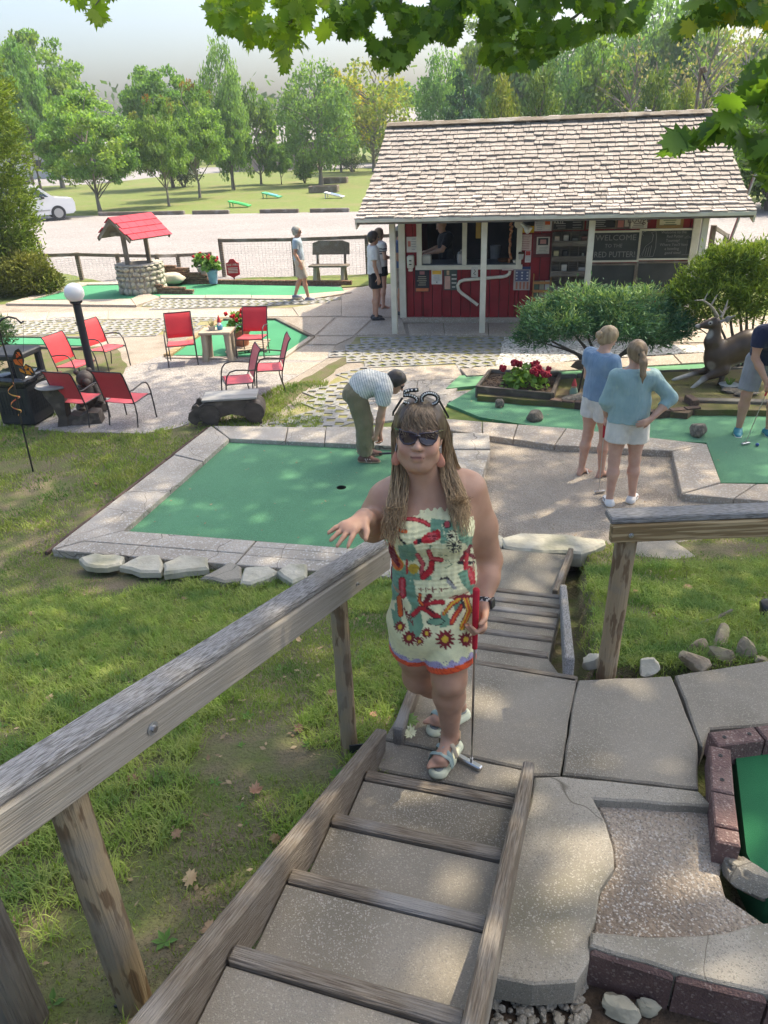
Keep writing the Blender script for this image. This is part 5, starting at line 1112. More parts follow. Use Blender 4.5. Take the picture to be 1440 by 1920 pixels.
# wood behind the kiosk
for (kd, xp, yt, w, Y, lab) in (('poplar', 830, 92, 105, 66, 'grey-green poplar rising behind the grey house roof'), ('conifer', 868, 118, 130, 60, 'dark blue-green spruce just left above the kiosk ridge'), ('poplar_b', 895, 40, 130, 80, 'tall poplar behind the dark spruce'),
 ('cedar', 945, 110, 135, 46, 'yellow-green cedar behind the left half of the kiosk ridge'), ('cedar_b', 1020, 92, 150, 48, 'second yellow-green cedar behind the middle of the ridge'), ('poplar_b', 985, 20, 150, 75, 'pale poplar above the two cedars'),
 ('poplar', 1075, 40, 150, 72, 'blue-green poplar in the middle of the wood'), ('poplar_b', 1130, 75, 130, 58, 'leafy poplar behind the ridge right of the second cedar'), ('bare', 1200, 60, 170, 56, 'half-bare grey tree in the middle of the wood'),
 ('cedar_b', 1238, 95, 150, 44, 'bright green cedar behind the right half of the ridge'), ('cedar', 1296, 128, 110, 42, 'small yellow-green cedar near the service mast'), ('poplar', 1235, -25, 170, 85, 'tallest pale poplar at the top of the wood'),
 ('bare', 1345, 10, 190, 52, 'half-bare grey tree behind the service mast'), ('maple', 1390, 170, 210, 40, 'rounded bright green tree right of the service mast'), ('poplar_b', 1310, -30, 160, 80, 'tall poplar with feathery crown at upper right'),
 ('bare', 1420, 40, 180, 60, 'bare twiggy tree at the upper right edge'), ('maple_d', 1420, 120, 220, 62, 'dark leafy tree at the right edge behind the twiggy one'), ('poplar_b', 1490, 20, 200, 70, 'poplar at the far right picture edge'), ('poplar', 1160, 0, 150, 95, 'distant hazy poplar between the tall ones'), ('poplar', 930, 70, 160, 98, 'distant hazy poplar behind the dark spruce'), ('maple_d', 1050, 110, 260, 100, 'distant dark tree filling the middle of the wood'), ('maple_d', 1240, 90, 300, 100, 'distant dark tree filling the right of the wood'), ('maple_d', 1380, 90, 280, 96, 'distant dark tree behind the twiggy ones at right')):
 tree(kd, xp, yt, w, lab, Y=Y, group=WD)
# undergrowth band far behind the wood and road (one mass)
rg = np.random.default_rng(3); C = []
for k in range(260):
 x, y = rg.uniform(-110, 190), rg.uniform(112, 150); h = rg.uniform(5, 10.5)
 n = 70; o_ = rg.normal(size=(n, 3)) * np.array([2.2, 2.2, h * .28]); o_[:, 2] += h * .5; C.append(o_ + np.array([x, y, 0]))
C = np.concatenate(C); C[:, 2] = np.abs(C[:, 2]); V, F = quads(C, rg.uniform(.4, .9, len(C)), rg); cols = np.array([(.06, .12, .04), (.08, .15, .05), (.10, .16, .05)])[rg.integers(0, 3, len(C))] * rg.uniform(.8, 1.2, len(C))[:, None]
stuff(big_mesh('far_wood', V, F, M['foliage'], col=np.repeat(cols, 4, 0)), 'distant belt of woodland along the horizon')
# shrubs on and behind the lawn, right-hand hedge
def shrub(x, y, w, h, label, cols, n=2600, leaf=.07, seed=0, base=None, name='shrub', group='shrubs on the lawn', mt='foliage', Y=None, stems=5):
 p = P(x, y) if Y is None else Vector((Q(x, y, Y).x, Y, 0)); rg = np.random.default_rng(seed); t = thing(name, label, 'shrub', (p.x, p.y, 0), group=group)
 nc = 26; ct = rg.normal(size=(nc, 3)); ct /= np.linalg.norm(ct, axis=1)[:, None]; ct *= rg.uniform(.35, 1, nc)[:, None]; ct = ct * np.array([w * .42, w * .36, h * .36]); ct[:, 2] += h * .55
 k = rg.integers(0, nc, n); C = ct[k] + rg.normal(size=(n, 3)) * np.array([w * .10, w * .10, h * .11]); C[:, 2] = np.abs(C[:, 2])
 V, F = quads(C, rg.uniform(.6, 1.2, n) * leaf, rg, .4); cc = np.array(cols)[rg.integers(0, len(cols), nc)][k] * rg.uniform(.75, 1.25, n)[:, None]
 big_mesh('foliage', V + np.array([p.x, p.y, 0]), F, M[mt], t, col=np.repeat(cc, 4, 0))
 b = MB()
 for j in range(stems): q = Vector(ct[j]); b.tube([p + Vector((q.x * .1, q.y * .1, -.02)), p + q * .5, p + q], [w * .02, w * .014, w * .006], 5)
 b.build('stem', M['bark'], t); return t
shrub(345, 350, 3.6, 1.9, 'dark spreading shrub under the orange-tipped maples', [(.035, .07, .03), (.05, .09, .035)], seed=1)
shrub(572, 343, 2.2, 1.4, 'spiky green bush beside the twin-trunked tree', [(.09, .15, .05), (.12, .17, .05)], seed=2)
shrub(660, 322, 3, 1.6, 'low bush at the foot of the see-through tree', [(.08, .13, .04)], seed=12, n=1500)
shrub(215, 341, 4.0, 1.5, 'pale grassy clump beside the road at the left', [(.17, .22, .05), (.14, .2, .05)], seed=3)
shrub(1440, 395, 5.5, 3.2, 'green hedge shrub beyond the slanting pole', [(.09, .15, .035), (.07, .12, .03)], seed=4, n=5000, leaf=.10, group='shrubs beyond the kiosk')
shrub(1500, 385, 6, 4.5, 'taller hedge shrub at the right picture edge', [(.10, .16, .04), (.07, .12, .03)], seed=5, n=5000, leaf=.11, group='shrubs beyond the kiosk')
# ---- feathery conifers near the kiosk
def sprays(tips, dirs, n, L, w, rg, droop=0.0):
 m = len(tips); k = np.repeat(np.arange(m), n); d = dirs[k] + rg.normal(size=(m * n, 3)) * .55; d[:, 2] -= droop; d /= np.linalg.norm(d, axis=1)[:, None]
 c = tips[k] + rg.normal(size=(m * n, 3)) * L * .55; ln = L * rg.uniform(.5, 1.2, m * n)[:, None]
 s = np.cross(d, rg.normal(size=(m * n, 3))); s /= np.linalg.norm(s, axis=1)[:, None]; s *= w * rg.uniform(.6, 1.3, m * n)[:, None]
 V = np.stack([c - d * ln * .5, c + s, c + d * ln * .5, c - s], 1).reshape(-1, 3); i = np.arange(m * n) * 4
 return V, np.stack([i, i + 1, i + 2, i + 3], 1), k
def feathery(name, label, base, blobs, ntip, n, L, w, cols, tipcol, stems, seed, cat='shrub', group=None, bark='bark', up=0.35):
 rg = np.random.default_rng(seed); t = thing(name, label, cat, base, group=group); b0_ = np.array(base)
 T, Dr, Cb = [], [], []
 for (cx, cy, cz, rx, ry, rz_, wt) in blobs:
  k = int(ntip * wt); u = rg.normal(size=(k, 3)); u /= np.linalg.norm(u, axis=1)[:, None]; rr = rg.uniform(.55, 1.0, k)[:, None] ** .5
  bump = 1 + .28 * (fbm(u * 2.2 + cx * 3, seed, 2) - .5)[:, None] * 2
  T.append(u * rr * bump * np.array([rx, ry, rz_]) + np.array([cx, cy, cz]) + b0_); dd = u * np.array([1, 1, .6]); dd[:, 2] += up; Dr.append(dd); Cb.append(u[:, 2])
 T, Dr, Cb = np.concatenate(T), np.concatenate(Dr), np.concatenate(Cb); V, F, k = sprays(T, Dr / np.linalg.norm(Dr, axis=1)[:, None], n, L, w, rg)
 cols = np.array(cols); cc = cols[rg.integers(0, len(cols), len(T))][k] * rg.uniform(.7, 1.3, len(k))[:, None]
 tw = np.clip((Cb[k] - .35) / .5, 0, 1)[:, None] * (rg.random(len(k)) < .6)[:, None]; cc = cc * (1 - tw * .8) + np.array(tipcol) * tw * .8
 big_mesh('foliage', V, F, M['conifer'], t, col=np.repeat(cc, 4, 0))
 for pts, r0 in stems:
  pts = [Vector(base) + Vector(p) for p in pts]; m_ = len(pts); MB().tube(pts, [r0 * (1 - .75 * i / (m_ - 1)) for i in range(m_)], 7).build('stem', M[bark], t, smooth=60)
 return t
jb = P(1120, 702)
jY = jb.y
def rel(x, y, Y, base): q = Q(x, y, Y); return (q.x - base.x, q.y - base.y, q.z - base.z)
blobs = []
for (x, y, rx, rz_, dy, wt) in ((1040, 595, .52, .24, 0.2, .16), (1090, 570, .50, .26, .1, .16), (1150, 585, .55, .30, -.1, .2), (1210, 575, .48, .28, .15, .15), (1240, 605, .42, .22, 0, .12), (1060, 606, .55, .15, -.25, .14), (1165, 608, .60, .15, -.3, .14), (1012, 585, .28, .14, .1, .05), (1268, 615, .24, .12, 0, .04), (1000, 628, .30, .12, 0.1, .05), (1225, 630, .34, .10, -.2, .05)):
 q = rel(x, y, jY + dy, jb); blobs.append((q[0], q[1], q[2], rx, rx * .8, rz_, wt))
stems = []
for (x, y, x2, y2, x3, y3, r0) in ((1112, 690, 1090, 668, 1035, 640, .05), (1118, 690, 1100, 655, 1075, 625, .045), (1124, 690, 1135, 660, 1140, 620, .055), (1128, 690, 1165, 665, 1205, 630, .05), (1124, 690, 1150, 672, 1230, 640, .04), (1110, 692, 1080, 662, 1010, 640, .03), (1121, 690, 1112, 655, 1095, 615, .04)):
 stems.append(([rel(x, 702, jY, jb), rel(x2, y2, jY - .05, jb), rel(x3, y3, jY, jb)], r0))
feathery('juniper', 'wide flat-topped blue-green juniper with dark crooked stems before the kiosk', jb, blobs, 1500, 15, .11, .009, [(.08, .175, .105), (.10, .205, .115), (.065, .145, .085), (.12, .225, .11)], (.36, .46, .20), stems, 5)
sb = P(1400, 690); sY = sb.y
blobs = []; stems = []
for (x, y, rx, rz_, dy, wt) in ((1320, 520, .34, .24, 0, .14), (1370, 495, .42, .28, .1, .2), (1425, 490, .5, .30, 0, .22), (1300, 555, .28, .16, -.1, .08), (1355, 545, .42, .22, -.1, .14), (1420, 550, .48, .22, -.2, .14), (1480, 520, .5, .35, 0, .2), (1278, 545, .16, .10, 0, .04), (1385, 585, .34, .12, -.1, .05), (1310, 590, .2, .09, 0, .03)):
 q = rel(x, y, sY + dy, sb); blobs.append((q[0], q[1], q[2], rx, rx * .8, rz_, wt))
for (x, x2, y2, x3, y3, r0) in ((1370, 1340, 620, 1305, 560, .035), (1378, 1358, 630, 1330, 570, .03), (1386, 1372, 620, 1365, 560, .035), (1394, 1400, 620, 1400, 560, .04), (1402, 1425, 620, 1440, 570, .035), (1408, 1440, 630, 1470, 590, .03), (1390, 1345, 640, 1290, 600, .02), (1398, 1388, 600, 1380, 540, .03), (1405, 1412, 610, 1420, 560, .025)):
 stems.append(([rel(x, 690, sY, sb), rel(x2, y2, sY - .08, sb), rel(x3, y3, sY, sb)], r0))
feathery('cedar_bush', 'yellow-green feathery bush with bare stems behind the deer', sb, blobs, 1300, 15, .10, .010, [(.20, .27, .045), (.16, .23, .045), (.12, .18, .04), (.24, .31, .05)], (.44, .50, .10), stems, 6, up=.6)
ab = P(28, 545)
ah = Q(10, 130, ab.y).z
blobs = [(0, 0, ah * f, .95 * s_, .95, ah * .12, .14) for f, s_ in ((.08, .7), (.2, .9), (.33, 1.0), (.46, 1.12), (.6, 1.25), (.75, 1.2), (.9, 1.1), (1.05, .9), (1.18, .6))]
feathery('arborvitae', 'tall columnar arborvitae at the left edge beside the fence', ab, blobs, 2600, 13, .16, .02, [(.17, .24, .04), (.13, .20, .035), (.22, .29, .05), (.10, .15, .03)], (.30, .36, .07), [([(0, 0, 0), (0, 0, ah * .5), (0, 0, ah * .9)], .12), ([(.3, -.3, 0), (.35, -.35, .6), (.3, -.3, 1.5)], .05)], 7, cat='tree')
ab2 = P(45, 552); feathery('arborvitae', 'low yellowish shrub growing at the foot of the tall arborvitae', ab2, [(0.2, -.1, .5, .75, .6, .55, .5), (-.5, -.2, .4, .6, .5, .45, .3), (.65, 0, .3, .4, .4, .35, .2)], 900, 12, .13, .018, [(.15, .17, .035), (.12, .145, .03)], (.22, .22, .05), [([(0, 0, 0), (0, 0, .5)], .04)], 8)
db = P(-30, 720); feathery('cedar_bush', 'dark cedar spray poking in at the left edge above the black bin', db, [rel(2, 620, db.y, db) + (.16, .16, .22, .5), rel(-30, 640, db.y, db) + (.3, .3, .5, .6)], 160, 14, .10, .008, [(.05, .10, .05), (.07, .13, .06)], (.09, .16, .07), [([(0, 0, 0), rel(-20, 650, db.y, db)], .03)], 9)
# ---- the big maple whose boughs hang over the steps
rgm = np.random.default_rng(11)
TX, TY = 8.6, 4.6
mp = thing('maple_tree', 'large maple overhanging the steps, its leafy boughs along the top of the picture', 'tree', (TX, TY, 0))
b = MB().tube([(TX, TY, -.1), (TX - .1, TY, .6), (TX - .25, TY + .1, 2.6), (TX - .5, TY + .2, 6.0), (TX - .9, TY + .3, 11.0)], [.5, .38, .32, .27, .16], 14); b.build('trunk', M['bark'], mp, smooth=60)
limbs = []
def leaf_fans(pts, S, rg, mat_, name, cols, droop):
 n = len(pts); L = np.array([(0, 0)] + LEAF); m = len(L)
 nr = rg.normal(size=(n, 3)); nr += np.array([0, -droop, .35]); nr /= np.linalg.norm(nr, axis=1)[:, None]
 dn = np.array([0, 0, -1.0]) + rg.normal(size=(n, 3)) * .5; v = dn - (dn * nr).sum(1)[:, None] * nr; v /= np.linalg.norm(v, axis=1)[:, None]; u = np.cross(v, nr)
 r2 = (L ** 2).sum(1)
 V = pts[:, None, :] + S[:, None, None] * (u[:, None, :] * L[None, :, :1] + v[:, None, :] * L[None, :, 1:] + nr[:, None, :] * (rg.uniform(-.35, .35, n)[:, None] * r2[None])[:, :, None])
 i = np.arange(n) * m; F = np.concatenate([np.stack([i, i + 1 + k, i + 1 + (k + 1) % (m - 1)], 1) for k in range(m - 1)])
 cc = np.array(cols)[rg.integers(0, len(cols), n)] * rg.uniform(.8, 1.25, n)[:, None]
 return big_mesh(name, V.reshape(-1, 3), F, mat_, mp, col=np.repeat(cc, m, 0))
M['maple_leaf'] = leafmat('maple_leaf', .5, .5, 0, 0)
MC = [(.11, .20, .045), (.14, .24, .05), (.085, .16, .04), (.17, .27, .05)]
MCL = [(.22, .33, .05), (.27, .36, .06), (.18, .28, .05)]  # lighter greens for the left boughs, their sunlit look put into the leaf colour
def bough(zones, Y0, Y1, S0, S1, cols, seed, clump=True):
 rg = np.random.default_rng(seed); pts = []
 for poly, n in zones:
  xs = [p[0] for p in poly]; ys = [p[1] for p in poly]; k = 0; cs = []
  while k < n:
   x, y = rg.uniform(min(xs), max(xs)), rg.uniform(min(ys), max(ys))
   if not inpoly(x, y, poly): continue
   if fbm(np.array([x / 42., y / 34., seed]), seed, 2) < .40: continue
   pts.append(np.array(Q(x, y, rg.uniform(Y0, Y1)))); k += 1
 pts = np.array(pts); S = rg.uniform(S0, S1, len(pts)); return leaf_fans(pts, S, rg, M['maple_leaf'], 'leaf_spray', cols, .9)
bough([([(375, -30), (640, -30), (640, 70), (600, 62), (575, 95), (540, 80), (548, 138), (528, 130), (500, 75), (470, 90), (440, 60), (400, 50), (378, 20)], 300)], 4.6, 5.6, .065, .105, MCL, 31)
bough([([(115, -20), (220, -20), (205, 8), (190, 36), (176, 30), (150, 6)], 16)], 4.3, 4.8, .08, .12, MCL, 32)
bough([([(600, -30), (1220, -30), (1212, 20), (1195, 66), (1160, 55), (1100, 72), (1040, 95), (985, 132), (930, 128), (880, 100), (850, 84), (800, 70), (765, 112), (735, 136), (705, 122), (690, 70), (640, 62)], 1750)], 5.2, 7.0, .065, .105, MC, 33)
bough([([(1272, 60), (1290, 20), (1320, -20), (1460, -20), (1460, 52), (1420, 40), (1360, 34), (1300, 50)], 150)], 5.0, 6.0, .10, .14, MC + [(.35, .36, .04)], 34)
bough([([(1252, 288), (1262, 265), (1320, 238), (1350, 205), (1385, 165), (1410, 130), (1470, 110), (1470, 300), (1425, 330), (1405, 290), (1365, 260), (1330, 262), (1290, 268), (1270, 292)], 95), ([(1410, 280), (1470, 260), (1470, 350), (1430, 352)], 14)], 3.0, 3.5, .075, .115, MC, 35)
tw = MB()
for pts, r0, Y in (([(1500, 130), (1440, 190), (1380, 220), (1320, 250), (1275, 270)], .008, 3.25), ([(1500, 210), (1440, 240), (1400, 270)], .006, 3.3), ([(1480, 250), (1450, 300), (1435, 340)], .005, 3.2), ([(620, -40), (560, 30), (520, 60), (490, 40)], .012, 5.0), ([(480, -40), (440, 20), (400, 30)], .01, 5.1), ([(540, 40), (545, 80), (540, 120)], .006, 5.0), ([(960, -40), (940, 30), (900, 80)], .014, 6.0), ([(760, -40), (740, 60), (735, 110)], .014, 6.0), ([(1150, -40), (1080, 30), (990, 90)], .016, 6.1), ([(1440, -40), (1370, 10), (1310, 30)], .012, 5.5), ([(230, -40), (190, -5), (175, 15)], .006, 4.5)):
 MB().tube([Q(x, y, Y) for x, y in pts], [r0 * (1 - .7 * i / (len(pts) - 1)) for i in range(len(pts))], 6).build('twig', M['twig'], mp, smooth=60)
# crown above and around, out of the picture, that shades the foreground
def crown_cloud():
 rg = np.random.default_rng(44); nc = 430; ct = []
 while len(ct) < nc:
  sx, sy, z = rg.uniform(-6.5, 5.2), rg.uniform(-1.6, 12.2), 11.2 + 2.6 * rg.random()       # sx, sy: where its shadow falls
  lim = 10.9 + 1.0 * math.sin(sx * 1.3) if sx < 1 else 10.4 + .5 * math.sin(sx * 2)
  if sy > lim or sx < -5.6 + .5 * math.sin(sy): continue
  ct.append((sx + .56 * z, sy + .35 * z, z))
 ct = np.array(ct); n = 22500; k = rg.integers(0, nc, n); C = ct[k] + rg.normal(size=(n, 3)) * np.array([.42, .42, .28])
 V, F = quads(C, rg.uniform(.08, .14, n), rg, .8, .8); cc = np.array(MC)[rg.integers(0, 4, n)]
 return ct, V, F, np.repeat(cc, 4, 0)
ct, V, F, cc = crown_cloud()
big_mesh('crown', V, F, M['maple_leaf'], mp, col=cc)
for j in range(0, len(ct), 9):
 q = Vector(ct[j]); s_ = Vector((TX - .7, TY + .25, 8.0 + (j % 7) * .35)); md = s_.lerp(q, .5) + Vector((0, 0, .5)); MB().tube([s_, md, q], [.09, .05, .015], 6).build('limb', M['bark'], mp, smooth=60)
# ================================================================== FURNITURE, ORNAMENTS, FENCES, CARS
# ---- red sling chairs
SLING = mat('red_sling', (0.60, 0.035, 0.045), (0.52, 0.028, 0.038), 3, rough=0.55, sheen=0.3, bump=0.15, bs=220)
FRM = mat('chair_frame', (0.035, 0.03, 0.03), rough=0.45, spec=0.5)
def make_chair():
 t = thing('garden_chair', 'chair', 'chair')
 def arc(f, n): return [f(i / (n - 1)) for i in range(n)]
 sw = 0.25
 def ribbon(pts, w, th=0.006, sag=0.0):
  b = MB(); vs = []; m = 5
  for p in pts:
   for k in range(m): u = -1 + 2 * k / (m - 1); vs.append((u * w, p[0] + sag * (1 - u * u) * .0, p[1] - sag * (1 - u * u)))
  n = len(pts); N_ = n * m; vs2 = [(x, y + th * .4, z - th) for x, y, z in vs]; fs = []
  for i in range(n - 1):
   for k in range(m - 1):
    a = i * m + k; fs += [(a, a + 1, a + m + 1, a + m), (N_ + a, N_ + a + m, N_ + a + m + 1, N_ + a + 1)]
  for i in range(n - 1):
   for k in (0, m - 1):
    a = i * m + k; fs.append((a, a + m, N_ + a + m, N_ + a) if k == 0 else (a, N_ + a, N_ + a + m, a + m))
  for k in range(m - 1): fs += [(k, N_ + k, N_ + k + 1, k + 1), ((n - 1) * m + k, (n - 1) * m + k + 1, N_ + (n - 1) * m + k + 1, N_ + (n - 1) * m + k)]
  return b.add(vs + vs2, fs)
 ribbon([(-.25, .40), (-.235, .425), (-.15, .42), (0, .405), (.12, .40), (.20, .405)], sw, sag=.012).build('seat', SLING, t, smooth=50, local=True)
 back = [(.20, .47), (.225, .56), (.26, .68), (.30, .80), (.33, .88), (.365, .93)]
 ribbon(back, sw, sag=0).build('backrest', SLING, t, smooth=50, local=True)
 for s in (-1, 1):
  x = s * .262
  MB().tube([(x, .20, .0), (x, .16, .2), (x, .17, .36), (x, .20, .46), (x, .225, .56), (x, .26, .68), (x, .30, .80), (x, .33, .88), (x, .37, .935)], .011, 8).build('back_leg', FRM, t, smooth=60, local=True)
  xa = s * .285
  MB().tube([(xa, -.30, .0), (xa, -.285, .25), (xa, -.265, .45), (xa, -.235, .56), (xa, -.18, .625), (xa, -.08, .645), (xa, .06, .63), (xa, .17, .61), (x, .24, .605)], .012, 8).build('arm', FRM, t, smooth=60, local=True)
  MB().tube([(x, -.265, .41), (x, -.1, .41), (x, .1, .395), (x, .18, .395)], .010, 8).build('seat_rail', FRM, t, smooth=60, local=True)
 MB().tube([(-.262, .37, .935), (-.1, .368, .932), (.1, .368, .932), (.262, .37, .935)], .010, 8).build('top_rail', FRM, t, smooth=60, local=True)
 MB().tube([(-.28, -.265, .40), (.28, -.265, .40)], .009, 8).build('cross_bar', FRM, t, smooth=60, local=True)
 MB().tube([(-.262, .175, .385), (.262, .175, .385)], .009, 8).build('cross_bar', FRM, t, smooth=60, local=True)
 return t
ch0 = make_chair()
for k, (x, y, rz, lab) in enumerate(((345, 680, 12, 'red sling chair facing the camera, behind the log-legged table'), (205, 690, 62, 'red sling chair facing right beside the lamp post'), (148, 722, 68, 'red sling chair facing right, between the black bin and the lamp post'), (158, 792, 160, 'red sling chair seen from behind next to the black bin'), (246, 792, 162, 'red sling chair seen from behind, right of its twin on the gravel pad'),
          (478, 668, -8, 'red sling chair in front of the terracotta geranium pot'), (512, 730, -78, 'red sling chair facing left, farther of the two at the walk edge'), (455, 755, -72, 'red sling chair facing left just above the carved bear bench'))):
 c = ch0 if k == 0 else copy_tree(ch0); p = P(x, y); c.scale = (.87,) * 3; c.location = (p.x, p.y, 0.006); c.rotation_euler = (0, 0, R(rz)); tag(c, lab, 'chair', 'red chairs on the gravel pad')
# ---- lamp post with white globe
p = P(186, 762); t = thing('lamp_post', 'black lamp post topped by a white glass globe', 'lamp', p)
zt = Q(145, 566, p.y).z; gr = (36 / FPX) * ((Vector((p.x, p.y, zt)) - CC).dot(CF)) / 2 * 1.0
MB().tube([(p.x, p.y, 0), (p.x, p.y, zt)], 0.055, 16).build('pole', M['bluk'], t, smooth=40)
MB().lathe([(.0, 0), (.09, 0), (.09, .04), (.06, .06)], (p.x, p.y, 0), 18).build('base', M['bluk'], t, smooth=40)
MB().lathe([(.05, 0), (.085, .02), (.085, .05), (.06, .06)], (p.x, p.y, zt - .03), 18).build('collar', M['bluk'], t, smooth=40)
MB().sphere((p.x, p.y, zt + gr * .93), gr, 28, 18).build('globe', mat('opal_globe', (.80, .79, .77), rough=.25, sss=.2), t, smooth=180)
# ---- black litter bin
p = P(58, 796); t = thing('litter_bin', 'black plastic litter bin with side openings at the left edge', 'bin', (p.x - .1, p.y + .2, 0), R(-12))
MB().box((0, 0, .30), (.52, .52, .58), .03).build('body', M['bluk'], t, smooth=30, local=True)
for k in range(8): MB().box((.264, -.17 + k * .048, .33), (.012, .016, .34), .003).build('rib', M['bluk'], t, local=True)
for k in range(8): MB().box((-.17 + k * .048, -.264, .33), (.016, .012, .34), .003).build('rib', M['bluk'], t, local=True)
MB().box((0, 0, .625), (.56, .56, .07), .02).build('rim', M['bluk'], t, smooth=30, local=True)
for sx in (-1, 1):
 for sy in (-1, 1): MB().box((sx * .23, sy * .23, .80), (.09, .09, .32), .02).build('hood_post', M['bluk'], t, smooth=30, local=True)
MB().box((0, 0, .98), (.56, .56, .08), .035).build('hood', M['bluk'], t, smooth=30, local=True)
b = MB().box((0, 0, .64), (.585, .585, .16), .05); V = np.array(b.v); V += (fbm(V * 14, 3, 2) - .5)[:, None] * .05; b.v = [tuple(v) for v in V]
b.build('bin_bag', mat('bin_bag', (.02, .02, .022), rough=.18, spec=.7), t, smooth=60, local=True)
# ---- shepherd's crook with hanging butterfly and spinner
p = P(62, 884); t = thing('garden_crook', 'black shepherd crook stake leaning before the litter bin', 'garden stake', p)
yk = p.y
MB().tube([p + Vector((0, 0, -.05)), Q(42, 800, yk), Q(22, 700, yk), Q(4, 640, yk), Q(-4, 608, yk), Q(4, 598, yk), Q(16, 594, yk), Q(30, 597, yk), Q(40, 606, yk), Q(44, 602, yk)], .011, 8).build('rod', M['black'], t, smooth=60)
q = Q(44, 692, yk - .05); t = thing('butterfly_ornament', 'orange and black monarch butterfly ornament hanging over the litter bin', 'ornament', q)
MO = mat('monarch_wing', (.62, .10, .03), (.72, .20, .04), 8, rough=.5); MY = mat('monarch_wing_low', (.70, .33, .03), (.66, .22, .03), 9, rough=.5)
def wing(pts, m, inner, nm):
 o = MB().plate([q + Vector((x, y, z)) for x, y, z in pts], .006).build(nm, M['black'], t); c = sum((Vector(a) for a in pts), Vector()) / len(pts)
 for poly in inner: MB().plate([q + Vector((x, y - .006, z)) for x, y, z in poly], .004).build('wing_cell', m, o)
wing([(0, 0, .02), (-.085, .01, .05), (-.10, .0, .12), (-.03, -.02, .22), (.015, -.02, .24), (.03, -.01, .20), (.035, 0, .10)], MO, [[(-.005, 0, .035), (-.075, .005, .06), (-.085, 0, .11), (-.045, -.01, .12)], [(-.04, -.01, .13), (-.03, -.015, .18), (.0, -.018, .15)], [(.005, 0, .04), (-.03, -.008, .11), (.02, -.005, .12)], [(.0, -.018, .16), (-.015, -.02, .20), (.012, -.018, .20), (.018, -.01, .15)]], 'upper_wing')
wing([(0, 0, .015), (.04, 0, .06), (.10, .0, .02), (.125, -.01, -.06), (.09, -.01, -.085), (.0, 0, -.07), (-.055, 0, -.03), (-.06, 0, .02)], MY, [[(.01, 0, .012), (.04, 0, .045), (.06, 0, .02), (.03, 0, -.01)], [(.065, 0, .022), (.085, 0, .015), (.105, -.01, -.045), (.07, -.005, -.02)], [(.02, 0, -.015), (.06, 0, -.02), (.08, -.01, -.065), (.02, 0, -.055)], [(0, 0, .0), (.01, 0, -.05), (-.04, 0, -.025), (-.045, 0, .01)]], 'lower_wing')
MB().tube([q + Vector((-.03, -.02, .05)), q + Vector((0, -.02, .01)), q + Vector((.03, -.02, -.04))], [.005, .008, .004], 7).build('body', M['black'], t)
tag(MB().tube([Q(44, 604, yk), Q(44, 660, yk)], .0018, 4).build('hanging_wire', M['black']), 'thin wire from the crook down to the butterfly', 'wire')
b = MB(); vs = []; fs = []; n = 60
for i in range(n):
 u = i / (n - 1); c = Q(20 + 16 * u, 718 + 62 * u, yk - .03); a = u * 15; rr = .025 + .035 * math.sin(math.pi * u); d = Vector((math.cos(a), math.sin(a), 0)); vs += [tuple(c + d * rr + Vector((0, 0, -.008))), tuple(c + d * rr + Vector((0, 0, .008)))]
fs = [(2 * i, 2 * i + 2, 2 * i + 3, 2 * i + 1) for i in range(n - 1)]
tag(b.add(vs, fs).build('wind_spinner', mat('spinner_red', (.55, .06, .07), (.62, .42, .10), 16, rough=.35, spec=.6)), 'red and gold corkscrew wind spinner hanging by the crook', 'spinner')
# ---- carved bear bench and bear tables
M['carved'] = mat('carved_dark_wood', (.10, .082, .068), (.06, .048, .04), 10, stretch=(.5, 1, 1), rough=.6, bump=.5, bs=18, c3=(.17, .14, .115), c3s=6, c3t=(.55, .7))
M['tabletop'] = mat('worn_table_top', (.34, .33, .31), (.20, .19, .18), 8, stretch=(.2, 1, 1), rough=.7, bump=.3, bs=14)
def profile_plate(b, pts, y0, y1):
 n = len(pts); vs = [(x, y0, z) for x, z in pts] + [(x, y1, z) for x, z in pts]; b.add(vs, [tuple(range(n))[::-1], tuple(range(n, 2 * n))] + [(i, n + i, n + (i + 1) % n, (i + 1) % n) for i in range(n)]); return b
BEAR = [(-.50, .06), (-.54, .12), (-.52, .20), (-.45, .26), (-.44, .30), (-.40, .32), (-.37, .29), (-.30, .33), (0, .36), (.30, .34), (.40, .30), (.45, .20), (.45, .0), (.30, .0), (.28, .10), (.05, .16), (-.12, .12), (-.15, .0), (-.30, .0), (-.31, .10), (-.40, .08), (-.44, .03)]
p = P(432, 790); t = thing('bear_bench', 'carved dark wooden bench shaped as a bear with a plank top', 'bench', p, R(4))
for yy in (-.17, .12): b = MB(); profile_plate(b, BEAR, yy, yy + .05); b.build('bear_side', M['carved'], t, local=True)
MB().box((.03, 0, .25), (.60, .24, .10), .02, None, 0).build('body_block', M['carved'], t, local=True)
MB().box((.05, 0, .375), (.74, .40, .03), .006, None, 0).build('top_plank', M['tabletop'], t, local=True)
for sx in (-.24, .36): MB().lathe([(.0, -.19), (.14, -.19), (.15, 0), (.14, .19), (0, .19)], n=16).xform(Matrix.Translation((sx, 0, .17)) @ Matrix.Rotation(R(90), 4, 'X')).build('haunch', M['carved'], t, smooth=50, local=True)
p = P(140, 794); t = thing('bear_table', 'round-topped table on a carved bear base behind the nearest chair', 'table', p, R(5))
b = MB(); profile_plate(b, [(-.20, 0), (-.16, .14), (-.20, .3), (-.28, .46), (-.30, .56), (-.05, .58), (.0, .5), (-.04, .3), (-.05, .12), (-.06, 0)], -.12, .12); b.build('pedestal', M['carved'], t, local=True)
b = MB(); profile_plate(b, [(-.08, 0), (-.10, .10), (.0, .16), (.12, .13), (.25, .18), (.38, .16), (.40, .0)], -.10, .12); b.build('bear_cub', M['carved'], t, local=True)
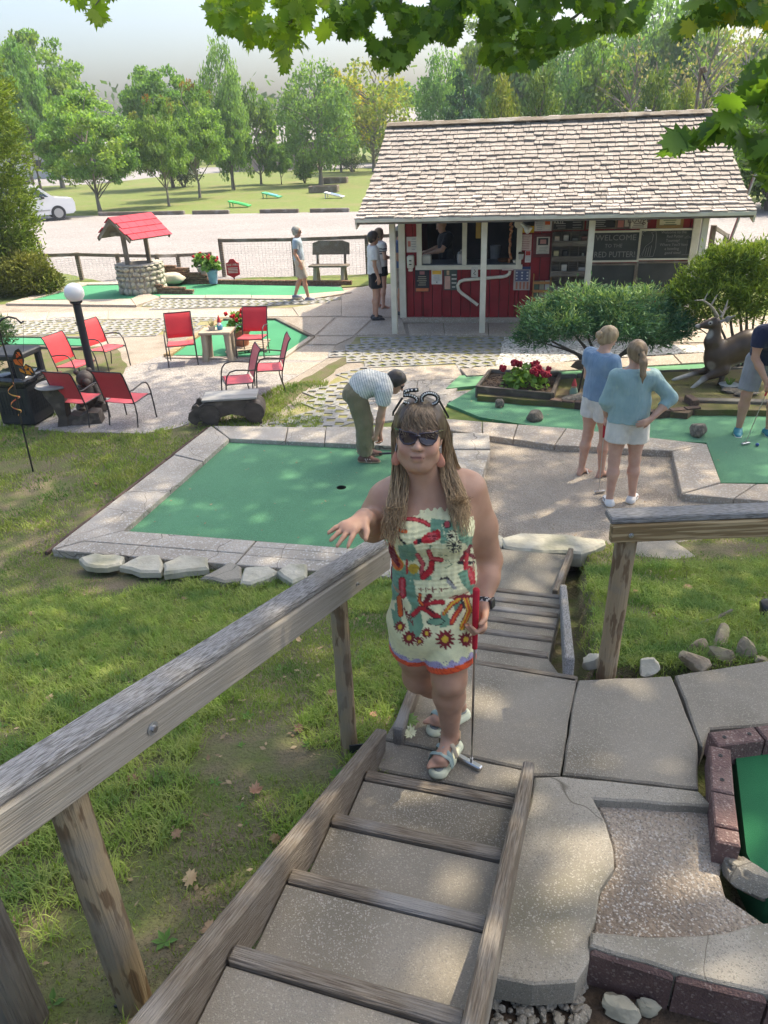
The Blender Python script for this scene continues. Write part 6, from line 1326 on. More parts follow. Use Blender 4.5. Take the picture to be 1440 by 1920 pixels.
MB().lathe([(.0, .56), (.24, .56), (.26, .575), (.24, .60), (0, .60)], (-.14, 0, 0), 26).build('top', M['tabletop'], t, smooth=40, local=True)
b = MB(); rg = random.Random(5)
q = p + Vector((-.1, 0, .60)); t2 = thing('table_ornament', 'small basket of dried red blooms on the bear table', 'ornament', q)
MB().lathe([(0, 0), (.07, 0), (.09, .07), (.08, .07), (.06, .02)], q, 14).build('basket', paint((.2, .14, .1)), t2, smooth=40)
for k in range(16): b.sphere(q + Vector((rg.uniform(-.07, .07), rg.uniform(-.06, .06), .08 + rg.uniform(0, .05))), .024, 7, 5)
stuff(b.build('dried_blooms', paint((.35, .10, .08)), t2, smooth=60))
# bear cub statue at the foot of the lamp
p = P(182, 764); t = thing('bear_statue', 'small carved black bear sitting at the foot of the lamp post', 'statue', (p.x - .05, p.y - .12, 0), R(30))
b = MB().sphere((0, 0, .22), .19, 16, 10, (.95, .85, 1.15)); b.build('body', M['carved'], t, smooth=180, local=True)
MB().sphere((0, -.07, .50), .12, 14, 10).sphere((0, -.17, .47), .06, 10, 8).build('head', M['carved'], t, smooth=180, local=True)
for s in (-1, 1): MB().sphere((s * .09, -.03, .60), .04, 8, 6).build('ear', M['carved'], t, smooth=180, local=True); MB().tube([(s * .12, -.05, .36), (s * .16, -.16, .24), (s * .12, -.22, .16)], [.06, .05, .05], 8).build('arm', M['carved'], t, smooth=60, local=True); MB().tube([(s * .12, -.08, .10), (s * .16, -.26, .08)], [.09, .06], 8).build('leg', M['carved'], t, smooth=60, local=True)
# ---- little table on log legs, gnome, pots
PW = mat('pale_log', (.42, .36, .28), (.30, .25, .19), 8, stretch=(.3, 1, 1), rough=.85, bump=.4, bs=18)
p = P(412, 676); t = thing('log_table', 'small plank table on four split-log legs between two red chairs', 'table', (p.x, p.y + .1, 0), R(-4))
MB().box((0, 0, .50), (.56, .42, .045), .008, None, 0).build('top', PW, t, local=True)
for sx in (-.2, .2):
 for sy in (-.13, .13): MB().tube([(sx * 1.15, sy * 1.15, 0), (sx * 1.05, sy * 1.05, .2), (sx, sy, .48)], [.065, .055, .06], 9).build('leg', PW, t, smooth=50, local=True)
tb = Vector((p.x, p.y + .1, .523))
t = thing('garden_gnome', 'little gnome with pointed red hat and blue coat on the log table', 'gnome', tb + Vector((.06, 0, 0))); c = tb + Vector((.06, 0, 0))
MB().lathe([(0, 0), (.045, 0), (.055, .05), (.04, .10), (.03, .11)], c, 14).build('coat', paint((.10, .30, .42)), t, smooth=50); MB().sphere(c + Vector((0, 0, .125)), .033, 12, 8).build('head', paint((.55, .33, .24)), t, smooth=180); MB().lathe([(.042, .135), (.03, .17), (.012, .23), (.0, .26)], c, 12).build('hat', paint((.5, .03, .04)), t, smooth=50); MB().lathe([(.0, .05), (.03, .07), (.033, .11), (.02, .13)], c + Vector((0, -.018, 0)), 10).build('beard', paint((.75, .73, .7)), t, smooth=60)
t = thing('succulent_pot', 'small cream pot with a pale succulent beside the gnome', 'pot', tb + Vector((-.08, 0, 0))); c = tb + Vector((-.08, 0, 0))
MB().lathe([(0, 0), (.05, 0), (.065, .07), (.058, .07), (.05, .05)], c, 16).build('pot', paint((.5, .44, .36)), t, smooth=40); b = MB(); rg = random.Random(2)
for k in range(9): a = k * .7; b.tube([c + Vector((0, 0, .05)), c + Vector((.03 * math.cos(a), .03 * math.sin(a), .10)), c + Vector((.05 * math.cos(a), .05 * math.sin(a), .13 + .02 * (k % 3)))], [.012, .012, .003], 6)
b.build('succulent', paint((.42, .36, .18)), t, smooth=60)
GL = mat('geranium_leaf', (.10, .20, .035), (.15, .26, .05), 20, rough=.65, trans=.2); GF = mat('geranium_bloom', (.55, .012, .03), (.42, .01, .02), 30, rough=.6); GFD = mat('dark_bloom', (.32, .008, .03), (.22, .006, .02), 30, rough=.6)
def geranium(base, label, w, h, nfl, pot, seed, fm=None, name='potted_geranium', group='geraniums', leaf=.045):
 t = thing(name, label, 'flowers', base, group=group); base = Vector(base); rg = np.random.default_rng(seed); z0 = 0
 if pot: z0 = pot[1]; MB().lathe([(0, 0), (pot[0] * .7, 0), (pot[0] * .95, pot[1] * .85), (pot[0] * 1.05, pot[1] * .86), (pot[0] * 1.05, pot[1]), (pot[0] * .9, pot[1]), (pot[0] * .85, pot[1] * .9)], base, 20).build('pot', paint(pot[2], .8), t, smooth=35)
 n = 240; u = rg.normal(size=(n, 3)); u /= np.linalg.norm(u, axis=1)[:, None]; u[:, 2] = np.abs(u[:, 2]) - .15; C = u * np.array([w / 2, w / 2, h]) * rg.uniform(.5, 1, n)[:, None] + np.array(base) + np.array([0, 0, z0 + .05])
 V, F = quads(C, rg.uniform(.6, 1.2, n) * leaf, rg, .9, .95); lf = big_mesh('leaves', V, F, GL, t); stuff(lf)
 for k in range(nfl):
  a, rr = rg.uniform(0, 6.28), w * .5 * math.sqrt(rg.uniform(.1, 1)); c = base + Vector((rr * math.cos(a), rr * math.sin(a), z0 + .05 + h * rg.uniform(.75, 1.15) * (1.1 - .5 * rr / (w * .5))))
  b = MB()
  for j in range(13):
   d = rg.normal(size=3); d /= np.linalg.norm(d); b.rock(c + Vector(d) * w * .045, (w * .085,) * 3, j, 6, 5, .3)
  fl = b.build('bloom', fm or GF, t, smooth=50)
 return t
p = P(455, 655); geranium((p.x, p.y, .03), 'red geranium in a tall terracotta pot behind the red chair', .50, .34, 14, (.17, .34, (.42, .17, .10)), 1)
t = thing('pallet', 'small weathered pallet under the terracotta geranium pot', 'pallet', (p.x + .15, p.y - .1, .018))
for k in range(5): MB().box((p.x + .12, p.y - .32 + k * .14, .075), (.75, .10, .02), .003, Matrix.Rotation(.3, 3, 'Z'), 0).build('slat', PW, t)
for k in range(3): MB().box((p.x - .15 + k * .27, p.y - .04, .042), (.05, .66, .045), .003, Matrix.Rotation(.3, 3, 'Z'), 1).build('runner', PW, t)
p = P(384, 530); geranium((p.x, p.y, .20), 'red geranium in a white pot on the brick step', .55, .34, 4, (.17, .24, (.45, .42, .38)), 2, leaf=.06)
p = P(401, 534); geranium((p.x + .02, p.y - .1, .05), 'red geranium in a blue patterned pot by the brick step', .50, .36, 7, (.15, .36, (.22, .32, .46)), 3, leaf=.06)
# ---- wishing well
p = P(268, 549); WC = Vector((p.x, p.y + .1, 0)); t = thing('wishing_well', 'round fieldstone wishing well with a red shingled gable roof', 'well', WC)
dep = (WC - CC).dot(CF); RW = .56; zt = Q(262, 494, WC.y - .3).z - .02
MB().lathe([(RW - .04, -.05), (RW + .0, .05), (RW - .02, zt - .02), (RW - .05, zt), (RW - .20, zt), (RW - .20, zt - .5), (0, zt - .5)], WC, 36, cap=False).build('well_core', M['mortar'], t, smooth=60)
rg = random.Random(6); zz = 0.0; sid = 0
while zz < zt - .02:
 hh = min(rg.uniform(.11, .20), zt - zz); a = rg.uniform(0, 1)
 end = a + 6.283
 while a < end - .05:
  da = min(rg.uniform(.16, .38), end - a); am = a + da / 2; c = WC + Vector((math.cos(am) * (RW + .0), math.sin(am) * (RW + .0), zz + hh / 2))
  MB().rock((0, 0, 0), (da * RW * 1.02, .13, hh * 1.08), sid, 10, 7, .28).xform(Matrix.Translation(c) @ Matrix.Rotation(am + math.pi / 2, 4, 'Z') @ Matrix.Rotation(rg.uniform(-.12, .12), 4, 'Y')).build('stone', M['stone'], t, smooth=50); sid += 1; a += da
 zz += hh
zr = Q(262, 437, WC.y).z; zp = Q(255, 405, WC.y).z
RL = Matrix.Rotation(R(52), 4, 'Z')
def wl_(x, y, z): return WC + (RL @ Vector((x, y, 0))) + Vector((0, 0, z))
for s in (-1, 1): MB().beam(wl_(s * .33, 0, zt - .4), wl_(s * .33, 0, zr + .05), .10, .10, .006, (0, 1, 0)).build('post', M['wood_grey'], t)
MB().beam(wl_(-.33, -.5, zr), wl_(-.33, .5, zr), .06, .08).build('tie_beam', M['wood_grey'], t); MB().beam(wl_(.33, -.5, zr), wl_(.33, .5, zr), .06, .08).build('tie_beam', M['wood_grey'], t); MB().beam(wl_(-.5, 0, zp - .07), wl_(.5, 0, zp - .07), .05, .06).build('ridge_beam', M['wood_grey'], t)
RS = mat('red_shingle', (.46, .035, .06), (.38, .03, .05), 5, rough=.7, rnd=.08)
for s in (-1, 1):
 rf = MB().plate([wl_(-.62, s * .02, zp), wl_(.62, s * .02, zp), wl_(.62, s * .66, zr - .08), wl_(-.62, s * .66, zr - .08)], .025).build('roof', M['wood_grey'], t)
 for c in range(4):
  for k in range(5):
   x0 = -.64 + k * .256 + (0.06 if c % 2 else 0); x1 = min(x0 + .25, .64); u0, u1 = c / 4, (c + 1) / 4 + .06; y0, y1 = s * (.01 + .67 * u0), s * (.01 + .67 * u1); z0, z1 = zp + .03 - (zp - zr + .08) * u0 - .0, zp + .05 - (zp - zr + .08) * u1
   MB().plate([wl_(x0, y0, z0), wl_(x1, y0, z0), wl_(x1, y1, z1), wl_(x0, y1, z1)], .016).build('shingle', RS, rf)
 for e in (-1, 1): MB().beam(wl_(e * .60, 0, zp - .03), wl_(e * .60, s * .66, zr - .11), .03, .08).build('rafter', M['wood_grey'], t)
# ---- brick walls round the well green
def bricks(root, a, b, courses, z0=0.0, L=.20, H=.062, D=.095, m='brick', steps=None):
 a, b = Vector(a), Vector(b); d = (b - a); T = d.length; d.normalize(); rz = math.atan2(d.y, d.x); me = None
 for j, (u0, u1) in enumerate(courses):
  x = u0 * T + (0 if j % 2 == 0 else -L / 2)
  while x < u1 * T - .02:
   xa, xb = max(x, u0 * T), min(x + L - .008, u1 * T)
   if xb - xa > .04:
    c = a + d * ((xa + xb) / 2); o = MB().box((0, 0, 0), (xb - xa, D, H - .008), .006).build('brick', M[m], root, local=True) if (me is None or abs(xb - xa - (L - .008)) > 1e-4) else None
    if o is None: o = bpy.data.objects.new('brick', me); COL.objects.link(o); o.parent = root
    elif abs(xb - xa - (L - .008)) < 1e-4: me = o.data
    o.matrix_local = wmat(root).inverted() @ (Matrix.Translation((c.x, c.y, z0 + H * (j + .5))) @ Matrix.Rotation(rz, 4, 'Z'))
   x += L
 MB().beam(a + d * (courses[0][0] * T + .01) + Vector((0, 0, z0 + H * .5 - .002)), a + d * (courses[0][1] * T - .01) + Vector((0, 0, z0 + H * .5 - .002)), D - .02, H - .004, 0).build('mortar_bed', M['mortar'], root)
a, b_ = P(284, 551), P(364, 552); bw = thing('brick_wall', 'low stepped brick wall in front of the wishing well', 'brick wall', a)
bricks(bw, a, b_, [(0, 1), (0, 1), (0, .84), (0, .3)])
a, b_ = P(312, 532), P(660, 535); bw2 = thing('brick_wall', 'stepped brick wall running behind the long green to the bench', 'brick wall', a)
bricks(bw2, a, b_, [(0, 1), (0, 1), (0, .24), (0, .24), (0, .20), (0, .14), (0, .14), (0, .07)])
tag(MB().rock(P(330, 534) + Vector((0, -.15, .22)), (.85, .5, .34), 5, 18, 11, .25).build('mossy_rock', M['stone'], smooth=60), 'smooth mossy rock between the well and the brick steps', 'rock')
# ---- red sign
p = P(440, 528); t = thing('red_sign', 'red shield-shaped notice board on a short stake by the fence', 'sign', p); ys = p.y
dep = (Q(438, 500, ys) - CC).dot(CF); s_ = dep / FPX; c = Q(436.5, 503, ys); hw, hh = 12.2 * s_, 11.5 * s_
out = [(-hw, hh * .8), (-hw * .62, hh * .95), (-hw * .3, hh * 1.45), (hw * .3, hh * 1.45), (hw * .62, hh * .95), (hw, hh * .8), (hw, -hh), (hw * .35, -hh * 1.3), (0, -hh * 1.55), (-hw * .35, -hh * 1.3), (-hw, -hh)]
MB().plate([c + Vector((x, 0, z)) for x, z in out], .03).build('board', paint((.50, .018, .035), .5), t)
MB().tube([c + Vector((0, .02, -hh * 1.4)), Vector((c.x, ys + .02, -.05))], .02, 8).build('stake', M['black'], t)
def wtext(body, size, c, par, m, fit=None, rz=0.0):
 o = ktext(body, size, Vector((0, 0, 0)), par, m, fit=fit); sx = o.scale.x; o.matrix_local = wmat(par).inverted() @ (Matrix.Translation(c) @ Matrix.Rotation(rz, 4, 'Z') @ Matrix.Rotation(R(90), 4, 'X') @ Matrix.Diagonal((sx, 1, 1, 1))); return o
wtext('HOLE 1 PAR 2', hh * .42, c + Vector((0, -.018, hh * .55)), t, paint((.8, .78, .76), .8), fit=hw * 1.75)
for k in range(4): MB().box(c + Vector((0, -.017, hh * (.05 - .24 * k))), (hw * (1.55 - .08 * (k % 2)), .004, hh * .11)).build('print_line', paint((.72, .62, .62), .8), t)
# ---- park bench
a, b_ = P(592, 531), P(650, 531); t = thing('park_bench', 'weathered plank bench with rounded back before the wire fence', 'bench', (a + b_) / 2); m_ = (a + b_) / 2; L = (b_ - a).length * 1.22
BW = M['wood_grey']; rzb = math.atan2(b_.y - a.y, b_.x - a.x); RB = Matrix.Translation(m_) @ Matrix.Rotation(rzb, 4, 'Z')
def bp(x, y, z): return RB @ Vector((x, y, z))
MB().beam(bp(-L / 2, -.08, .46), bp(L / 2, -.08, .46), .34, .045, .006).build('seat', BW, t)
MB().plate([bp(-L / 2 + .02, .16, .70), bp(L / 2 - .02, .20, .70), bp(L / 2 - .02, .24, .98), bp(L / 2 - .2, .25, 1.04), bp(-L / 2 + .2, .25, 1.04), bp(-L / 2 + .02, .24, .98)], .045).build('backrest', BW, t)
for s in (-1, 1):
 MB().beam(bp(s * L * .36, .14, .30), bp(s * L * .36, .22, .9), .06, .05).build('back_stay', BW, t); MB().beam(bp(s * L * .36, -.25, 0), bp(s * L * .36, -.1, .45), .10, .08, .01, (0, 1, 0)).build('leg', PW, t); MB().beam(bp(s * L * .36, .18, 0), bp(s * L * .36, .06, .45), .10, .08, .01, (0, 1, 0)).build('leg', PW, t)
# ---- wire fences
M['wire'] = mat('fence_wire', (.42, .42, .43), rough=.5, metal=.5)
def fence(name, label, posts, rail=.09, wire=.10, extra=None):
 t = thing(name, label, 'fence', P(posts[0][0], posts[0][1]), group='wire fences round the course'); tops = []
 for (x, y, yt) in posts:
  b = P(x, y); z = max(.5, Q(x - (y - yt) * .17 * (720 - x) / 720, yt, b.y).z); tops.append((b, z)); MB().beam(b + Vector((0, 0, -.05)), b + Vector((0, 0, z)), .11, .10, .008, (0, 1, 0)).build('post', M['wood_grey'], t)
 for (a, za), (c, zc) in zip(tops, tops[1:]):
  MB().beam(a + Vector((0, -.06, za - .05)), c + Vector((0, -.06, zc - .05)), .04, rail, .004).build('rail', M['wood_grey'], t)
  b = MB(); L = (c - a).length; n = int(L / wire); zz = min(za, zc) - .1
  def bar3(p, q, r=.003):
   d = (q - p).normalized(); s1 = d.orthogonal().normalized() * r; s2 = d.cross(s1); b.add([p + s1, p + s2 * .87 - s1 * .5, p - s2 * .87 - s1 * .5, q + s1, q + s2 * .87 - s1 * .5, q - s2 * .87 - s1 * .5], [(0, 1, 4, 3), (1, 2, 5, 4), (2, 0, 3, 5)])
  for k in range(1, n): u = a.lerp(c, k / n); bar3(u + Vector((0, -.08, .03)), u + Vector((0, -.08, zz)))
  for k in range(int(zz / (wire * .6)) + 1): bar3(a + Vector((0, -.08, .03 + k * wire * .6)), c + Vector((0, -.08, .03 + k * wire * .6)))
  stuff(b.build('wire_mesh', M['wire'], t))
 return t
fence('wire_fence', 'low timber-railed wire fence along the car park, behind the wishing well', [(94, 531, 475), (154, 525, 473), (228, 522, 475), (300, 519, 476), (338, 513, 475), (398, 510, 472)])
fence('wire_fence', 'taller timber-railed wire fence behind the bench and red sign', [(421, 518, 447), (555, 517, 445), (690, 515, 440), (742, 512, 437)])
fence('wire_fence', 'wire fence running off beyond the right end of the kiosk', [(1322, 530, 422), (1352, 505, 438)], wire=.08)
MB_ = MB().beam(P(60, 448) + Vector((0, 0, 0)), P(60, 448), .01, .01) if False else None
tag(MB().tube([P(95, 531) + Vector((0, -.15, .0)), Q(70, 450, P(95, 531).y - .15)], .035, 8).build('leaning_post', M['wood_grey'], smooth=40), 'leaning grey post beside the arborvitae at the fence end', 'post')
# ---- mossy bed with the deer
bed = struct(MB().prism(rough_poly(px([(905, 722), (1040, 712), (1200, 700), (1440, 690), (1520, 690), (1520, 770), (1300, 768), (1290, 775), (1100, 758), (895, 742)], .10), .2, .02), -.1, .10).build('moss_bed', M['moss']))
be = thing('brick_edging', 'dark brick and timber edging round the mossy deer bed', 'edging', P(1100, 770))
def run(a, b, L, m, h=.13, w=.10, gap=.006, nm='brick'):
 A, B = P(*a), P(*b); d = B - A; T = d.length; d.normalize(); n = max(1, round(T / L))
 for k in range(n): MB().beam(A + d * (T * k / n + gap) + Vector((0, 0, h / 2 - .01)), A + d * (T * (k + 1) / n - gap) + Vector((0, 0, h / 2 - .01 + random.uniform(-.006, .006))), w, h, .008).build(nm, M[m], be)
run((1030, 762), (1100, 770), .2, 'brick_dk'); run((1100, 770), (1225, 786), .2, 'brick_dk'); run((1225, 786), (1310, 778), .19, 'brick_dk'); run((1286, 764), (1302, 776), .2, 'brick_dk', h=.2)
run((1302, 766), (1520, 772), 1.6, 'wood_old', h=.15, w=.12, nm='timber'); run((905, 722), (1080, 714), 1.2, 'wood_old', h=.12, w=.05, nm='timber'); run((1080, 714), (1500, 696), 1.4, 'wood_old', h=.12, w=.04, nm='timber')
# planter box with geraniums
pb = thing('planter_box', 'low dark timber planter with bark mulch and red geraniums', 'planter', P(970, 752)); C4 = [P(894, 748), P(1034, 762), P(1048, 722), P(918, 716)]
for a, b_ in ((0, 1), (1, 2), (2, 3), (3, 0)): MB().beam(C4[a] + Vector((0, 0, .10)), C4[b_] + Vector((0, 0, .10)), .05, .20, .006).build('board', M['carved' if a < 2 else 'wood_grey'], pb)
MB().prism([(q.x, q.y) for q in C4], 0, .15).build('mulch', M['mulch'], pb)
b = MB(); rg = random.Random(5)
for k in range(260):
 u, v = rg.random(), rg.random(); q = (C4[0] * (1 - u) + C4[1] * u) * (1 - v) + (C4[3] * (1 - u) + C4[2] * u) * v; b.box(q + Vector((0, 0, .155)), (rg.uniform(.02, .05), rg.uniform(.01, .02), .01), 0, Matrix.Rotation(rg.uniform(0, 3), 3, 'Z') @ Matrix.Rotation(rg.uniform(-.4, .4), 3, 'X'))
stuff(b.build('bark_chips', M['mulch'], pb))
q = P(985, 742); geranium((q.x, q.y, .15), 'dark red geraniums growing in the timber planter', .72, .30, 12, None, 9, GFD, name='geranium', leaf=.05)
q = P(1075, 742, .1); t = thing('garden_gnome', 'tiny gnome figure in the moss behind the two women', 'gnome', (q.x, q.y, .10)); MB().lathe([(0, 0), (.05, 0), (.06, .06), (.04, .12)], (q.x, q.y, .1), 12).build('coat', paint((.2, .3, .22)), t, smooth=50); MB().sphere((q.x, q.y, .24), .035, 10, 8).build('head', paint((.5, .3, .2)), t, smooth=180); MB().lathe([(.04, .25), (.02, .32), (0, .36)], (q.x, q.y, 0), 10).build('hat', paint((.42, .05, .05)), t, smooth=50)
tag(MB().rock((q.x + .05, q.y - .12, .12), (.5, .3, .1), 4, 14, 8, .3).build('flat_stone', M['boulder'], smooth=50), 'flat grey stone beside the tiny gnome in the moss', 'stone')
q = P(1092, 735, .1); t = thing('garden_spade', 'dark metal spade-shaped stake standing in the moss bed', 'garden stake', (q.x, q.y, .1)); zt = Q(1095, 684, q.y).z
MB().tube([(q.x - .06, q.y, .08), (q.x, q.y, zt)], .014, 7).build('shaft', M['black'], t); MB().plate([(q.x - .20, q.y, zt - .02), (q.x - .14, q.y - .02, zt + .06), (q.x, q.y - .02, zt + .09), (q.x + .1, q.y, zt + .05), (q.x + .08, q.y + .02, zt - .06), (q.x - .08, q.y + .02, zt - .07)], .012).build('blade', M['carved'], t)
for (x, y, w) in ((1372, 735, .30), (1400, 740, .35)): q = P(x, y, .1); tag(MB().rock((q.x, q.y, .12), (w, w * .7, .09), x, 14, 8, .3).build('flat_stone', M['boulder'], smooth=50), 'flat stone in the moss under the deer, ' + ('left one' if x == 1372 else 'right one'), 'stone')
q = P(1366, 728, .1); t = thing('garden_dish', 'small dish of green plants in the moss under the deer', 'planter', (q.x, q.y, .1)); MB().lathe([(0, 0), (.10, .0), (.14, .05), (.13, .05)], (q.x, q.y, .11), 16).build('dish', paint((.3, .33, .33)), t, smooth=40); b = MB(); [b.tube([(q.x, q.y, .13), (q.x + .07 * math.cos(k), q.y + .07 * math.sin(k), .24)], [.014, .003], 5) for k in range(9)]; b.build('plant', GL, t)
# ---- car, far ground furniture
def make_car(loc, rz):
 t = thing('parked_car', 'white estate car with roof box parked at the far edge of the gravel lot', 'car', loc, rz)
 WP = mat('white_car_paint', (.72, .72, .72), rough=.25, spec=.6); GLS = mat('car_glass', (.02, .03, .035), rough=.08, spec=.8)
 prof = [(-2.35, .42), (-2.38, .80), (-2.30, 1.02), (-1.42, 1.12), (-.72, 1.66), (-.3, 1.74), (1.4, 1.74), (1.95, 1.62), (2.22, 1.12), (2.34, .95), (2.36, .42), (2.2, .30), (-2.2, .30)]
 n = len(prof); b = MB(); rows = [(-.90, .0), (-.94, .0), (.94, 0), (.90, 0)]
 def yw(z, s): return s * (.93 if z < 1.1 else .93 - (z - 1.1) * .28)
 for s in (-1, 1): pass
 vs = [(x, yw(z, -1), z) for x, z in prof] + [(x, yw(z, 1), z) for x, z in prof]
 b.add(vs, [tuple(range(n)), tuple(range(n, 2 * n))[::-1]] + [(i, n + i, n + (i + 1) % n, (i + 1) % n) for i in range(n)]); b.build('body', WP, t, smooth=28, local=True)
 for s in (-1, 1):
  for (a0, a1, b0_, b1) in ((-1.05, -.62, -.32, 1.14), (-.22, -.22, .62, .62), (.72, .72, 1.32, 1.62)):
   if a0 == -1.05: pts = [(-1.15, 1.16), (-.62, 1.60), (-.32, 1.62), (-.32, 1.16)]
   elif a0 == -.22: pts = [(-.22, 1.16), (-.22, 1.62), (.62, 1.63), (.62, 1.16)]
   else: pts = [(.72, 1.16), (.72, 1.63), (1.45, 1.62), (1.85, 1.2)]
   MB().plate([(x, yw(z, s) + s * .008, z) for x, z in pts], .012).build('side_window', GLS, t, local=True)
  for x in (-1.48, 1.48):
   wq = MB().lathe([(.0, -.11), (.36, -.11), (.37, 0), (.36, .11), (0, .11)], n=22).xform(Matrix.Translation((x, s * .85, .36)) @ Matrix.Rotation(R(90), 4, 'X')).build('wheel', M['bluk'], t, smooth=40, local=True)
   MB().lathe([(.0, -.118), (.23, -.118), (.24, 0), (.23, .118), (0, .118)], n=20).xform(Matrix.Translation((x, s * .85, .36)) @ Matrix.Rotation(R(90), 4, 'X')).build('rim', M['zinc'], wq, smooth=40, local=True)
  MB().box((-.85, s * 1.03, 1.14), (.16, .18, .13), .04).build('mirror', M['bluk'], t, smooth=40, local=True)
  MB().plate([(-2.30, s * .62, .84), (-2.2, s * .90, .9), (-2.2, s * .90, 1.0), (-2.28, s * .6, .98)], .03).build('headlight', M['steel'], t, local=True)
  MB().box((.25, s * .945, .95), (.02, .004, .55)).build('door_seam', M['black'], t, local=True); MB().box((0, s * .945, .52), (2.2, .02, .05)).build('sill_trim', M['zinc'], t, local=True)
 MB().plate([(-1.36, -.72, 1.16), (-1.36, .72, 1.16), (-.76, .66, 1.63), (-.76, -.66, 1.63)], .012).build('windscreen', GLS, t, local=True)
 MB().box((.45, 0, 1.90), (1.9, .8, .26), .10).build('roof_box', M['bluk'], t, smooth=50, local=True)
 return t
cp_ = P(58, 416); make_car((cp_.x - .3, cp_.y + .4, 0), R(180 + 28))
# parking logs along the lawn
for k, (x0, x1) in enumerate(((186, 346), (362, 430), (488, 560), (582, 655))):
 a, b_ = P(x0, 405 - x0 * .0155 + 2), P(x1, 405 - x1 * .0155 + 2); tag(MB().beam(a + Vector((0, 0, .08)), b_ + Vector((0, 0, .08)), .2, .2, .02).build('parking_log', M['wood_grey']), ('long timber parking log in front of the forked maple', 'short timber parking log right of the long one', 'timber parking log below the blue cornhole board', 'timber parking log nearest the kiosk roof')[k], 'log', 'parking logs at the lawn edge')
def cornhole(x, y, c1, c2, rz, lab):
 p = P(x, y); t = thing('cornhole_board', lab, 'game board', (p.x, p.y, 0), R(rz), 'cornhole boards on the lawn')
 o = MB().box((0, 0, .19), (.62, 1.22, .06), .006, Matrix.Rotation(R(13), 3, 'X')).build('deck', paint(c1), t, local=True); MB().box((0, -.1, .21), (.36, .6, .03), .0, Matrix.Rotation(R(13), 3, 'X')).build('stripe', paint(c2), t, local=True)
 MB().lathe([(.0, 0), (.08, 0), (.08, .012), (0, .012)], (0, .36, .305), 18).build('hole', M['black'], t, local=True)
 for s in (-1, 1): MB().box((s * .26, .5, .13), (.05, .05, .26), .004).build('leg', paint(c1), t, local=True)
cornhole(450, 388, (.03, .42, .10), (.03, .38, .10), 80, 'bright green cornhole board tilted on the lawn'); cornhole(510, 371, (.05, .38, .20), (.10, .34, .50), 70, 'blue and green cornhole board on the lawn'); cornhole(627, 371, (.55, .57, .6), (.16, .26, .42), 75, 'white and blue cornhole board near the kiosk roof')
def raised_bed(x, y, w, d, lab):
 p = P(x, y); t = thing('raised_bed', lab, 'planter', (p.x, p.y, 0), R(-6), 'raised beds on the lawn')
 for (cx, cy, sx, sy) in ((0, -d / 2, w, .08), (0, d / 2, w, .08), (-w / 2, 0, .08, d - .1), (w / 2, 0, .08, d - .1)): MB().box((cx, cy, .2), (sx, sy, .4), .01, None, 0 if sx > sy else 1).build('board', M['wood_grey'], t, local=True)
 MB().box((0, 0, .15), (w - .1, d - .1, .2)).build('soil', M['soil'], t, local=True)
raised_bed(608, 360, 1.9, 1.2, 'nearer grey timber raised bed on the lawn'); raised_bed(628, 343, 2.0, 1.2, 'farther brown raised bed below the twin-trunked tree')
# houses and cars beyond the trees
hb = Q(800, 212, 92); t = thing('house', 'house with grey shingled roof glimpsed between the trees', 'house', (hb.x, 92, 0))
MB().box((hb.x, 95, 2.2), (8.5, 7, 4.4)).build('wall', paint((.6, .58, .53)), t); zt = Q(810, 200, 92).z
MB().plate([(hb.x - 4.6, 91, zt - 2.3), (hb.x + 4.6, 91, zt - 2.3), (hb.x + 4.2, 95.2, zt), (hb.x - 4.2, 95.2, zt)], .2).plate([(hb.x + 4.6, 99.4, zt - 2.3), (hb.x - 4.6, 99.4, zt - 2.3), (hb.x - 4.2, 95.2, zt), (hb.x + 4.2, 95.2, zt)], .2).build('roof', paint((.36, .34, .34), .9), t)
MB().box((hb.x - 1, 91.45, 2.4), (1.2, .1, 1.3)).build('window', M['black'], t)
for (x, Y, w, c, lab) in ((95, 100, 14, (.55, .55, .55), 'pale building across the road behind the left trees'), (515, 98, 10, (.42, .32, .28), 'brownish building across the road behind the slim trees')):
 q = Q(x, 300, Y); t = thing('house', lab, 'house', (q.x, Y, 0)); MB().box((q.x, Y + 3, 1.4), (w, 6, 2.8)).build('wall', paint(c), t); MB().plate([(q.x - w / 2 - .4, Y - .5, 2.7), (q.x + w / 2 + .4, Y - .5, 2.7), (q.x + w / 2 + .4, Y + 3, 4.6), (q.x - w / 2 - .4, Y + 3, 4.6)], .2).build('roof', paint((.30, .28, .27)), t)
 for k in range(4): MB().box((q.x - w * .36 + k * w * .24, Y - .03, 1.5), (1.0, .08, 1.1)).build('window', M['black'], t)
# far lamp or sign by the road at left
q = P(100, 333); tag(MB().box((q.x, q.y, .9), (1.6, .2, .9), .05).box((q.x - .6, q.y, .25), (.2, .15, .5)).box((q.x + .6, q.y, .25), (.2, .15, .5)).build('road_sign', paint((.6, .55, .52))), 'low pale board sign beside the road at the far left', 'sign')
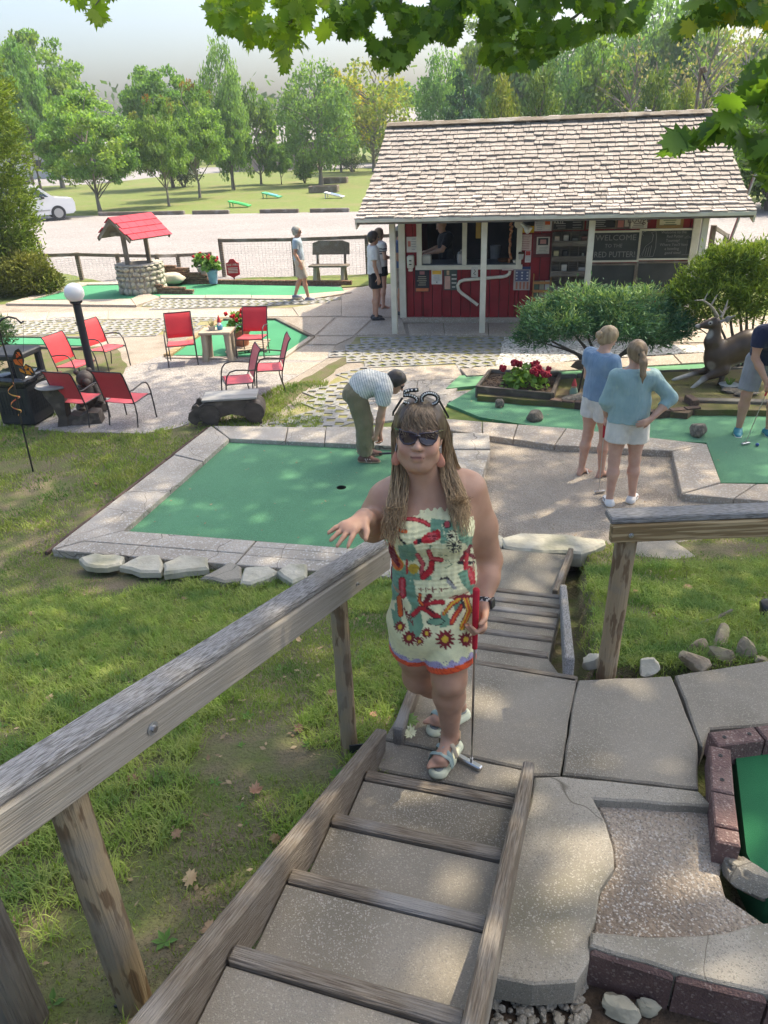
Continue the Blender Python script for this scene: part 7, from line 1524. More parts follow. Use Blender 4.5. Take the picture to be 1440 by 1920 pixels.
# ================================================================== PEOPLE: shared surface builder
def V3(*a): return np.array(a, dtype=np.float64)
def nrm(v): v = np.asarray(v, float); return v / (np.linalg.norm(v) + 1e-9)
class Flesh:
 def __init__(s): s.p = []; s.sc = 1.0
 def cap(s, a, b, ra, rb=None, k=0.03, fd=None, f=1.0, clips=()):
  s.p.append((np.array(a, float), np.array(b, float), ra * s.sc, (ra if rb is None else rb) * s.sc, k * s.sc, None if fd is None else nrm(fd), f, [(np.array(c, float), nrm(n)) for c, n in clips])); return s
 def ball(s, c, r, k=0.02, fd=None, f=1.0, clips=()): return s.cap(c, np.array(c, float) + 1e-4, r, r, k, fd, f, clips)
 def one(s, P_, q):
  a, b, ra, rb, k, fd, f, clips = q; ab = b - a; t = np.clip((P_ - a) @ ab / max(ab @ ab, 1e-9), 0, 1); v = P_ - (a + t[:, None] * ab)
  if fd is not None: v = v + fd * ((v @ fd) * (1 / f - 1))[:, None]
  d = np.sqrt((v * v).sum(1)) - (ra + (rb - ra) * t)
  if fd is not None: d = d * (0.5 + 0.5 * min(f, 1))
  for c, n in clips: d = np.maximum(d, (P_ - c) @ n)
  return d
 def field(s, P_, qs):
  d = None
  for q in qs:
   e = s.one(P_, q)
   if d is None: d = e
   else:
    k = q[4]
    if k <= 0: d = np.minimum(d, e)
    else: h = np.clip(.5 + .5 * (d - e) / k, 0, 1); d = d * (1 - h) + e * h - k * h * (1 - h)
  return d
 def mesh(s, vox, disp=None, cuts=()):
  R_ = [max(q[2], q[3]) * max(1, q[6]) for q in s.p]
  lo = np.min([np.minimum(q[0], q[1]) - r for q, r in zip(s.p, R_)], 0) - 3 * vox; hi = np.max([np.maximum(q[0], q[1]) + r for q, r in zip(s.p, R_)], 0) + 3 * vox
  n = np.ceil((hi - lo) / vox).astype(int) + 1; D = np.ones(n, np.float32); B = 12
  ax = [lo[i] + np.arange(n[i]) * vox for i in range(3)]
  for i in range(0, n[0], B):
   for j in range(0, n[1], B):
    for k in range(0, n[2], B):
     xs, ys, zs = ax[0][i:i + B], ax[1][j:j + B], ax[2][k:k + B]; c = np.array([[xs.mean(), ys.mean(), zs.mean()]]); hd = vox * B * .87
     near = []
     for q, r in zip(s.p, R_):
      ab = q[1] - q[0]; t = min(1, max(0, float((c[0] - q[0]) @ ab / max(ab @ ab, 1e-9)))); dist = np.linalg.norm(c[0] - q[0] - t * ab) - r
      if dist < hd + q[4] + .01: near.append(q)
     if not near: continue
     g = np.stack(np.meshgrid(xs, ys, zs, indexing='ij'), -1).reshape(-1, 3); d = s.field(g, near)
     if disp is not None: d = d + disp(g)
     for c_, n_ in cuts: d = np.maximum(d, (g - c_) @ n_)
     D[i:i + B, j:j + B, k:k + B] = d.reshape(len(xs), len(ys), len(zs))
  ins = D < 0; m = n - 1
  cs = np.zeros(m, np.int8)
  for dx in (0, 1):
   for dy in (0, 1):
    for dz in (0, 1): cs += ins[dx:dx + m[0], dy:dy + m[1], dz:dz + m[2]]
  I = np.argwhere((cs > 0) & (cs < 8)); idx = -np.ones(m, np.int64); idx[I[:, 0], I[:, 1], I[:, 2]] = np.arange(len(I))
  acc = np.zeros((len(I), 3)); cnt = np.zeros(len(I))
  for a in range(3):
   o1, o2 = [(1, 2), (2, 0), (0, 1)][a]
   for u in (0, 1):
    for v in (0, 1):
     c0 = np.zeros(3, int); c0[o1] = u; c0[o2] = v; c1 = c0.copy(); c1[a] = 1
     A = D[tuple((I + c0).T)]; E = D[tuple((I + c1).T)]; x = (A < 0) != (E < 0); t = np.where(x, A / np.where(x, A - E, 1), 0)
     p = I + c0 + 0.0; p[:, a] += t; acc[x] += p[x]; cnt[x] += 1
  V = lo + acc / np.maximum(cnt, 1)[:, None] * vox
  Fs = []
  for a in range(3):
   o1, o2 = [(1, 2), (2, 0), (0, 1)][a]; s0 = [slice(None)] * 3; s1 = [slice(None)] * 3; s0[a] = slice(0, -1); s1[a] = slice(1, None)
   x = ins[tuple(s0)] != ins[tuple(s1)]; E = np.argwhere(x); ok = (E[:, o1] > 0) & (E[:, o2] > 0) & (E[:, o1] < m[o1]) & (E[:, o2] < m[o2]); E = E[ok]
   q = []
   for (u, v) in ((-1, -1), (0, -1), (0, 0), (-1, 0)): c = E.copy(); c[:, o1] += u; c[:, o2] += v; q.append(idx[tuple(c.T)])
   q = np.stack(q, 1); fl = ins[tuple(E.T)]; q[~fl] = q[~fl][:, ::-1]; Fs.append(q)
  return V, np.concatenate(Fs)
def wrinkle(amp, sc, seed=0, ax=(1, 1, 1)):
 A = np.array(ax) * sc
 return lambda g: amp * ((fbm(g * A + seed, seed, 2) - .5) * 2 + (.9 * np.abs(vnoise(g * A * 1.7 + 9, seed + 5) - .5) if amp > .0045 else 0))
def skin_mat(name, c, c2): return mat(name, c, c2, 14, rough=.55, sss=.12, spec=.35)
SKIN = skin_mat('skin', (.50, .29, .20), (.46, .25, .17)); SKIN_P = skin_mat('pale_skin', (.56, .34, .25), (.52, .29, .21)); SKIN_T = skin_mat('tan_skin', (.40, .22, .145), (.35, .185, .12))
def cloth(name, c, c2=None, **k): return mat(name, c, c2 or tuple(x * .82 for x in c), 9, rough=.85, sheen=.15, bump=.75, bs=22, bstretch=(1, 1, .35), **k)
def pose(H=1.7, **ov):
 s = H / 1.7; J = dict(pelvis=(0, 0, .93), waist=(0, 0, 1.07), chest=(0, .01, 1.27), neck=(0, .02, 1.42), head=(0, -.005, 1.585), shL=(.175, .015, 1.375), elL=(.235, .04, 1.10), wrL=(.25, -.03, .87), shR=(-.175, .015, 1.375), elR=(-.235, .04, 1.10), wrR=(-.25, -.03, .87),
  hipL=(.085, 0, .90), knL=(.095, -.015, .49), anL=(.10, .02, .085), hipR=(-.085, 0, .90), knR=(-.095, -.015, .49), anR=(-.10, .02, .085), hdL=(0, -.1, -1), hdR=(0, -.1, -1), pnL=(-1, 0, 0), pnR=(1, 0, 0), ftL=(.15, -1, 0), ftR=(-.15, -1, 0), front=(0, -1, 0), face=(0, -1, 0), hup=(0, 0, 1))
 J.update(ov); D = ('hdL', 'hdR', 'pnL', 'pnR', 'ftL', 'ftR', 'front', 'face', 'hup')
 return {k: (np.array(v, float) if k in D else np.array(v, float) * s) for k, v in J.items()}, s
def place(J, loc, rz):
 c, s = math.cos(rz), math.sin(rz); M_ = np.array([[c, -s, 0], [s, c, 0], [0, 0, 1]]); D = ('hdL', 'hdR', 'pnL', 'pnR', 'ftL', 'ftR', 'front', 'face', 'hup'); L = np.array(loc, float)
 return {k: (M_ @ v if k in D else M_ @ v + L) for k, v in J.items()}
def hand(F, wr, d, pn, side, s=1.0, curl=.35, spread=.0, r=1.0):
 d = nrm(d); pn = nrm(pn - d * (pn @ d)); sd = nrm(side - d * (side @ d) - pn * (side @ pn))      # side: towards the thumb
 F.cap(wr + d * .015 * s, wr + d * .075 * s, .030 * s, .036 * s, .02, pn, .55)
 F.cap(wr + d * .08 * s + sd * .022 * s, wr + d * .08 * s - sd * .024 * s, .016 * s, .015 * s, .012, pn, .8)
 for i, L in enumerate((.070, .078, .073, .058)):
  o = (.029 - .0195 * i) * s; b = wr + d * (.086 - .004 * abs(i - 1)) * s + sd * o; dd = nrm(d + sd * (1.5 - i) * spread)
  d1 = dd * math.cos(curl) + pn * math.sin(curl); d2 = dd * math.cos(2.3 * curl) + pn * math.sin(2.3 * curl); m_ = b + d1 * L * .5 * s
  F.cap(b, m_, .0098 * s * r, .0090 * s * r, .006).cap(m_, m_ + d2 * L * .52 * s, .0090 * s * r, .0072 * s * r, .004)
 b = wr + d * .028 * s + sd * .026 * s; t1 = nrm(sd * .75 + d * .65 + pn * .35); m_ = b + t1 * .036 * s; F.cap(b, m_, .0145 * s, .0115 * s, .012).cap(m_, m_ + nrm(t1 + d * .5 + pn * curl) * .032 * s, .0112 * s, .0085 * s, .005)
def head_frame(J): f = nrm(J['face']); u = nrm(J['hup'] - f * (J['hup'] @ f)); return f, u, np.cross(f, u) * -1
def body(J, s, bw=1.0, curl=.35, feet=True, bust=0.0, hands=(1, 1), hcurl=None):
 F = Flesh(); fr = nrm(J['front']); lat = nrm(J['shL'] - J['shR'])
 F.cap(J['pelvis'], J['waist'], .150 * s * bw, .128 * s * bw, .05, fr, .74); F.cap(J['waist'], J['chest'], .128 * s * bw, .148 * s * bw, .06, fr, .70)
 F.cap(J['shL'] * .82 + J['shR'] * .18 - (0, 0, .01), J['shR'] * .82 + J['shL'] * .18 - (0, 0, .01), .074 * s * (1 + (bw - 1) * .5), None, .07)
 if bust:
  for sg in (-1, 1): F.ball(J['chest'] + fr * .075 * s + lat * sg * .075 * s - nrm(J['chest'] - J['waist']) * .02, bust * s, .05)
 F.cap(J['chest'] * .3 + J['neck'] * .7, J['neck'] * .4 + J['head'] * .6, .056 * s, .052 * s, .05)
 f, u, r = head_frame(J); h = J['head']; hs = s * .98
 F.ball(h + u * .030 * hs - f * .012 * hs, .094 * hs, .03, r, .86); F.cap(h + u * .0 + f * .022 * hs, h - u * .075 * hs + f * .048 * hs, .072 * hs, .042 * hs, .035, r, .92)
 F.cap(h + f * .088 * hs + u * .008 * hs, h + f * .108 * hs - u * .022 * hs, .009 * hs, .014 * hs, .014)
 for sg in (-1, 1): F.cap(h + r * sg * .082 * hs - f * .008 * hs + u * .018 * hs, h + r * sg * .080 * hs - f * .002 * hs - u * .022 * hs, .016 * hs, .012 * hs, .008, r, .5)
 for S_, sg in (('L', 1), ('R', -1)):
  sh, el, wr = J['sh' + S_], J['el' + S_], J['wr' + S_]; aw = 1 + (bw - 1) * .7
  F.cap(sh, sh * .45 + el * .55, .052 * s * aw, .047 * s * aw, .04).cap(sh * .45 + el * .55, el, .047 * s * aw, .037 * s * aw, .02); F.cap(el, el * .65 + wr * .35, .038 * s * aw, .040 * s * aw, .02).cap(el * .65 + wr * .35, wr, .040 * s * aw, .026 * s, .02)
  th = np.cross(nrm(J['hd' + S_]), nrm(J['pn' + S_])) * (1 if S_ == 'L' else -1)
  if hands[0 if S_ == 'L' else 1]: hand(F, wr, J['hd' + S_], J['pn' + S_], J.get('th' + S_, th), s, (hcurl or {}).get(S_, curl))
  hp, kn, an = J['hip' + S_], J['kn' + S_], J['an' + S_]; lw = 1 + (bw - 1) * .8
  F.cap(hp, hp * .5 + kn * .5, .092 * s * lw, .076 * s * lw, .05).cap(hp * .5 + kn * .5, kn, .076 * s * lw, .054 * s * lw, .03)
  ft = nrm(J['ft' + S_]); cf = kn * .68 + an * .32 - ft * .012 * s; F.cap(kn, cf, .053 * s * lw, .056 * s * lw, .03).cap(cf, an, .056 * s * lw, .034 * s, .03)
  if feet: foot(F, an, ft, s)
 return F
def foot(F, an, ft, s=1.0, toes=True):
 ft = nrm(V3(ft[0], ft[1], 0)); up = V3(0, 0, 1); sd = np.cross(ft, up); z = an - up * .058 * s
 F.ball(z - ft * .03 * s, .033 * s, .03); F.cap(an - up * .02, z + ft * .11 * s - up * .005, .034 * s, .026 * s, .03, up, .9); F.cap(z + ft * .10 * s + sd * .02 * s - up * .008, z + ft * .10 * s - sd * .022 * s - up * .008, .021 * s, .019 * s, .02)
 if toes:
  for i in range(5): b = z + ft * (.125 - .006 * i) * s + sd * (.032 - .0165 * i) * s - up * .014 * s; F.cap(b, b + ft * (.034 - .004 * i) * s - up * .004, (.0125 if i == 0 else .009) * s, (.011 if i == 0 else .008) * s, .008)
def shirt(J, s, bw, inf=.018, sleeve=.5, hem=.0, vneck=.0, loose=.0, inf_s=.02):
 F = Flesh(); fr = nrm(J['front']); axis = nrm(J['waist'] - J['pelvis']); hp = J['waist'] + (J['pelvis'] - J['waist']) * hem; cl = [(hp, -axis)]; nk = nrm(J['neck'] - J['chest']); top = [(J['neck'] + nk * (.012 - vneck) * s, nk)]
 F.cap(J['pelvis'] - axis * .08 * s, J['waist'], (.152 * bw + inf + loose) * s, (.130 * bw + inf + loose * .6) * s, .05, fr, .76, cl); F.cap(J['waist'], J['chest'], (.130 * bw + inf + loose * .6) * s, (.150 * bw + inf) * s, .06, fr, .74, cl)
 F.cap(J['shL'] * .84 + J['shR'] * .16 - (0, 0, .01), J['shR'] * .84 + J['shL'] * .16 - (0, 0, .01), (.076 * (1 + (bw - 1) * .5) + inf * .7) * s, None, .07, None, 1, top); F.cap(J['chest'], J['neck'], .10 * s, .065 * s, .05, None, 1, top)
 for S_ in 'LR':
  sh, el, wr = J['sh' + S_], J['el' + S_], J['wr' + S_]; aw = 1 + (bw - 1) * .7
  e = sh + (el - sh) * min(sleeve, 1); d = nrm(el - sh); F.cap(sh, sh + (el - sh) * min(1, sleeve + .12), (.054 * aw + inf_s) * s, (.045 * aw + inf_s * 1.2) * s, .05, None, 1, [(e, d)] if sleeve < 1 else [])
  if sleeve > 1: e = el + (wr - el) * (sleeve - 1); F.cap(el, el + (wr - el) * min(1, sleeve - .9), (.040 * aw + inf_s * 1.2) * s, (.036 * aw + inf_s) * s, .03, None, 1, [(e, nrm(wr - el))])
 return F
def shorts(J, s, bw, leg=.55, inf=.018, flare=.02, rise=.35):
 F = Flesh(); fr = nrm(J['front']); axis = nrm(J['waist'] - J['pelvis']); tp = J['pelvis'] + (J['waist'] - J['pelvis']) * (rise + .35)
 F.cap(J['pelvis'], J['waist'], (.152 * bw + inf) * s, (.135 * bw + inf) * s, .05, fr, .76, [(tp, axis)])
 for S_ in 'LR':
  hp, kn, an = J['hip' + S_], J['kn' + S_], J['an' + S_]; lw = 1 + (bw - 1) * .8
  if leg <= 1: e = hp + (kn - hp) * leg; F.cap(hp, hp + (kn - hp) * min(1, leg + .1), (.094 * lw + inf) * s, (.094 * lw - .035 * leg + inf + flare) * s, .014, None, 1, [(e, nrm(kn - hp))])
  else:
   F.cap(hp, kn, (.094 * lw + inf) * s, (.060 * lw + inf + flare) * s, .04); e = kn + (an - kn) * (leg - 1); F.cap(kn, kn + (an - kn) * min(1.05, leg - .95), (.060 * lw + inf + flare) * s, (.048 * lw + inf + flare) * s, .03, None, 1, [(e, nrm(an - kn))])
 return F
def emit(F, name, m, t, vox, disp=None, cuts=(), colf=None):
 V, Q_ = F.mesh(vox, disp, cuts); return big_mesh(name, V, Q_, m, t, smooth=True, col=None if colf is None else colf(V))
def shoe(t, an, ft, s, m, sole, vox=.007, stripe=None):
 ft = nrm(V3(ft[0], ft[1], 0)); up = V3(0, 0, 1); z = an - up * .052 * s; g = an[2] - .085 * s
 F = Flesh(); F.cap(z - ft * .045 * s, z + ft * .06 * s - up * .004, .043 * s, .043 * s, .03).cap(z + ft * .06 * s, z + ft * .135 * s - up * .010, .043 * s, .035 * s, .03, up, .85); F.cap(z - ft * .03 * s, an - up * .008, .042 * s, .040 * s, .03, None, 1, [(an - up * .004, up)])
 o = emit(F, 'shoe', m, t, vox, cuts=[(V3(0, 0, g + .022 * s), -up)])
 F = Flesh(); F.cap(z - ft * .048 * s, z + ft * .06 * s, .047 * s, .045 * s, .03).cap(z + ft * .06 * s, z + ft * .142 * s, .045 * s, .040 * s, .03); emit(F, 'sole', sole, o, vox, cuts=[(V3(0, 0, g + .024 * s), up), (V3(0, 0, g), -up)])
 if stripe is not None:
  sd = np.cross(ft, up)
  for sg in (-1, 1):
   for k in range(3): c = z + ft * (.02 + .026 * k) * s + sd * sg * .043 * s; MB().beam(c + ft * .012 - up * .016, c - ft * .012 + up * .028, .010, .006, 0, tuple(sd)).build('stripe', stripe, o)
def hair_cap(J, s, m, t, vox=.009, back=.0, fringe=.02, inf=.012, long=0.0, name='hair', amp=.004):
 f, u, r = head_frame(J); h = J['head']; hs = s * .98; F = Flesh()
 cut = [(h + f * (.055 + fringe * .5) * hs + u * .055 * hs, nrm(f * .9 - u * .42))]
 F.ball(h + u * .032 * hs - f * .012 * hs, (.094 + inf) * hs, .02, r, .88, cut); F.cap(h - f * .045 * hs + u * .02 * hs, h - f * .055 * hs - u * (.04 + back) * hs, (.068 + inf * .6) * hs, (.050 + inf * .4) * hs, .03, None, 1, [(h - f * .012 * hs, f)])
 for sg in (-1, 1): F.cap(h + r * sg * .066 * hs + u * .05 * hs - f * .01 * hs, h + r * sg * .072 * hs - f * .015 * hs + u * (.0 - long) * hs, .024 * hs, .014 * hs, .02)
 return emit(F, name, m, t, vox, wrinkle(amp, 60, 3, (1, 1, .25)))
def eyes(J, s, t, shades=False):
 f, u, r = head_frame(J); h = J['head']; hs = s * .98
 for sg in (-1, 1):
  c = h + f * .082 * hs + u * .012 * hs + r * sg * .032 * hs
  if shades: MB().sphere((0, 0, 0), .027 * hs, 12, 8, (1, .35, .75)).xform(Matrix.Translation(Vector(c + f * .012)) @ Matrix((Vector(r), Vector(-f), Vector(u))).transposed().to_4x4()).build('sunglass_lens', M['black'], t, smooth=180)
  else: MB().sphere(tuple(c), .010 * hs, 10, 8).build('eye', paint((.06, .045, .04), .3), t, smooth=180)
 if shades:
  a = h + f * .095 * hs + u * .018 * hs
  for sg in (-1, 1): MB().tube([tuple(h + f * .088 * hs + r * sg * .06 * hs + u * .018 * hs), tuple(h + r * sg * .085 * hs + u * .02 * hs)], .003, 5).build('sunglass_arm', M['black'], t)
 c = h + f * .094 * hs - u * .052 * hs; MB().tube([tuple(c - r * .022 * hs - f * .006), tuple(c), tuple(c + r * .022 * hs - f * .006)], [.003, .005, .003], 6).build('mouth', paint((.34, .13, .11)), t, smooth=60)
def belt(J, s, bw, m, t):
 fr = nrm(J['front']); axis = nrm(J['waist'] - J['pelvis']); tp = J['pelvis'] + (J['waist'] - J['pelvis']) * .72; F = Flesh(); F.cap(J['pelvis'], J['waist'], (.152 * bw + .024) * s, (.135 * bw + .024) * s, .05, fr, .76, [(tp, axis), (tp - axis * .035, -axis)]); emit(F, 'belt', m, t, .009)
# ---- the others on the course
HB = mat('blond_hair', (.42, .30, .17), (.26, .17, .09), 30, stretch=(1, 1, .15), rough=.5, spec=.5); HD = mat('dark_hair', (.03, .022, .018), (.055, .04, .03), 30, stretch=(1, 1, .2), rough=.45, spec=.5); HG = mat('grey_hair', (.42, .40, .37), (.26, .25, .23), 30, rough=.6); HBR = mat('brown_hair', (.17, .11, .065), (.30, .21, .13), 30, stretch=(1, 1, .15), rough=.5)
WHT = paint((.72, .70, .67)); SOLE = paint((.68, .66, .60))
# woman in the blue top
p = P(1108, 893); t = thing('person', 'woman in a blue blouse and white shorts with a low bun, looking down', 'person', p)
J, s = pose(1.66, head=(0, -.045, 1.575), elL=(.225, -.02, 1.12), wrL=(.16, -.16, 1.02), hdL=(-.5, -.8, -.1), elR=(-.225, -.02, 1.12), wrR=(-.12, -.18, 1.03), hdR=(.5, -.8, -.1), pnL=(-.6, .3, -.6), pnR=(.6, .3, -.6), face=(-.15, -.85, -.5), hup=(0, -.3, 1), anR=(-.09, -.06, .085), knR=(-.09, -.06, .49), anL=(.09, .07, .085), knL=(.09, .02, .49))
J = place(J, p, R(118)); bw = 1.02
emit(body(J, s, bw), 'body', SKIN_P, t, .009)
emit(shirt(J, s, bw, .02, .45, .95, .01, .03, .028), 'blouse', cloth('blue_blouse', (.20, .30, .42), (.15, .24, .36)), t, .008, wrinkle(.011, 12, 2, (1, 1, .5))); emit(shorts(J, s, bw, .45, .02, .02), 'shorts', cloth('white_shorts', (.66, .64, .60)), t, .009, wrinkle(.004, 14, 1))
hair_cap(J, s, HB, t, inf=.014); f, u, r = head_frame(J); F = Flesh(); F.ball(J['head'] - f * .12 * s - u * .01, .042 * s, .01).ball(J['head'] - f * .10 * s, .035 * s, .02); emit(F, 'hair_bun', HB, t, .008, wrinkle(.004, 70)); eyes(J, s, t)
for S_ in 'LR':
 an, ft = J['an' + S_], nrm(J['ft' + S_]); g = an[2] - .085 * s; z = V3(an[0], an[1], g); F = Flesh(); F.cap(z - ft * .05, z + ft * .15, .042, .045, .02); so = emit(F, 'sandal', paint((.16, .11, .08)), t, .008, cuts=[(V3(0, 0, g + .012), V3(0, 0, 1)), (V3(0, 0, g - .008), V3(0, 0, -1))])
 sd = np.cross(ft, V3(0, 0, 1)); MB().tube([tuple(z + ft * .07 + sd * .045 + V3(0, 0, .01)), tuple(z + ft * .07 + sd * .02 + V3(0, 0, .055)), tuple(z + ft * .07 - sd * .02 + V3(0, 0, .05)), tuple(z + ft * .07 - sd * .045 + V3(0, 0, .01))], .012, 8, sq=.4).build('strap', WHT, so, smooth=60)
# woman in the pale green-blue shirt, hand on hip, back to us
p = P(1160, 943); t = thing('person', 'woman in a pale aqua shirt and white shorts with a ponytail, hand on hip', 'person', p)
J, s = pose(1.68, elR=(-.36, .06, 1.16), wrR=(-.17, .17, .99), hdR=(.85, .45, -.3), pnR=(.3, -1, 0), thR=(0, .2, 1.0), shR=(-.18, .02, 1.375), elL=(.235, .0, 1.11), wrL=(.20, -.12, .92), face=(.25, -.9, -.25), anL=(.11, .06, .085), knL=(.10, .02, .49), anR=(-.13, -.02, .085), knR=(-.11, -.02, .49), ftL=(.1, -1, 0), ftR=(-.5, -1, 0))
J = place(J, p, R(172)); bw = 1.06
emit(body(J, s, bw), 'body', SKIN_P, t, .009)
emit(shirt(J, s, bw, .020, 1.42, 1.15, .0, .04, .016), 'shirt', cloth('aqua_shirt', (.30, .43, .43), (.25, .38, .385)), t, .008, wrinkle(.013, 9, 4, (1, 1, .5))); emit(shorts(J, s, bw, .48, .022, .025), 'shorts', cloth('cream_shorts', (.68, .65, .58)), t, .009, wrinkle(.005, 12, 2))
hair_cap(J, s, HBR, t, inf=.012); f, u, r = head_frame(J); h = J['head']; F = Flesh(); F.cap(h - f * .10 * s + u * .01, h - f * .135 * s - u * .08, .028, .036, .02).cap(h - f * .135 * s - u * .08, h - f * .13 * s - u * .20, .036, .026, .02).cap(h - f * .13 * s - u * .20, h - f * .115 * s - u * .28, .026, .006, .02); emit(F, 'ponytail', HBR, t, .008, wrinkle(.006, 60, 1, (1, 1, .2)))
MB().tube([tuple(h - f * .105 * s + r * .03 * math.cos(a) + u * .03 * math.sin(a)) for a in np.linspace(0, 6.28, 14)[:-1]], .009, 7, closed=True).build('hair_tie', HD, t, smooth=60)
for S_ in 'LR': shoe(t, J['an' + S_], J['ft' + S_], s, WHT, paint((.45, .33, .2)), stripe=paint((.05, .05, .06)))
wl3 = J['wrL']; gp = wl3 + V3(.0, .02, -.08)
def putter(label, top, foot_, hd, grip=.27, gc=(.45, .012, .03), head_c=None, hl=.115):
 t = thing('putter', label, 'putter', foot_, group='putters'); top, foot_ = Vector(top), Vector(foot_); d = (foot_ - top).normalized(); L = (foot_ - top).length
 MB().tube([top, top + d * .004, top + d * grip * .5, top + d * grip], [.010, .0135, .0125, .0105], 12).build('grip', paint(gc, .7), t, smooth=50); MB().tube([top + d * (grip - .01), foot_ - d * .03], [.0055, .0048], 10).build('shaft', M['steel'], t, smooth=60)
 MB().tube([foot_ - d * .05, foot_ - d * .012], .0075, 10).build('hosel', M['steel'], t, smooth=60)
 hd = Vector(hd).normalized(); MB().beam(foot_ - hd * hl * .42 + Vector((0, 0, .013)), foot_ + hd * hl * .58 + Vector((0, 0, .013)), .028, .024, .005).build('head', head_c or M['steel'], t, smooth=30); return t
putter('putter held down in front by the woman in the aqua shirt', gp + V3(0, .01, .1), V3(gp[0] + .03, gp[1] + .05, .02), (1, .2, 0))
# man bending over the big green
p = P(690, 862, .03); t = thing('person', 'man in a striped shirt and khaki trousers bending down on the big green', 'person', p)
Yb = p.y
def qj(x, y, dY=0.0): return np.array(Q(x, y, Yb + dY))
J, s = pose(1.76); J = {k: np.array(v) for k, v in J.items()}
J['pelvis'] = qj(669, 735); J['waist'] = qj(685, 718); J['chest'] = qj(712, 722); J['neck'] = qj(729, 727); J['head'] = qj(742, 717)
J['front'] = nrm(V3(.35, 0, -1)); J['face'] = nrm(V3(.8, -.25, -.62)); J['hup'] = nrm(V3(.55, 0, .8))
J['shL'] = qj(722, 734, .17); J['shR'] = qj(722, 736, -.17); J['elR'] = qj(714, 775, -.16); J['wrR'] = qj(706, 812, -.13); J['elL'] = qj(716, 776, .14); J['wrL'] = qj(712, 812, .10)
J['hdR'] = nrm(V3(-.1, .2, -1)); J['hdL'] = nrm(V3(.1, -.2, -1)); J['pnR'] = V3(-.6, .6, 0); J['pnL'] = V3(-.5, -.5, 0)
g = .115 + .03 - .03
J['hipR'] = qj(668, 740, -.09); J['hipL'] = qj(668, 738, .09); J['knR'] = qj(682, 792, -.10); J['knL'] = qj(684, 790, .09); J['anR'] = np.array([p.x - .03, p.y - .06, .115]); J['anL'] = np.array([p.x + .0, p.y + .12, .115]); J['ftR'] = V3(1, -.25, 0); J['ftL'] = V3(1, .1, 0)
bw = .95
emit(body(J, s, bw, feet=False, hcurl={'L': .8, 'R': .8}), 'body', SKIN, t, .009)
def stripes(V):
 a = nrm(J['chest'] - J['pelvis']); c = np.where((((V - J['pelvis']) @ a) * 38 % 1) < .3, 1, 0)[:, None]; return np.array((.70, .69, .64)) * (1 - c) + np.array((.32, .34, .34)) * c
emit(shirt(J, s, bw, .028, .55, .75, .0, .03, .03), 'shirt', cloth('striped_shirt', (1, 1, 1), (.85, .85, .85), col=True), t, .008, wrinkle(.012, 11, 7), colf=stripes)
emit(shorts(J, s, bw, 1.94, .022, .022), 'trousers', cloth('khaki_trousers', (.235, .195, .115), (.19, .155, .09)), t, .009, wrinkle(.016, 9, 5, (1, 1, .6))); belt(J, s, bw, paint((.10, .07, .05)), t)
hair_cap(J, s, HD, t, inf=.018, fringe=.05); eyes(J, s, t, True)
for S_ in 'LR': shoe(t, J['an' + S_], J['ft' + S_], s, paint((.17, .08, .06)), paint((.42, .30, .18)), stripe=paint((.7, .55, .5)))
q0 = J['wrR'] + V3(.02, .06, -.07)
putter('putter lying at the hands of the bending man on the far border', (q0[0], q0[1] + .02, .12), (q0[0] + .62, q0[1] + .12, .10), (0, 1, 0), gc=(.05, .05, .06))
# player cut by the right edge
p = P(1412, 818); t = thing('person', 'man in a navy shirt and grey shorts putting at the right edge', 'person', p)
J, s = pose(1.80, pelvis=(0, .10, .90), waist=(0, .02, 1.04), chest=(0, -.16, 1.21), neck=(0, -.27, 1.30), head=(0, -.37, 1.40), shL=(.17, -.22, 1.25), shR=(-.18, -.20, 1.25), elL=(.16, -.24, .98), elR=(-.19, -.20, .98), wrL=(.02, -.30, .77), wrR=(-.05, -.28, .74), hdL=(-.15, -.1, -1), hdR=(.15, -.1, -1), pnL=(-1, 0, 0), pnR=(1, 0, 0), front=(0, -.75, -.6), face=(0, -.6, -.8), hup=(0, -.8, .6), hipL=(.10, .09, .88), hipR=(-.10, .09, .88), knL=(.15, .03, .48), knR=(-.15, .03, .48), anL=(.16, .05, .085), anR=(-.16, .05, .085))
J = place(J, p, R(-14)); bw = 1.05
emit(body(J, s, bw, feet=False, hcurl={'L': .9, 'R': .9}), 'body', SKIN, t, .009); emit(shirt(J, s, bw, .022, .55, .9, 0, .03, .028), 'shirt', cloth('navy_shirt', (.018, .024, .06)), t, .009, wrinkle(.007, 12, 3)); emit(shorts(J, s, bw, .85, .022, .02), 'shorts', cloth('grey_shorts', (.27, .28, .30)), t, .009, wrinkle(.006, 10, 2)); hair_cap(J, s, HD, t); eyes(J, s, t)
for S_ in 'LR': shoe(t, J['an' + S_], J['ft' + S_], s, paint((.03, .22, .27)), SOLE)
hc = (J['wrL'] + J['wrR']) / 2 + V3(0, 0, -.05); fp = P(1397, 832, .04)
putter('putter in the hands of the player at the right edge', hc + nrm(hc - np.array(fp)) * .14, (fp.x, fp.y, .03), (.9, .3, 0))
q = P(1420, 834, .04); tag(MB().sphere((q.x, q.y, .042), .0215, 16, 10).build('golf_ball', paint((.02, .08, .28), .3), smooth=180), 'blue golf ball on the green by the putter', 'golf ball')
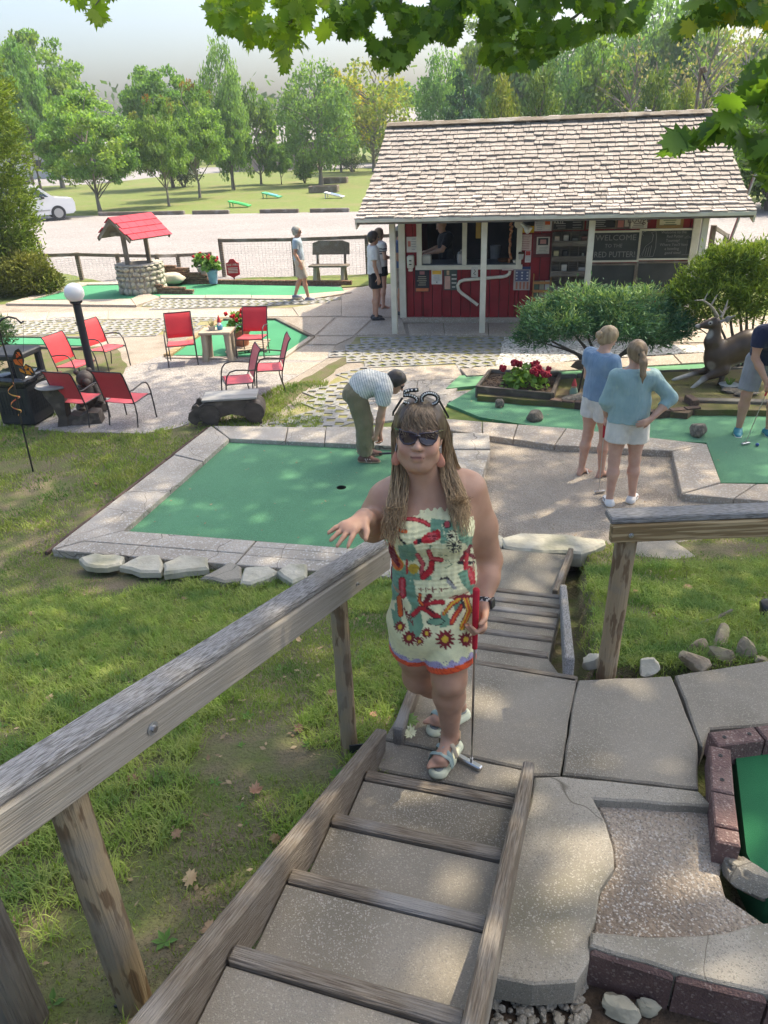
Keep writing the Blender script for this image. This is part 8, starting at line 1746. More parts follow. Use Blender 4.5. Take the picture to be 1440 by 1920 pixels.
# woman walking by the fence
p = P(567, 563); t = thing('person', 'grey-haired woman in a light blue tee walking past the bench', 'person', p)
J, s = pose(1.66, anL=(.07, .17, .13), knL=(.08, .02, .50), anR=(-.07, -.16, .085), knR=(-.08, -.10, .50), elR=(-.22, .06, 1.12), wrR=(-.22, -.06, .90), elL=(.22, .08, 1.11), wrL=(.22, .02, .88)); J = place(J, p, R(88)); bw = .95
emit(body(J, s, bw, feet=False), 'body', SKIN, t, .010); emit(shirt(J, s, bw, .02, .6, .9, 0, .02), 'tee', cloth('light_blue_tee', (.34, .44, .52)), t, .010, wrinkle(.005, 12)); emit(shorts(J, s, bw, .9, .02, .03), 'shorts', cloth('khaki_shorts', (.44, .40, .34)), t, .010, wrinkle(.005, 10)); hair_cap(J, s, HG, t, inf=.016); eyes(J, s, t, True)
for S_ in 'LR': shoe(t, J['an' + S_], J['ft' + S_], s, paint((.20, .22, .30)), SOLE)
# boy in white tee
p = P(706, 599); t = thing('person', 'boy in a white tee and black shorts waiting at the kiosk corner', 'person', p)
J, s = pose(1.74); J = place(J, p, R(100)); bw = .88
emit(body(J, s, bw, feet=False), 'body', SKIN, t, .010); emit(shirt(J, s, bw, .03, .65, 1.1, 0, .04, .035), 'tee', cloth('white_tee', (.68, .68, .68)), t, .010, wrinkle(.007, 11)); emit(shorts(J, s, bw, .62, .03, .03), 'shorts', cloth('black_shorts', (.012, .012, .015)), t, .010, wrinkle(.006, 10)); hair_cap(J, s, HD, t, inf=.020, fringe=.04); eyes(J, s, t, True)
for S_ in 'LR': shoe(t, J['an' + S_], J['ft' + S_], s, M['black'], M['black'])
# woman in striped top
p = P(716, 578); t = thing('person', 'woman in a white top with dark stripes behind the boy', 'person', p)
J, s = pose(1.68, elR=(-.21, 0, 1.12), wrR=(-.14, -.18, 1.10), hdR=(.3, -1, .1)); J = place(J, p, R(120)); bw = 1.0
emit(body(J, s, bw, feet=True), 'body', SKIN_P, t, .011)
def st2(V): z = V[:, 2]; c = ((np.abs(z - 1.24) < .012) | (np.abs(z - 1.29) < .012) | (np.abs(z - 1.19) < .012))[:, None]; return np.where(c, np.array((.04, .04, .05)), np.array((.62, .60, .58)))
emit(shirt(J, s, bw, .024, .5, 1.0, 0, .04), 'top', cloth('band_top', (1, 1, 1), (.9, .9, .9), col=True), t, .010, wrinkle(.005, 12), colf=st2); emit(shorts(J, s, bw, .42, .02, .02), 'shorts', cloth('dark_shorts', (.02, .025, .03)), t, .010); hair_cap(J, s, HBR, t, inf=.016, back=.06, long=.10); eyes(J, s, t)
# man with cap beside the kiosk corner
p = KM @ Vector((-.02, 1.75, 0)); p = Vector((p.x - .12, p.y, 0)); t = thing('person', 'man in a blue tee and grey cap half hidden by the kiosk corner', 'person', p)
J, s = pose(1.78, elR=(-.21, 0, 1.12), wrR=(-.14, -.20, 1.08), hdR=(.3, -1, .1)); J = place(J, p, R(75)); bw = 1.05
emit(body(J, s, bw, feet=False), 'body', SKIN, t, .011); emit(shirt(J, s, bw, .022, .55, 1.0, 0, .03), 'tee', cloth('blue_tee', (.10, .17, .32)), t, .010, wrinkle(.005, 12)); emit(shorts(J, s, bw, .85, .022, .02), 'shorts', cloth('camo_shorts', (.46, .42, .36), (.30, .27, .22)), t, .010); hair_cap(J, s, HD, t, inf=.006)
f, u, r = head_frame(J); h = J['head']; F = Flesh(); F.ball(h + u * .035 - f * .01, .112, .02, r, .9, [(h + u * .045, -u)]).cap(h + u * .055 + f * .09, h + u * .05 + f * .16, .06, .04, .02, u, .12); emit(F, 'cap', paint((.36, .34, .29)), t, .009)
for S_ in 'LR': shoe(t, J['an' + S_], J['ft' + S_], s, paint((.12, .12, .12)), M['black'])
# cashier inside
p = KM @ Vector((K(838, 450, YW + .75).x, YW + .80, .11)); t = thing('person', 'bald man in a black shirt serving behind the kiosk counter', 'person', p)
J, s = pose(1.80, elR=(-.24, -.12, 1.16), wrR=(-.16, -.36, 1.10), hdR=(.1, -1, -.05), elL=(.24, -.12, 1.16), wrL=(.14, -.36, 1.10), hdL=(-.1, -1, -.05), waist=(0, -.02, 1.07), chest=(0, -.05, 1.27), neck=(0, -.07, 1.42), head=(0, -.11, 1.57), face=(0, -.95, -.3), pnR=(0, 0, -1), pnL=(0, 0, -1)); J = place(J, p, KRZ + R(-78)); bw = 1.15
emit(body(J, s, bw, feet=True), 'body', SKIN_P, t, .010); emit(shirt(J, s, bw, .022, .7, 1.0, 0, .02), 'shirt', cloth('black_shirt', (.014, .017, .026)), t, .010, wrinkle(.006, 12)); emit(shorts(J, s, bw, 1.9, .02, .02), 'trousers', cloth('dark_trousers', (.03, .03, .04)), t, .011); eyes(J, s, t)
# ================================================================== THE WOMAN ON THE LANDING
Y0 = 2.47
def q3(x, y, dY=0.0): return np.array(Q(x, y, Y0 + dY))
lp = P(838, 1410, 1.0); lady = thing('person', 'woman in a patterned strapless romper and dark sunglasses standing on the landing', 'person', (lp.x, lp.y, 1.0))
hs = 1.0
H = q3(786, 818, -.05)
J = dict(head=H, face=nrm(V3(-.10, -.93, .16)), hup=nrm(V3(.06, .15, 1)))
f, u, r = [.9 * q_ for q_ in head_frame(J)]
B = Flesh(); B.sc = .9
# head with modelled face
B.ball(H + u * .035 - f * .02, .098, .03, r, .88); B.cap(H + f * .015 - u * .005, H - u * .078 + f * .035, .078, .050, .035, r, .97); B.ball(H - u * .098 + f * .052, .026, .03)
for sg in (-1, 1):
 B.ball(H + r * sg * .042 - u * .035 + f * .055, .034, .035); B.cap(H + r * sg * .052 - u * .075 + f * .02, H + r * sg * .03 - u * .100 + f * .03, .030, .026, .03); B.cap(H + r * sg * .02 + f * .088 + u * .036, H + r * sg * .05 + f * .076 + u * .034, .012, .011, .015)
B.cap(H + f * .088 + u * .02, H + f * .112 - u * .022, .009, .0135, .014)
for sg in (-1, 1): B.ball(H + f * .100 - u * .026 + r * sg * .013, .0105, .010)
B.cap(H + f * .092 - u * .056 - r * .016, H + f * .092 - u * .056 + r * .016, .0095, .0095, .012); B.cap(H + f * .088 - u * .070 - r * .013, H + f * .088 - u * .070 + r * .013, .0105, .0105, .012)
for sg in (-1, 1): B.cap(H + r * sg * .086 - f * .01 + u * .015, H + r * sg * .084 - f * .005 - u * .025, .015, .012, .008, r, .5)
B.sc = 1.0; nk = q3(796, 908, .02); ch = q3(806, 975, .03); wst = q3(815, 1085, .03); pel = q3(815, 1150, .03)
B.cap(H - u * .07 - f * .02, nk, .056, .066, .04); B.cap(nk + V3(0, .03, -.02), ch, .085, .135, .08, (0, 1, 0), .72)
sR, sL = q3(722, 938, .05), q3(878, 918, .05)           # her right shoulder is on the viewer's left
B.cap(sR * .8 + sL * .2, sL * .8 + sR * .2, .072, .072, .09); B.cap(ch, wst, .160, .150, .08, (0, 1, 0), .78); B.cap(wst, pel, .150, .165, .06, (0, 1, 0), .80)
for x in (772, 842): B.ball(q3(x, 995, -.075), .080, .06)
# her left arm with the putter
eL, wL = q3(917, 1050, .08), q3(906, 1136, -.06)
B.cap(sL, sL * .5 + eL * .5, .070, .068, .06).cap(sL * .5 + eL * .5, eL, .068, .050, .03).cap(eL, eL * .6 + wL * .4, .050, .048, .03).cap(eL * .6 + wL * .4, wL, .048, .029, .03)
# her right arm, hand held out
eR, wR = q3(698, 990, .06), q3(684, 968, -.20)
B.cap(sR, sR * .5 + eR * .5, .068, .066, .06).cap(sR * .5 + eR * .5, eR, .064, .050, .03).cap(eR, eR * .6 + wR * .4, .050, .044, .03).cap(eR * .6 + wR * .4, wR, .044, .029, .03)
tip = q3(634, 1004, -.30); hand(B, wR, nrm(tip - wR), nrm(V3(-.25, -.15, -1)), V3(.5, -1, .1), 1.0, .14, .24)
gt, gf = q3(893, 1104, -.13), np.array(P(884, 1432, 1.012))
gd = nrm(gf - gt); gm = gt + gd * .13
hdv = nrm(q3(900, 1190, -.12) - wL); hand(B, wL, hdv, nrm(V3(-1, -.35, 0)), nrm(V3(0, -1, -.15)), 1.0, .95, 0)
# legs
hR, hL = q3(780, 1165, .03), q3(840, 1165, .0); kR, kL = q3(786, 1268, .13), q3(842, 1272, -.05)
fR0, fR1 = np.array(P(864, 1332, 1.04)), np.array(P(802, 1366, 1.04)); fL0, fL1 = np.array(P(850, 1392, 1.04)), np.array(P(816, 1446, 1.04))
aR, aL = fR0 + V3(0, 0, .085) + nrm(fR1 - fR0) * .035, fL0 + V3(0, 0, .085) + nrm(fL1 - fL0) * .035
for hp, kn, an, ft in ((hR, kR, aR, fR1 - fR0), (hL, kL, aL, fL1 - fL0)):
 B.cap(hp, hp * .5 + kn * .5, .066, .086, .03).cap(hp * .5 + kn * .5, kn, .092, .066, .04); cf = kn * .68 + an * .32 + V3(0, .015, 0); B.ball(kn + V3(0, -.02, .01), .05, .04); B.cap(kn, cf, .064, .064, .04).cap(cf, an, .064, .037, .04); foot(B, an, ft, .98)
SKL = mat('lady_skin', (1, 1, 1), (.93, .88, .86), 22, rough=.5, sss=.15, col=True, spec=.4)
def skincol(V):
 c = np.tile(np.array((.45, .255, .17)), (len(V), 1)); w = np.clip((V[:, 2] - (nk[2] - .03)) / .1, 0, 1)[:, None]; c = c * (1 - w) + np.array((.52, .31, .22)) * w
 def tint(p, rad, col, k):
  nonlocal c; w_ = (np.clip(1 - np.linalg.norm(V - p, axis=1) / rad, 0, 1) * k)[:, None]; c = c * (1 - w_) + np.array(col) * w_
 for sg in (-1, 1): tint(H + r * sg * .05 - u * .03 + f * .07, .045, (.56, .26, .19), .7)
 for sg in (-1, 0, 1): tint(H + f * .100 - u * .064 + r * sg * .013, .012, (.42, .17, .14), .75)
 w_ = ((np.abs((V - H) @ u / .81 + .063) < .0030) & (np.abs((V - H) @ r / .81) < .027) & ((V - H) @ f > .05))[:, None]; c = np.where(w_, np.array((.16, .05, .05)), c); return np.clip(c, 0, 1)
bo = emit(B, 'body', SKL, lady, .0062, wrinkle(.0012, 22, 5), colf=skincol)
# romper
Rm = Flesh(); top = q3(802, 966, -.1); tn = nrm(V3(.02, -.05, 1)); cl = [(top, tn)]
Rm.cap(ch, wst, .170, .158, .08, (0, 1, 0), .80, cl); Rm.cap(wst - V3(0, 0, .01), pel, .155, .186, .05, (0, 1, 0), .84, cl)
for x in (772, 842): Rm.ball(q3(x, 995, -.078), .086, .06, clips=cl)
eRh, eLh = q3(776, 1214, .06), q3(843, 1244, -.04)
nR, nL = nrm(eRh - hR), nrm(eLh - hL + V3(.03, 0, .03))
Rm.cap(hR, eRh + nR * .04, .116, .102, .04, None, 1, [(eRh, nR)]); Rm.cap(hL, eLh + nL * .04, .114, .100, .010, None, 1, [(eLh, nL)])
wz = wst[2]
def ruche(g):
 d = wrinkle(.005, 13, 3)(g); z = g[:, 2]; zt_ = top[2]; up_ = np.clip((z - wz) / .02, 0, 1); d = d + up_ * (.0022 * np.sin(z * 340 + np.sin(g[:, 0] * 25)) + .0018 * np.sin(g[:, 0] * 260 + 3 * fbm(g * 12, 2, 2)))
 return d + .007 * np.exp(-((z - wz + .01) / .011) ** 2) * 1.0 + np.where(z < wz, .004 * np.sin(g[:, 0] * 120 + g[:, 2] * 18) * np.clip((wz - z) / .05, 0, 1) * np.clip(1 - (wz - z) / .25, 0, 1), 0)
CRM, SAG, RED_, DRD, ORG, YEL, BLK, LAV, PNK = [np.array(hexc(*c)) for c in ((226, 222, 178), (112, 152, 124), (190, 42, 50), (120, 30, 38), (214, 98, 40), (216, 178, 62), (40, 38, 40), (168, 158, 190), (208, 90, 92))]
def printcol(V):
 n = len(V); X = np.empty((n, 2)); cam_ = V - np.array(CC); k = cam_ @ np.array(CF)
 X[:, 0] = (720 + FPX * (cam_ @ np.array(CR)) / k - 600) * 4; X[:, 1] = (960 - FPX * (cam_ @ np.array(CU)) / k - 900) * 4
 back_ = V[:, 1] > Y0 + .06; X[back_, 0] = (X[back_, 0] * 1.0 + 310) % 640 + 500
 wob = (fbm(V * 30, 4, 2) - .5)[:, None] * 10; X = X + wob; c = np.tile(CRM, (n, 1))
 def poly(pts, col):
  x, y = X[:, 0], X[:, 1]; ins = np.zeros(n, bool)
  for i in range(len(pts)):
   (x1, y1), (x2, y2) = pts[i], pts[i - 1]
   if y1 == y2: y2 += .01
   ins ^= ((y1 > y) != (y2 > y)) & (x < (x2 - x1) * (y - y1) / (y2 - y1) + x1)
  c[ins] = col
 def dseg(pts):
  d = np.full(n, 1e9)
  for a, b in zip(pts, pts[1:]):
   a, b = np.array(a, float), np.array(b, float); ab = b - a; t = np.clip((X - a) @ ab / (ab @ ab), 0, 1); d = np.minimum(d, np.linalg.norm(X - a - t[:, None] * ab, axis=1))
  return d
 def stroke(pts, w, col, edge=None, core=None):
  d = dseg(pts)
  if edge is not None: c[d < w / 2 + 5] = edge
  c[d < w / 2] = col
  if core is not None: c[d < w / 5] = core
 for g in ([(830, 285), (1060, 320), (1110, 400), (1130, 475), (905, 478), (905, 370), (828, 385)], [(585, 490), (690, 478), (745, 560), (700, 610), (600, 600)], [(560, 560), (640, 640), (760, 715), (835, 722), (835, 750), (600, 755), (560, 650)], [(640, 755), (705, 755), (722, 860), (750, 960), (775, 1100), (742, 1190), (680, 1185), (655, 1050), (690, 950), (640, 860)], [(1035, 700), (1110, 655), (1165, 780), (1145, 870), (1060, 770)], [(530, 700), (590, 760), (600, 900), (540, 900)], [(990, 905), (1060, 895), (1070, 950), (1010, 980)], [(480, 560), (560, 640), (600, 760), (520, 800)], [(1080, 430), (1180, 420), (1180, 560), (1110, 520)], [(900, 985), (960, 1010), (985, 1090), (900, 1110)], [(530, 960), (590, 1000), (640, 1110), (560, 1110)]): poly(g, SAG)
 for k in range(5): stroke([(860 + 50 * k, 300), (900 + 48 * k, 470)], 4, CRM * .95) if k in (1, 3) else None
 stroke([(590, 287), (700, 292), (780, 312), (815, 338)], 24, RED_, DRD, PNK); stroke([(520, 400), (505, 470), (540, 570), (590, 640)], 72, ORG, YEL, DRD); stroke([(545, 410), (545, 520), (580, 600)], 22, DRD); stroke([(560, 330), (600, 380), (645, 388)], 22, ORG, DRD); stroke([(575, 380), (595, 440), (635, 475)], 16, BLK)
 poly([(695, 455), (757, 436), (800, 398), (892, 364), (908, 432), (832, 478), (766, 474), (698, 488)], RED_); poly([(722, 444), (758, 435), (764, 476), (728, 482)], BLK); c[(np.linalg.norm((X - (842, 424)) * (1, 1.2), axis=1) < 34)] = PNK; stroke([(815, 425), (868, 420)], 8, DRD); stroke([(822, 440), (862, 436)], 6, DRD)
 for (cx, cy, R_, nn) in ((990, 420, 44, 13), (1010, 490, 58, 15)):
  dx = X - (cx, cy); d = np.linalg.norm(dx, axis=1); a = np.arctan2(dx[:, 1], dx[:, 0]); m_ = d < R_; c[m_] = CRM; c[m_ & ((np.sin(a * nn) > .15) | (d < 12))] = BLK
 c[np.linalg.norm(X - (955, 335), axis=1) < 30] = BLK; c[np.linalg.norm(X - (955, 335), axis=1) < 22] = PNK * .8
 stroke([(830, 492), (815, 530)], 12, SAG * .6); stroke([(815, 535), (838, 590), (910, 600)], 28, RED_, DRD, PNK); stroke([(730, 560), (772, 630), (762, 700)], 26, PNK, DRD); stroke([(835, 622), (828, 680), (775, 728)], 40, RED_, DRD); c[np.linalg.norm((X - (702, 665)) * (1, 1.1), axis=1) < 42] = YEL * .8; stroke([(650, 600), (655, 700)], 14, RED_)
 stroke([(900, 620), (960, 600), (990, 640), (940, 660)], 5, SAG * .7); stroke([(890, 560), (950, 565)], 4, SAG * .7)
 for pts, w, col in (([(1060, 600), (1130, 500)], 34, DRD), ([(1040, 620), (1150, 620)], 26, BLK), ([(1090, 540), (1160, 580)], 34, DRD), ([(1100, 560), (1090, 660)], 30, RED_), ([(1140, 520), (1165, 560)], 22, CRM)): stroke(pts, w, col)
 poly([(1098, 640), (1160, 650), (1168, 782), (1128, 785)], RED_); stroke([(1120, 680), (1140, 740)], 20, PNK)
 for k in range(13): stroke([(740 + 17 * k, 808 + (k % 3) * 4), (742 + 17 * k, 838)], 6, DRD * .9 if k % 4 else CRM)
 stroke([(740, 822), (960, 815)], 4, DRD); stroke([(900, 740), (960, 735), (1000, 790)], 16, BLK * 1.6); stroke([(960, 760), (1010, 810)], 26, np.array((.3, .3, .28)))
 for pts, w, col in (([(770, 945), (820, 870)], 32, DRD), ([(770, 945), (860, 915), (925, 918)], 26, RED_ * .8), ([(780, 960), (885, 1030)], 36, RED_ * .8), ([(745, 965), (700, 1010)], 32, RED_), ([(770, 940), (740, 900), (750, 860)], 18, ORG)): stroke(pts, w, col, DRD)
 stroke([(800, 960), (860, 1000)], 10, BLK); stroke([(1080, 870), (985, 930), (930, 1000)], 26, ORG, DRD, YEL); stroke([(1060, 950), (990, 1070)], 32, RED_, DRD, ORG); stroke([(1095, 885), (1122, 980), (1062, 1108)], 36, YEL, DRD, ORG); stroke([(1060, 900), (1085, 960)], 20, BLK); stroke([(1000, 880), (1140, 870)], 26, DRD)
 d = np.linalg.norm((X - (868, 1062)) * (.55, 1.25), axis=1); c[d < 38] = BLK; c[d < 33] = SAG
 stroke([(615, 755), (622, 865)], 48, RED_, DRD, PNK); stroke([(595, 880), (605, 1010)], 30, ORG, DRD); stroke([(570, 930), (575, 1000)], 18, SAG); stroke([(530, 640), (530, 760)], 26, DRD)
 for k in range(4): stroke([(632 + 18 * k, 960 + 24 * k), (650 + 16 * k, 1030 + 20 * k)], 9, DRD)
 # hem: suns, scallops, orange band
 hd_ = np.minimum(np.where(np.linalg.norm(V - eRh, axis=1) < .26, -(V - eRh) @ nR, 9), np.where(np.linalg.norm(V - eLh, axis=1) < .22, -(V - eLh) @ nL, 9)); xh = V[:, 0] * 1.0 + V[:, 1] * .5
 c[hd_ < .062] = LAV; c[(hd_ < .062) & (np.sin(xh * 130) * .012 + .052 < hd_)] = CRM; c[(hd_ < .06) & (np.abs(np.sin(hd_ * 260 + np.sin(xh * 130) * 3)) < .22)] = LAV * .5
 for (cx, cy, R_) in ((940, 1195, 82), (1095, 1195, 66), (668, 1185, 62), (600, 1100, 50), (800, 1150, 46), (745, 1210, 40)):
  dx = X - (cx, cy); d = np.linalg.norm(dx, axis=1); a = np.arctan2(dx[:, 1], dx[:, 0]); star = R_ * (.58 + .42 * np.abs((a * 12 / (2 * np.pi)) % 1 * 2 - 1)); m_ = (d < star) & (hd_ > .026); c[m_] = DRD * 1.1; c[(d < R_ * .32) & (hd_ > .026)] = YEL
 c[hd_ < .030] = np.array(hexc(222, 84, 40)); c[(hd_ < .030) & (np.sin(hd_ * 900) > .75)] = np.array(hexc(190, 60, 30))
 return c
RMAT = mat('printed_cotton', (1, 1, 1), (.88, .88, .88), 40, rough=.85, col=True, sheen=.15, bump=.25, bs=240)
ro = emit(Rm, 'romper', RMAT, lady, .0056, ruche, colf=printcol)
# hair: cap and long strands
HCOL = mat('long_hair', (1, 1, 1), (.7, .66, .62), 120, stretch=(1, 1, .1), rough=.42, col=True, spec=.5)
Fh = Flesh(); Fh.sc = .92; cut = [(H + f * .055 + u * .06, nrm(f * .95 - u * .25))]
Fh.ball(H + u * .040 - f * .022, .110, .02, r, .90, cut); Fh.cap(H - f * .05 + u * .02, H - f * .075 - u * .15, .088, .05, .03, None, 1, [(H - f * .03, f)])
emit(Fh, 'hair', HCOL, lady, .007, wrinkle(.004, 70, 3, (1, 1, .2)), colf=lambda V: np.tile(np.array((.10, .068, .045)), (len(V), 1)))
rg = np.random.default_rng(8); SV, SF, SCc = [], [], []
def strand(pts, r0, r1, c0, c1, tm=.45):
 pts = np.array(pts); m_ = len(pts)
 tt = np.linspace(0, 1, 15); seg = tt * (m_ - 1); i = np.minimum(seg.astype(int), m_ - 2); fr_ = (seg - i)[:, None]
 p0 = pts[np.maximum(i - 1, 0)]; p1 = pts[i]; p2 = pts[i + 1]; p3 = pts[np.minimum(i + 2, m_ - 1)]
 C = .5 * (2 * p1 + (p2 - p0) * fr_ + (2 * p0 - 5 * p1 + 4 * p2 - p3) * fr_ ** 2 + (3 * p1 - p0 - 3 * p2 + p3) * fr_ ** 3)
 ph = rg.uniform(0, 6.28); wv = (tt ** 1.2 * .013)[:, None]; C = C + np.stack([np.sin(tt * 14 + ph), np.cos(tt * 11 + ph) * .5, 0 * tt], 1) * wv
 rr = (r0 + (r1 - r0) * tt)[:, None]; b0_ = sum(len(v) for v in SV); T = np.gradient(C, axis=0); T /= np.linalg.norm(T, axis=1)[:, None] + 1e-9; a = np.cross(T, V3(.3, 1, .1)); a /= np.linalg.norm(a, axis=1)[:, None] + 1e-9; b = np.cross(T, a)
 V = np.stack([C + a * rr, C + b * rr * .6, C - a * rr, C - b * rr * .6], 1).reshape(-1, 3); k = np.arange(14)[:, None] * 4; j = np.arange(4)[None]; F_ = np.stack([(k + j), k + (j + 1) % 4, k + 4 + (j + 1) % 4, k + 4 + j], -1).reshape(-1, 4)
 SV.append(V); SF.append(F_ + b0_); w = np.clip((tt - .12) / tm, 0, 1)[:, None]; SCc.append(np.repeat(np.array(c0) * (1 - w) + np.array(c1) * w, 4, 0))
for k in range(1100):
 sg = -1 if k % 2 else 1; th = rg.uniform(-.35, 1.0); root = H + u * (.142 - .012 * abs(th)) - f * (.055 * th + .008) + r * sg * rg.uniform(.0, .03)
 s1 = H + r * sg * rg.uniform(.086, .104) + u * rg.uniform(.01, .06) - f * (.02 + .05 * max(th, -.1)); front_ = rg.random() < .62
 spread = np.clip(rg.normal(), -1.6, 1.6) * .019
 if front_:
  # her hair falls in front of both shoulders
  a, b, e = ((750, 885), (744, 945), (736, 1003)) if sg == np.sign(np.dot(r, V3(-1, 0, 0))) else ((838, 875), (856, 930), (864, 985))
  dep = rg.uniform(-.10, -.03); p2 = q3(a[0] + spread * 420, a[1], dep + .05); p3 = q3(b[0] + spread * 520, b[1], dep - .03); p4 = q3(e[0] + spread * 560, e[1] + rg.uniform(-55, 22), dep - .09)
 else:
  a, b, e = ((746, 880), (742, 920), (732, 960)) if sg == np.sign(np.dot(r, V3(-1, 0, 0))) else ((848, 870), (868, 910), (876, 950))
  dep = rg.uniform(.03, .12); p2 = q3(a[0] + spread * 300, a[1], dep); p3 = q3(b[0] + spread * 300, b[1], dep + .03); p4 = q3(e[0] + spread * 300, e[1] + rg.uniform(-30, 20), dep + .05)
 bl = rg.random(); c1 = np.array((.46, .315, .175)) * (.45 + .75 * bl); strand([root, s1, p2, p3, p4], rg.uniform(.0017, .0029), .0006, np.array((.115, .08, .052)) * rg.uniform(.7, 1.3), c1)
for k in range(150):     # fringe
 x = rg.uniform(-.062, .062); root = H + u * .138 + f * .012 + r * x * .35; e = H + f * (.100 - 5 * x * x) + u * (.030 - 2.5 * x * x * 0) + r * x * 1.12 - u * (.012 if abs(x) > .03 else -.004) * 1.0
 strand([root, H + u * .112 + f * (.075 - 4 * x * x) + r * x * .8, e + u * rg.uniform(-.012, .022)], .0024, .0008, np.array((.12, .084, .056)) * rg.uniform(.7, 1.3), np.array((.27, .19, .12)) * rg.uniform(.6, 1.2))
ho = big_mesh('hair_strands', np.concatenate(SV), np.concatenate(SF), HCOL, lady, smooth=True, col=np.concatenate(SCc)); stuff(ho)
# sunglasses
def hp3(x, y, z): return Vector(H + r * x + u * y + f * z)
SGX = mat('sunglass_dark', (.03, .018, .028), rough=.12, spec=.7); sr = 1 if r[0] > 0 else -1
LENS = [(-.034, .008), (-.030, .020), (-.012, .024), (.014, .024), (.034, .030), (.037, .018), (.030, -.008), (.016, -.024), (-.006, -.025), (-.026, -.014)]
for sg in (-1, 1):
 pts = [hp3(sg * (.037 + x), .012 + y * .95, .108 - 5.5 * (.037 + x) ** 2) for x, y in LENS]
 fr_ = MB().tube(pts, .0035, 8, closed=True).build('sunglass_frame', SGX, lady, smooth=60); MB().plate(pts, .003).build('sunglass_lens', SGX, fr_)
 MB().tube([hp3(sg * .072, .038, .080), hp3(sg * .090, .034, .03), hp3(sg * .092, .028, -.02)], .0035, 6).build('sunglass_arm', SGX, lady)
MB().tube([hp3(-.008, .022, .110), hp3(0, .026, .113), hp3(.008, .022, .110)], .0035, 6).build('sunglass_bridge', SGX, lady)
for sg in (-1, 1):
 c = hp3(sg * .088, -.085, .02); e = thing('earring', 'x', 'earring') if False else MB().lathe([(.0, -.030), (.013, -.024), (.016, -.010), (.010, .008), (.003, .022), (0, .026)], (0, 0, 0), 16).xform(Matrix.Translation(c) @ Matrix.Diagonal((1, .45, 1, 1))).build('earring', paint((.62, .27, .19), .5), lady, smooth=60); MB().tube([c + Vector((0, 0, .024)), hp3(sg * .086, -.03, .0)], .0012, 5).build('earring_wire', M['zinc'], e)
# watch
ax = nrm(wL - eL); wc = wL - ax * .018; s1 = nrm(np.cross(ax, V3(0, 1, 0))); s2 = np.cross(ax, s1)
MB().tube([Vector(wc + (s1 * math.cos(a) + s2 * math.sin(a)) * .0325) for a in np.linspace(0, 6.283, 22)[:-1]], .011, 8, closed=True, sq=.25).build('watch_band', mat('watch_band', (.03, .03, .03), (.5, .45, .42), 90, rough=.6, vt=(.52, .56)), lady, smooth=60)
wd = nrm(V3(.85, -.55, .1)); MB().box((0, 0, 0), (.034, .012, .040), .005).xform(Matrix.Translation(Vector(wc + wd * .036)) @ Vector(wd).to_track_quat('-Y', 'Z').to_matrix().to_4x4()).build('watch', M['black'], lady, smooth=40)
putter('red-gripped putter held by the woman in the patterned romper', gt, (gf[0], gf[1], 1.0), Vector((-.75, .62, 0)), grip=.29, hl=.12)
# sandals
for h0, t0, an in ((fR0, fR1, aR), (fL0, fL1, aL)):
 ft = nrm(V3(t0[0] - h0[0], t0[1] - h0[1], 0)); sd = np.cross(ft, V3(0, 0, 1)); z = V3(an[0], an[1], 1.0); S_ = Flesh(); S_.cap(z - ft * .045, z + ft * .05, .043, .041, .02).cap(z + ft * .05, z + ft * .122, .041, .044, .03)
 so = emit(S_, 'sandal', mat('sandal_sole', (.66, .68, .50), (.6, .62, .45), 20, rough=.6), lady, .006, cuts=[(V3(0, 0, 1.030), V3(0, 0, 1)), (V3(0, 0, 1.0), V3(0, 0, -1))])
 S2 = Flesh(); S2.cap(z - ft * .045, z + ft * .05, .039, .037, .02).cap(z + ft * .05, z + ft * .122, .037, .040, .03); emit(S2, 'footbed', paint((.25, .27, .25)), so, .006, cuts=[(V3(0, 0, 1.036), V3(0, 0, 1)), (V3(0, 0, 1.028), V3(0, 0, -1))])
 def strap(pts, w, m_): MB().tube([Vector(z + ft * a + sd * b * 1.06 + V3(0, 0, c + (.010 if c > .06 else 0))) for a, b, c in pts], w, 8, sq=.3).build('strap', m_, so, smooth=60)
 G_ = paint((.26, .34, .31)); T_ = paint((.48, .40, .29))
 strap([(.10, .050, .03), (.098, .040, .068), (.095, 0, .082), (.092, -.038, .066), (.09, -.050, .03)], .015, G_); strap([(.03, .046, .035), (.055, .034, .080), (.07, 0, .094), (.085, -.04, .066), (.09, -.048, .035)], .011, G_); strap([(.035, -.046, .035), (.045, -.034, .09), (.035, 0, .115), (.02, .036, .10), (.0, .044, .055), (-.02, .044, .04)], .011, T_); strap([(.0, .042, .09), (-.035, .028, .10), (-.052, 0, .102), (-.035, -.028, .10), (.0, -.042, .09)], .011, T_)
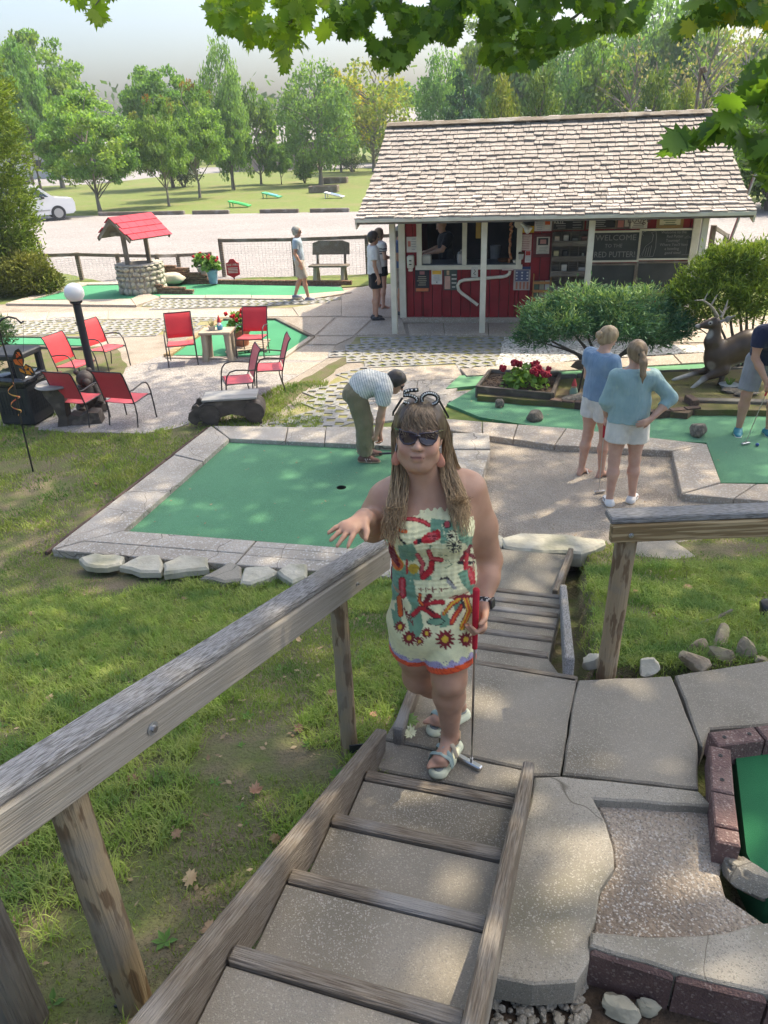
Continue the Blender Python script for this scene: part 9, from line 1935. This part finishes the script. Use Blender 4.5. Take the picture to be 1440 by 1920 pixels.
# party glasses on her head, shaped as the number 50
pc = H + u * .150 + f * .030; pg = thing('party_glasses', 'black party glasses shaped as the number 50 set with white beads, worn on the head', 'glasses', tuple(pc))
def pp(x, y): return Vector(pc + r * x * sr + u * y * .80 + f * (y * .45 - 2.0 * x * x))
ring0 = [(.036 + .031 * math.cos(a), .030 * math.sin(a)) for a in np.linspace(0, 6.283, 25)[:-1]]
five = [(-.008, .046), (-.040, .040), (-.058, .032), (-.060, .012), (-.045, .016), (-.025, .012), (-.012, -.002), (-.014, -.018), (-.030, -.028), (-.050, -.026), (-.064, -.020)]
PB = paint((.75, .77, .74), .25)
for nm, pts, cl_ in (('zero_rim', ring0, True), ('five_rim', five, False)):
 o = MB().tube([pp(x, y) for x, y in pts], .0075, 8, closed=cl_).build(nm, M['black'], pg, smooth=60)
 q_ = pts + ([pts[0]] if cl_ else [])
 L = 0
 for (a, b), (c, d) in zip(q_, q_[1:]):
  for k in range(2 if not cl_ else 1): t_ = (k + .5) / (2 if not cl_ else 1); MB().sphere(pp(a + (c - a) * t_, b + (d - b) * t_) + Vector(f * .0075 + u * .002), .0033, 7, 5).build('bead', PB, o, smooth=180)
for sg in (-1, 1): MB().tube([pp(sg * .068, .0), Vector(H + r * sg * .103 + u * .09 - f * .0), Vector(H + r * sg * .108 + u * .07 - f * .05)], .004, 6).build('temple', M['black'], pg, smooth=60)
# ================================================================== LEAPING DEER STATUE
dY = P(1330, 745).y + .25
def dq(x, y, d=0.0): return np.array(Q(x, y, dY + d))
dp = dq(1345, 700); deer = thing('deer_statue', 'life-size painted buck statue leaping over the mossy bed', 'statue', (dp[0], dp[1], .1))
D_ = Flesh(); chest, rump = dq(1350, 668), dq(1455, 632, .05)
D_.cap(chest, dq(1400, 648), .215, .20, .08, (0, 1, 0), .72).cap(dq(1400, 648), rump, .20, .215, .08, (0, 1, 0), .74); D_.cap(dq(1346, 678, -.0), dq(1336, 640), .16, .105, .07, (0, 1, 0), .8).cap(dq(1336, 640), dq(1342, 612), .105, .072, .05)
hd0, hd1 = dq(1340, 604), dq(1307, 612); D_.cap(hd0, dq(1328, 608), .075, .062, .04, (0, 1, 0), .8).cap(dq(1328, 608), hd1, .058, .030, .03, (0, 1, 0), .85)
for s, a, b, c in ((1, (1352, 690), (1308, 698), (1262, 712)), (-1, (1356, 694), (1320, 710), (1292, 732))):
 o_ = s * .09; D_.cap(dq(*a, o_), dq(*b, o_), .085, .042, .06).cap(dq(*b, o_), dq(*c, o_), .040, .022, .03)
for o_ in (-.10, .12):
 D_.cap(rump + V3(-.05, o_, -.05), dq(1415, 690, o_), .16, .075, .08).cap(dq(1415, 690, o_), dq(1398, 720, o_), .06, .04, .04); fe = dq(1398, 720, o_); D_.cap(fe, V3(fe[0] + .02, fe[1], .08), .045, .055, .04)
def deercol(V):
 c = np.tile(np.array((.075, .047, .03)), (len(V), 1))
 def spot(p, rad, col, k=1.0):
  nonlocal c; w_ = np.clip((1 - np.linalg.norm((V - p), axis=1) / rad) * 2.5, 0, 1)[:, None] * k; c = c * (1 - w_) + np.array(col) * w_
 spot(dq(1327, 626, -.04), .085, (.4, .38, .34), .8); spot(dq(1332, 686, -.1), .08, (.30, .27, .23), .7); spot(hd1, .05, (.36, .34, .32)); spot(dq(1303, 616), .035, (.02, .02, .02)); spot(dq(1333, 605, -.07), .042, (.55, .52, .47))
 for q_ in (dq(1262, 712, .09), dq(1292, 732, -.09)): spot(q_, .30, (.45, .43, .40))
 w_ = np.clip((chest[2] - .12 - V[:, 2] + (V[:, 0] - chest[0]) * .33) / .05, 0, 1)[:, None] * (V[:, 0] > chest[0] + .1)[:, None]; return c * (1 - w_) + np.array((.30, .27, .22)) * w_
emit(D_, 'body', mat('painted_deer', (1, 1, 1), (.8, .78, .75), 12, rough=.45, col=True, spec=.5), deer, .011, wrinkle(.004, 9, 2), colf=deercol)
for s in (-1, 1):
 b = dq(1352, 603, s * .06); e = dq(1378, 592, s * .16); Fe = Flesh(); Fe.cap(b, e, .022, .010, .02).cap(b * .5 + e * .5 , b * .5 + e * .5 + V3(0, 0, -.02), .04, .035, .02, (0, 1, 0), .35); emit(Fe, 'ear', paint((.30, .27, .24)), deer, .008)
 MB().sphere(tuple(dq(1332, 606, s * .058)), .014, 12, 8).build('eye', M['black'], deer, smooth=180)
ANT = mat('antler', (.42, .37, .30), (.28, .23, .18), 20, rough=.6)
MB().tube([Vector(dq(1346, 594, -.03)), Vector(dq(1338, 580, -.05)), Vector(dq(1330, 571, -.12)), Vector(dq(1318, 563, -.14)), Vector(dq(1302, 563, -.12))], [.022, .019, .016, .012, .006], 8).tube([Vector(dq(1320, 564, -.14)), Vector(dq(1327, 549, -.14))], [.012, .004], 7).tube([Vector(dq(1334, 571, -.10)), Vector(dq(1343, 556, -.10)), Vector(dq(1345, 552, -.1))], [.013, .008, .004], 7).build('antler', ANT, deer, smooth=60)
MB().tube([Vector(dq(1352, 596, .05)), Vector(dq(1357, 586, .08)), Vector(dq(1362, 572, .12)), Vector(dq(1365, 562, .12))], [.021, .018, .012, .005], 8).tube([Vector(dq(1354, 588, .07)), Vector(dq(1347, 578, .06))], [.014, .004], 7).tube([Vector(dq(1359, 582, .1)), Vector(dq(1368, 574, .1))], [.013, .004], 7).build('antler', ANT, deer, smooth=60)
MB().tube([Vector((dp[0] + .05, dp[1], .0)), Vector(chest) + Vector((.1, 0, -.15))], .035, 10).build('support', M['bark'], deer)
# ================================================================== SUMMER HAZE
hz = MB().box((20, 95, 14), (420, 230, 31)).build('haze', None); hm = bpy.data.materials.new('haze'); hm.use_nodes = True; n_ = hm.node_tree; n_.nodes.clear()
ho_ = n_.nodes.new('ShaderNodeOutputMaterial'); hv = n_.nodes.new('ShaderNodeVolumePrincipled'); hv.inputs['Color'].default_value = (.82, .91, 1, 1); hv.inputs['Density'].default_value = .0007; hv.inputs['Anisotropy'].default_value = .0
n_.links.new(hv.outputs[0], ho_.inputs['Volume']); hz.data.materials.append(hm); stuff(hz, 'thin pale summer haze over the whole place')
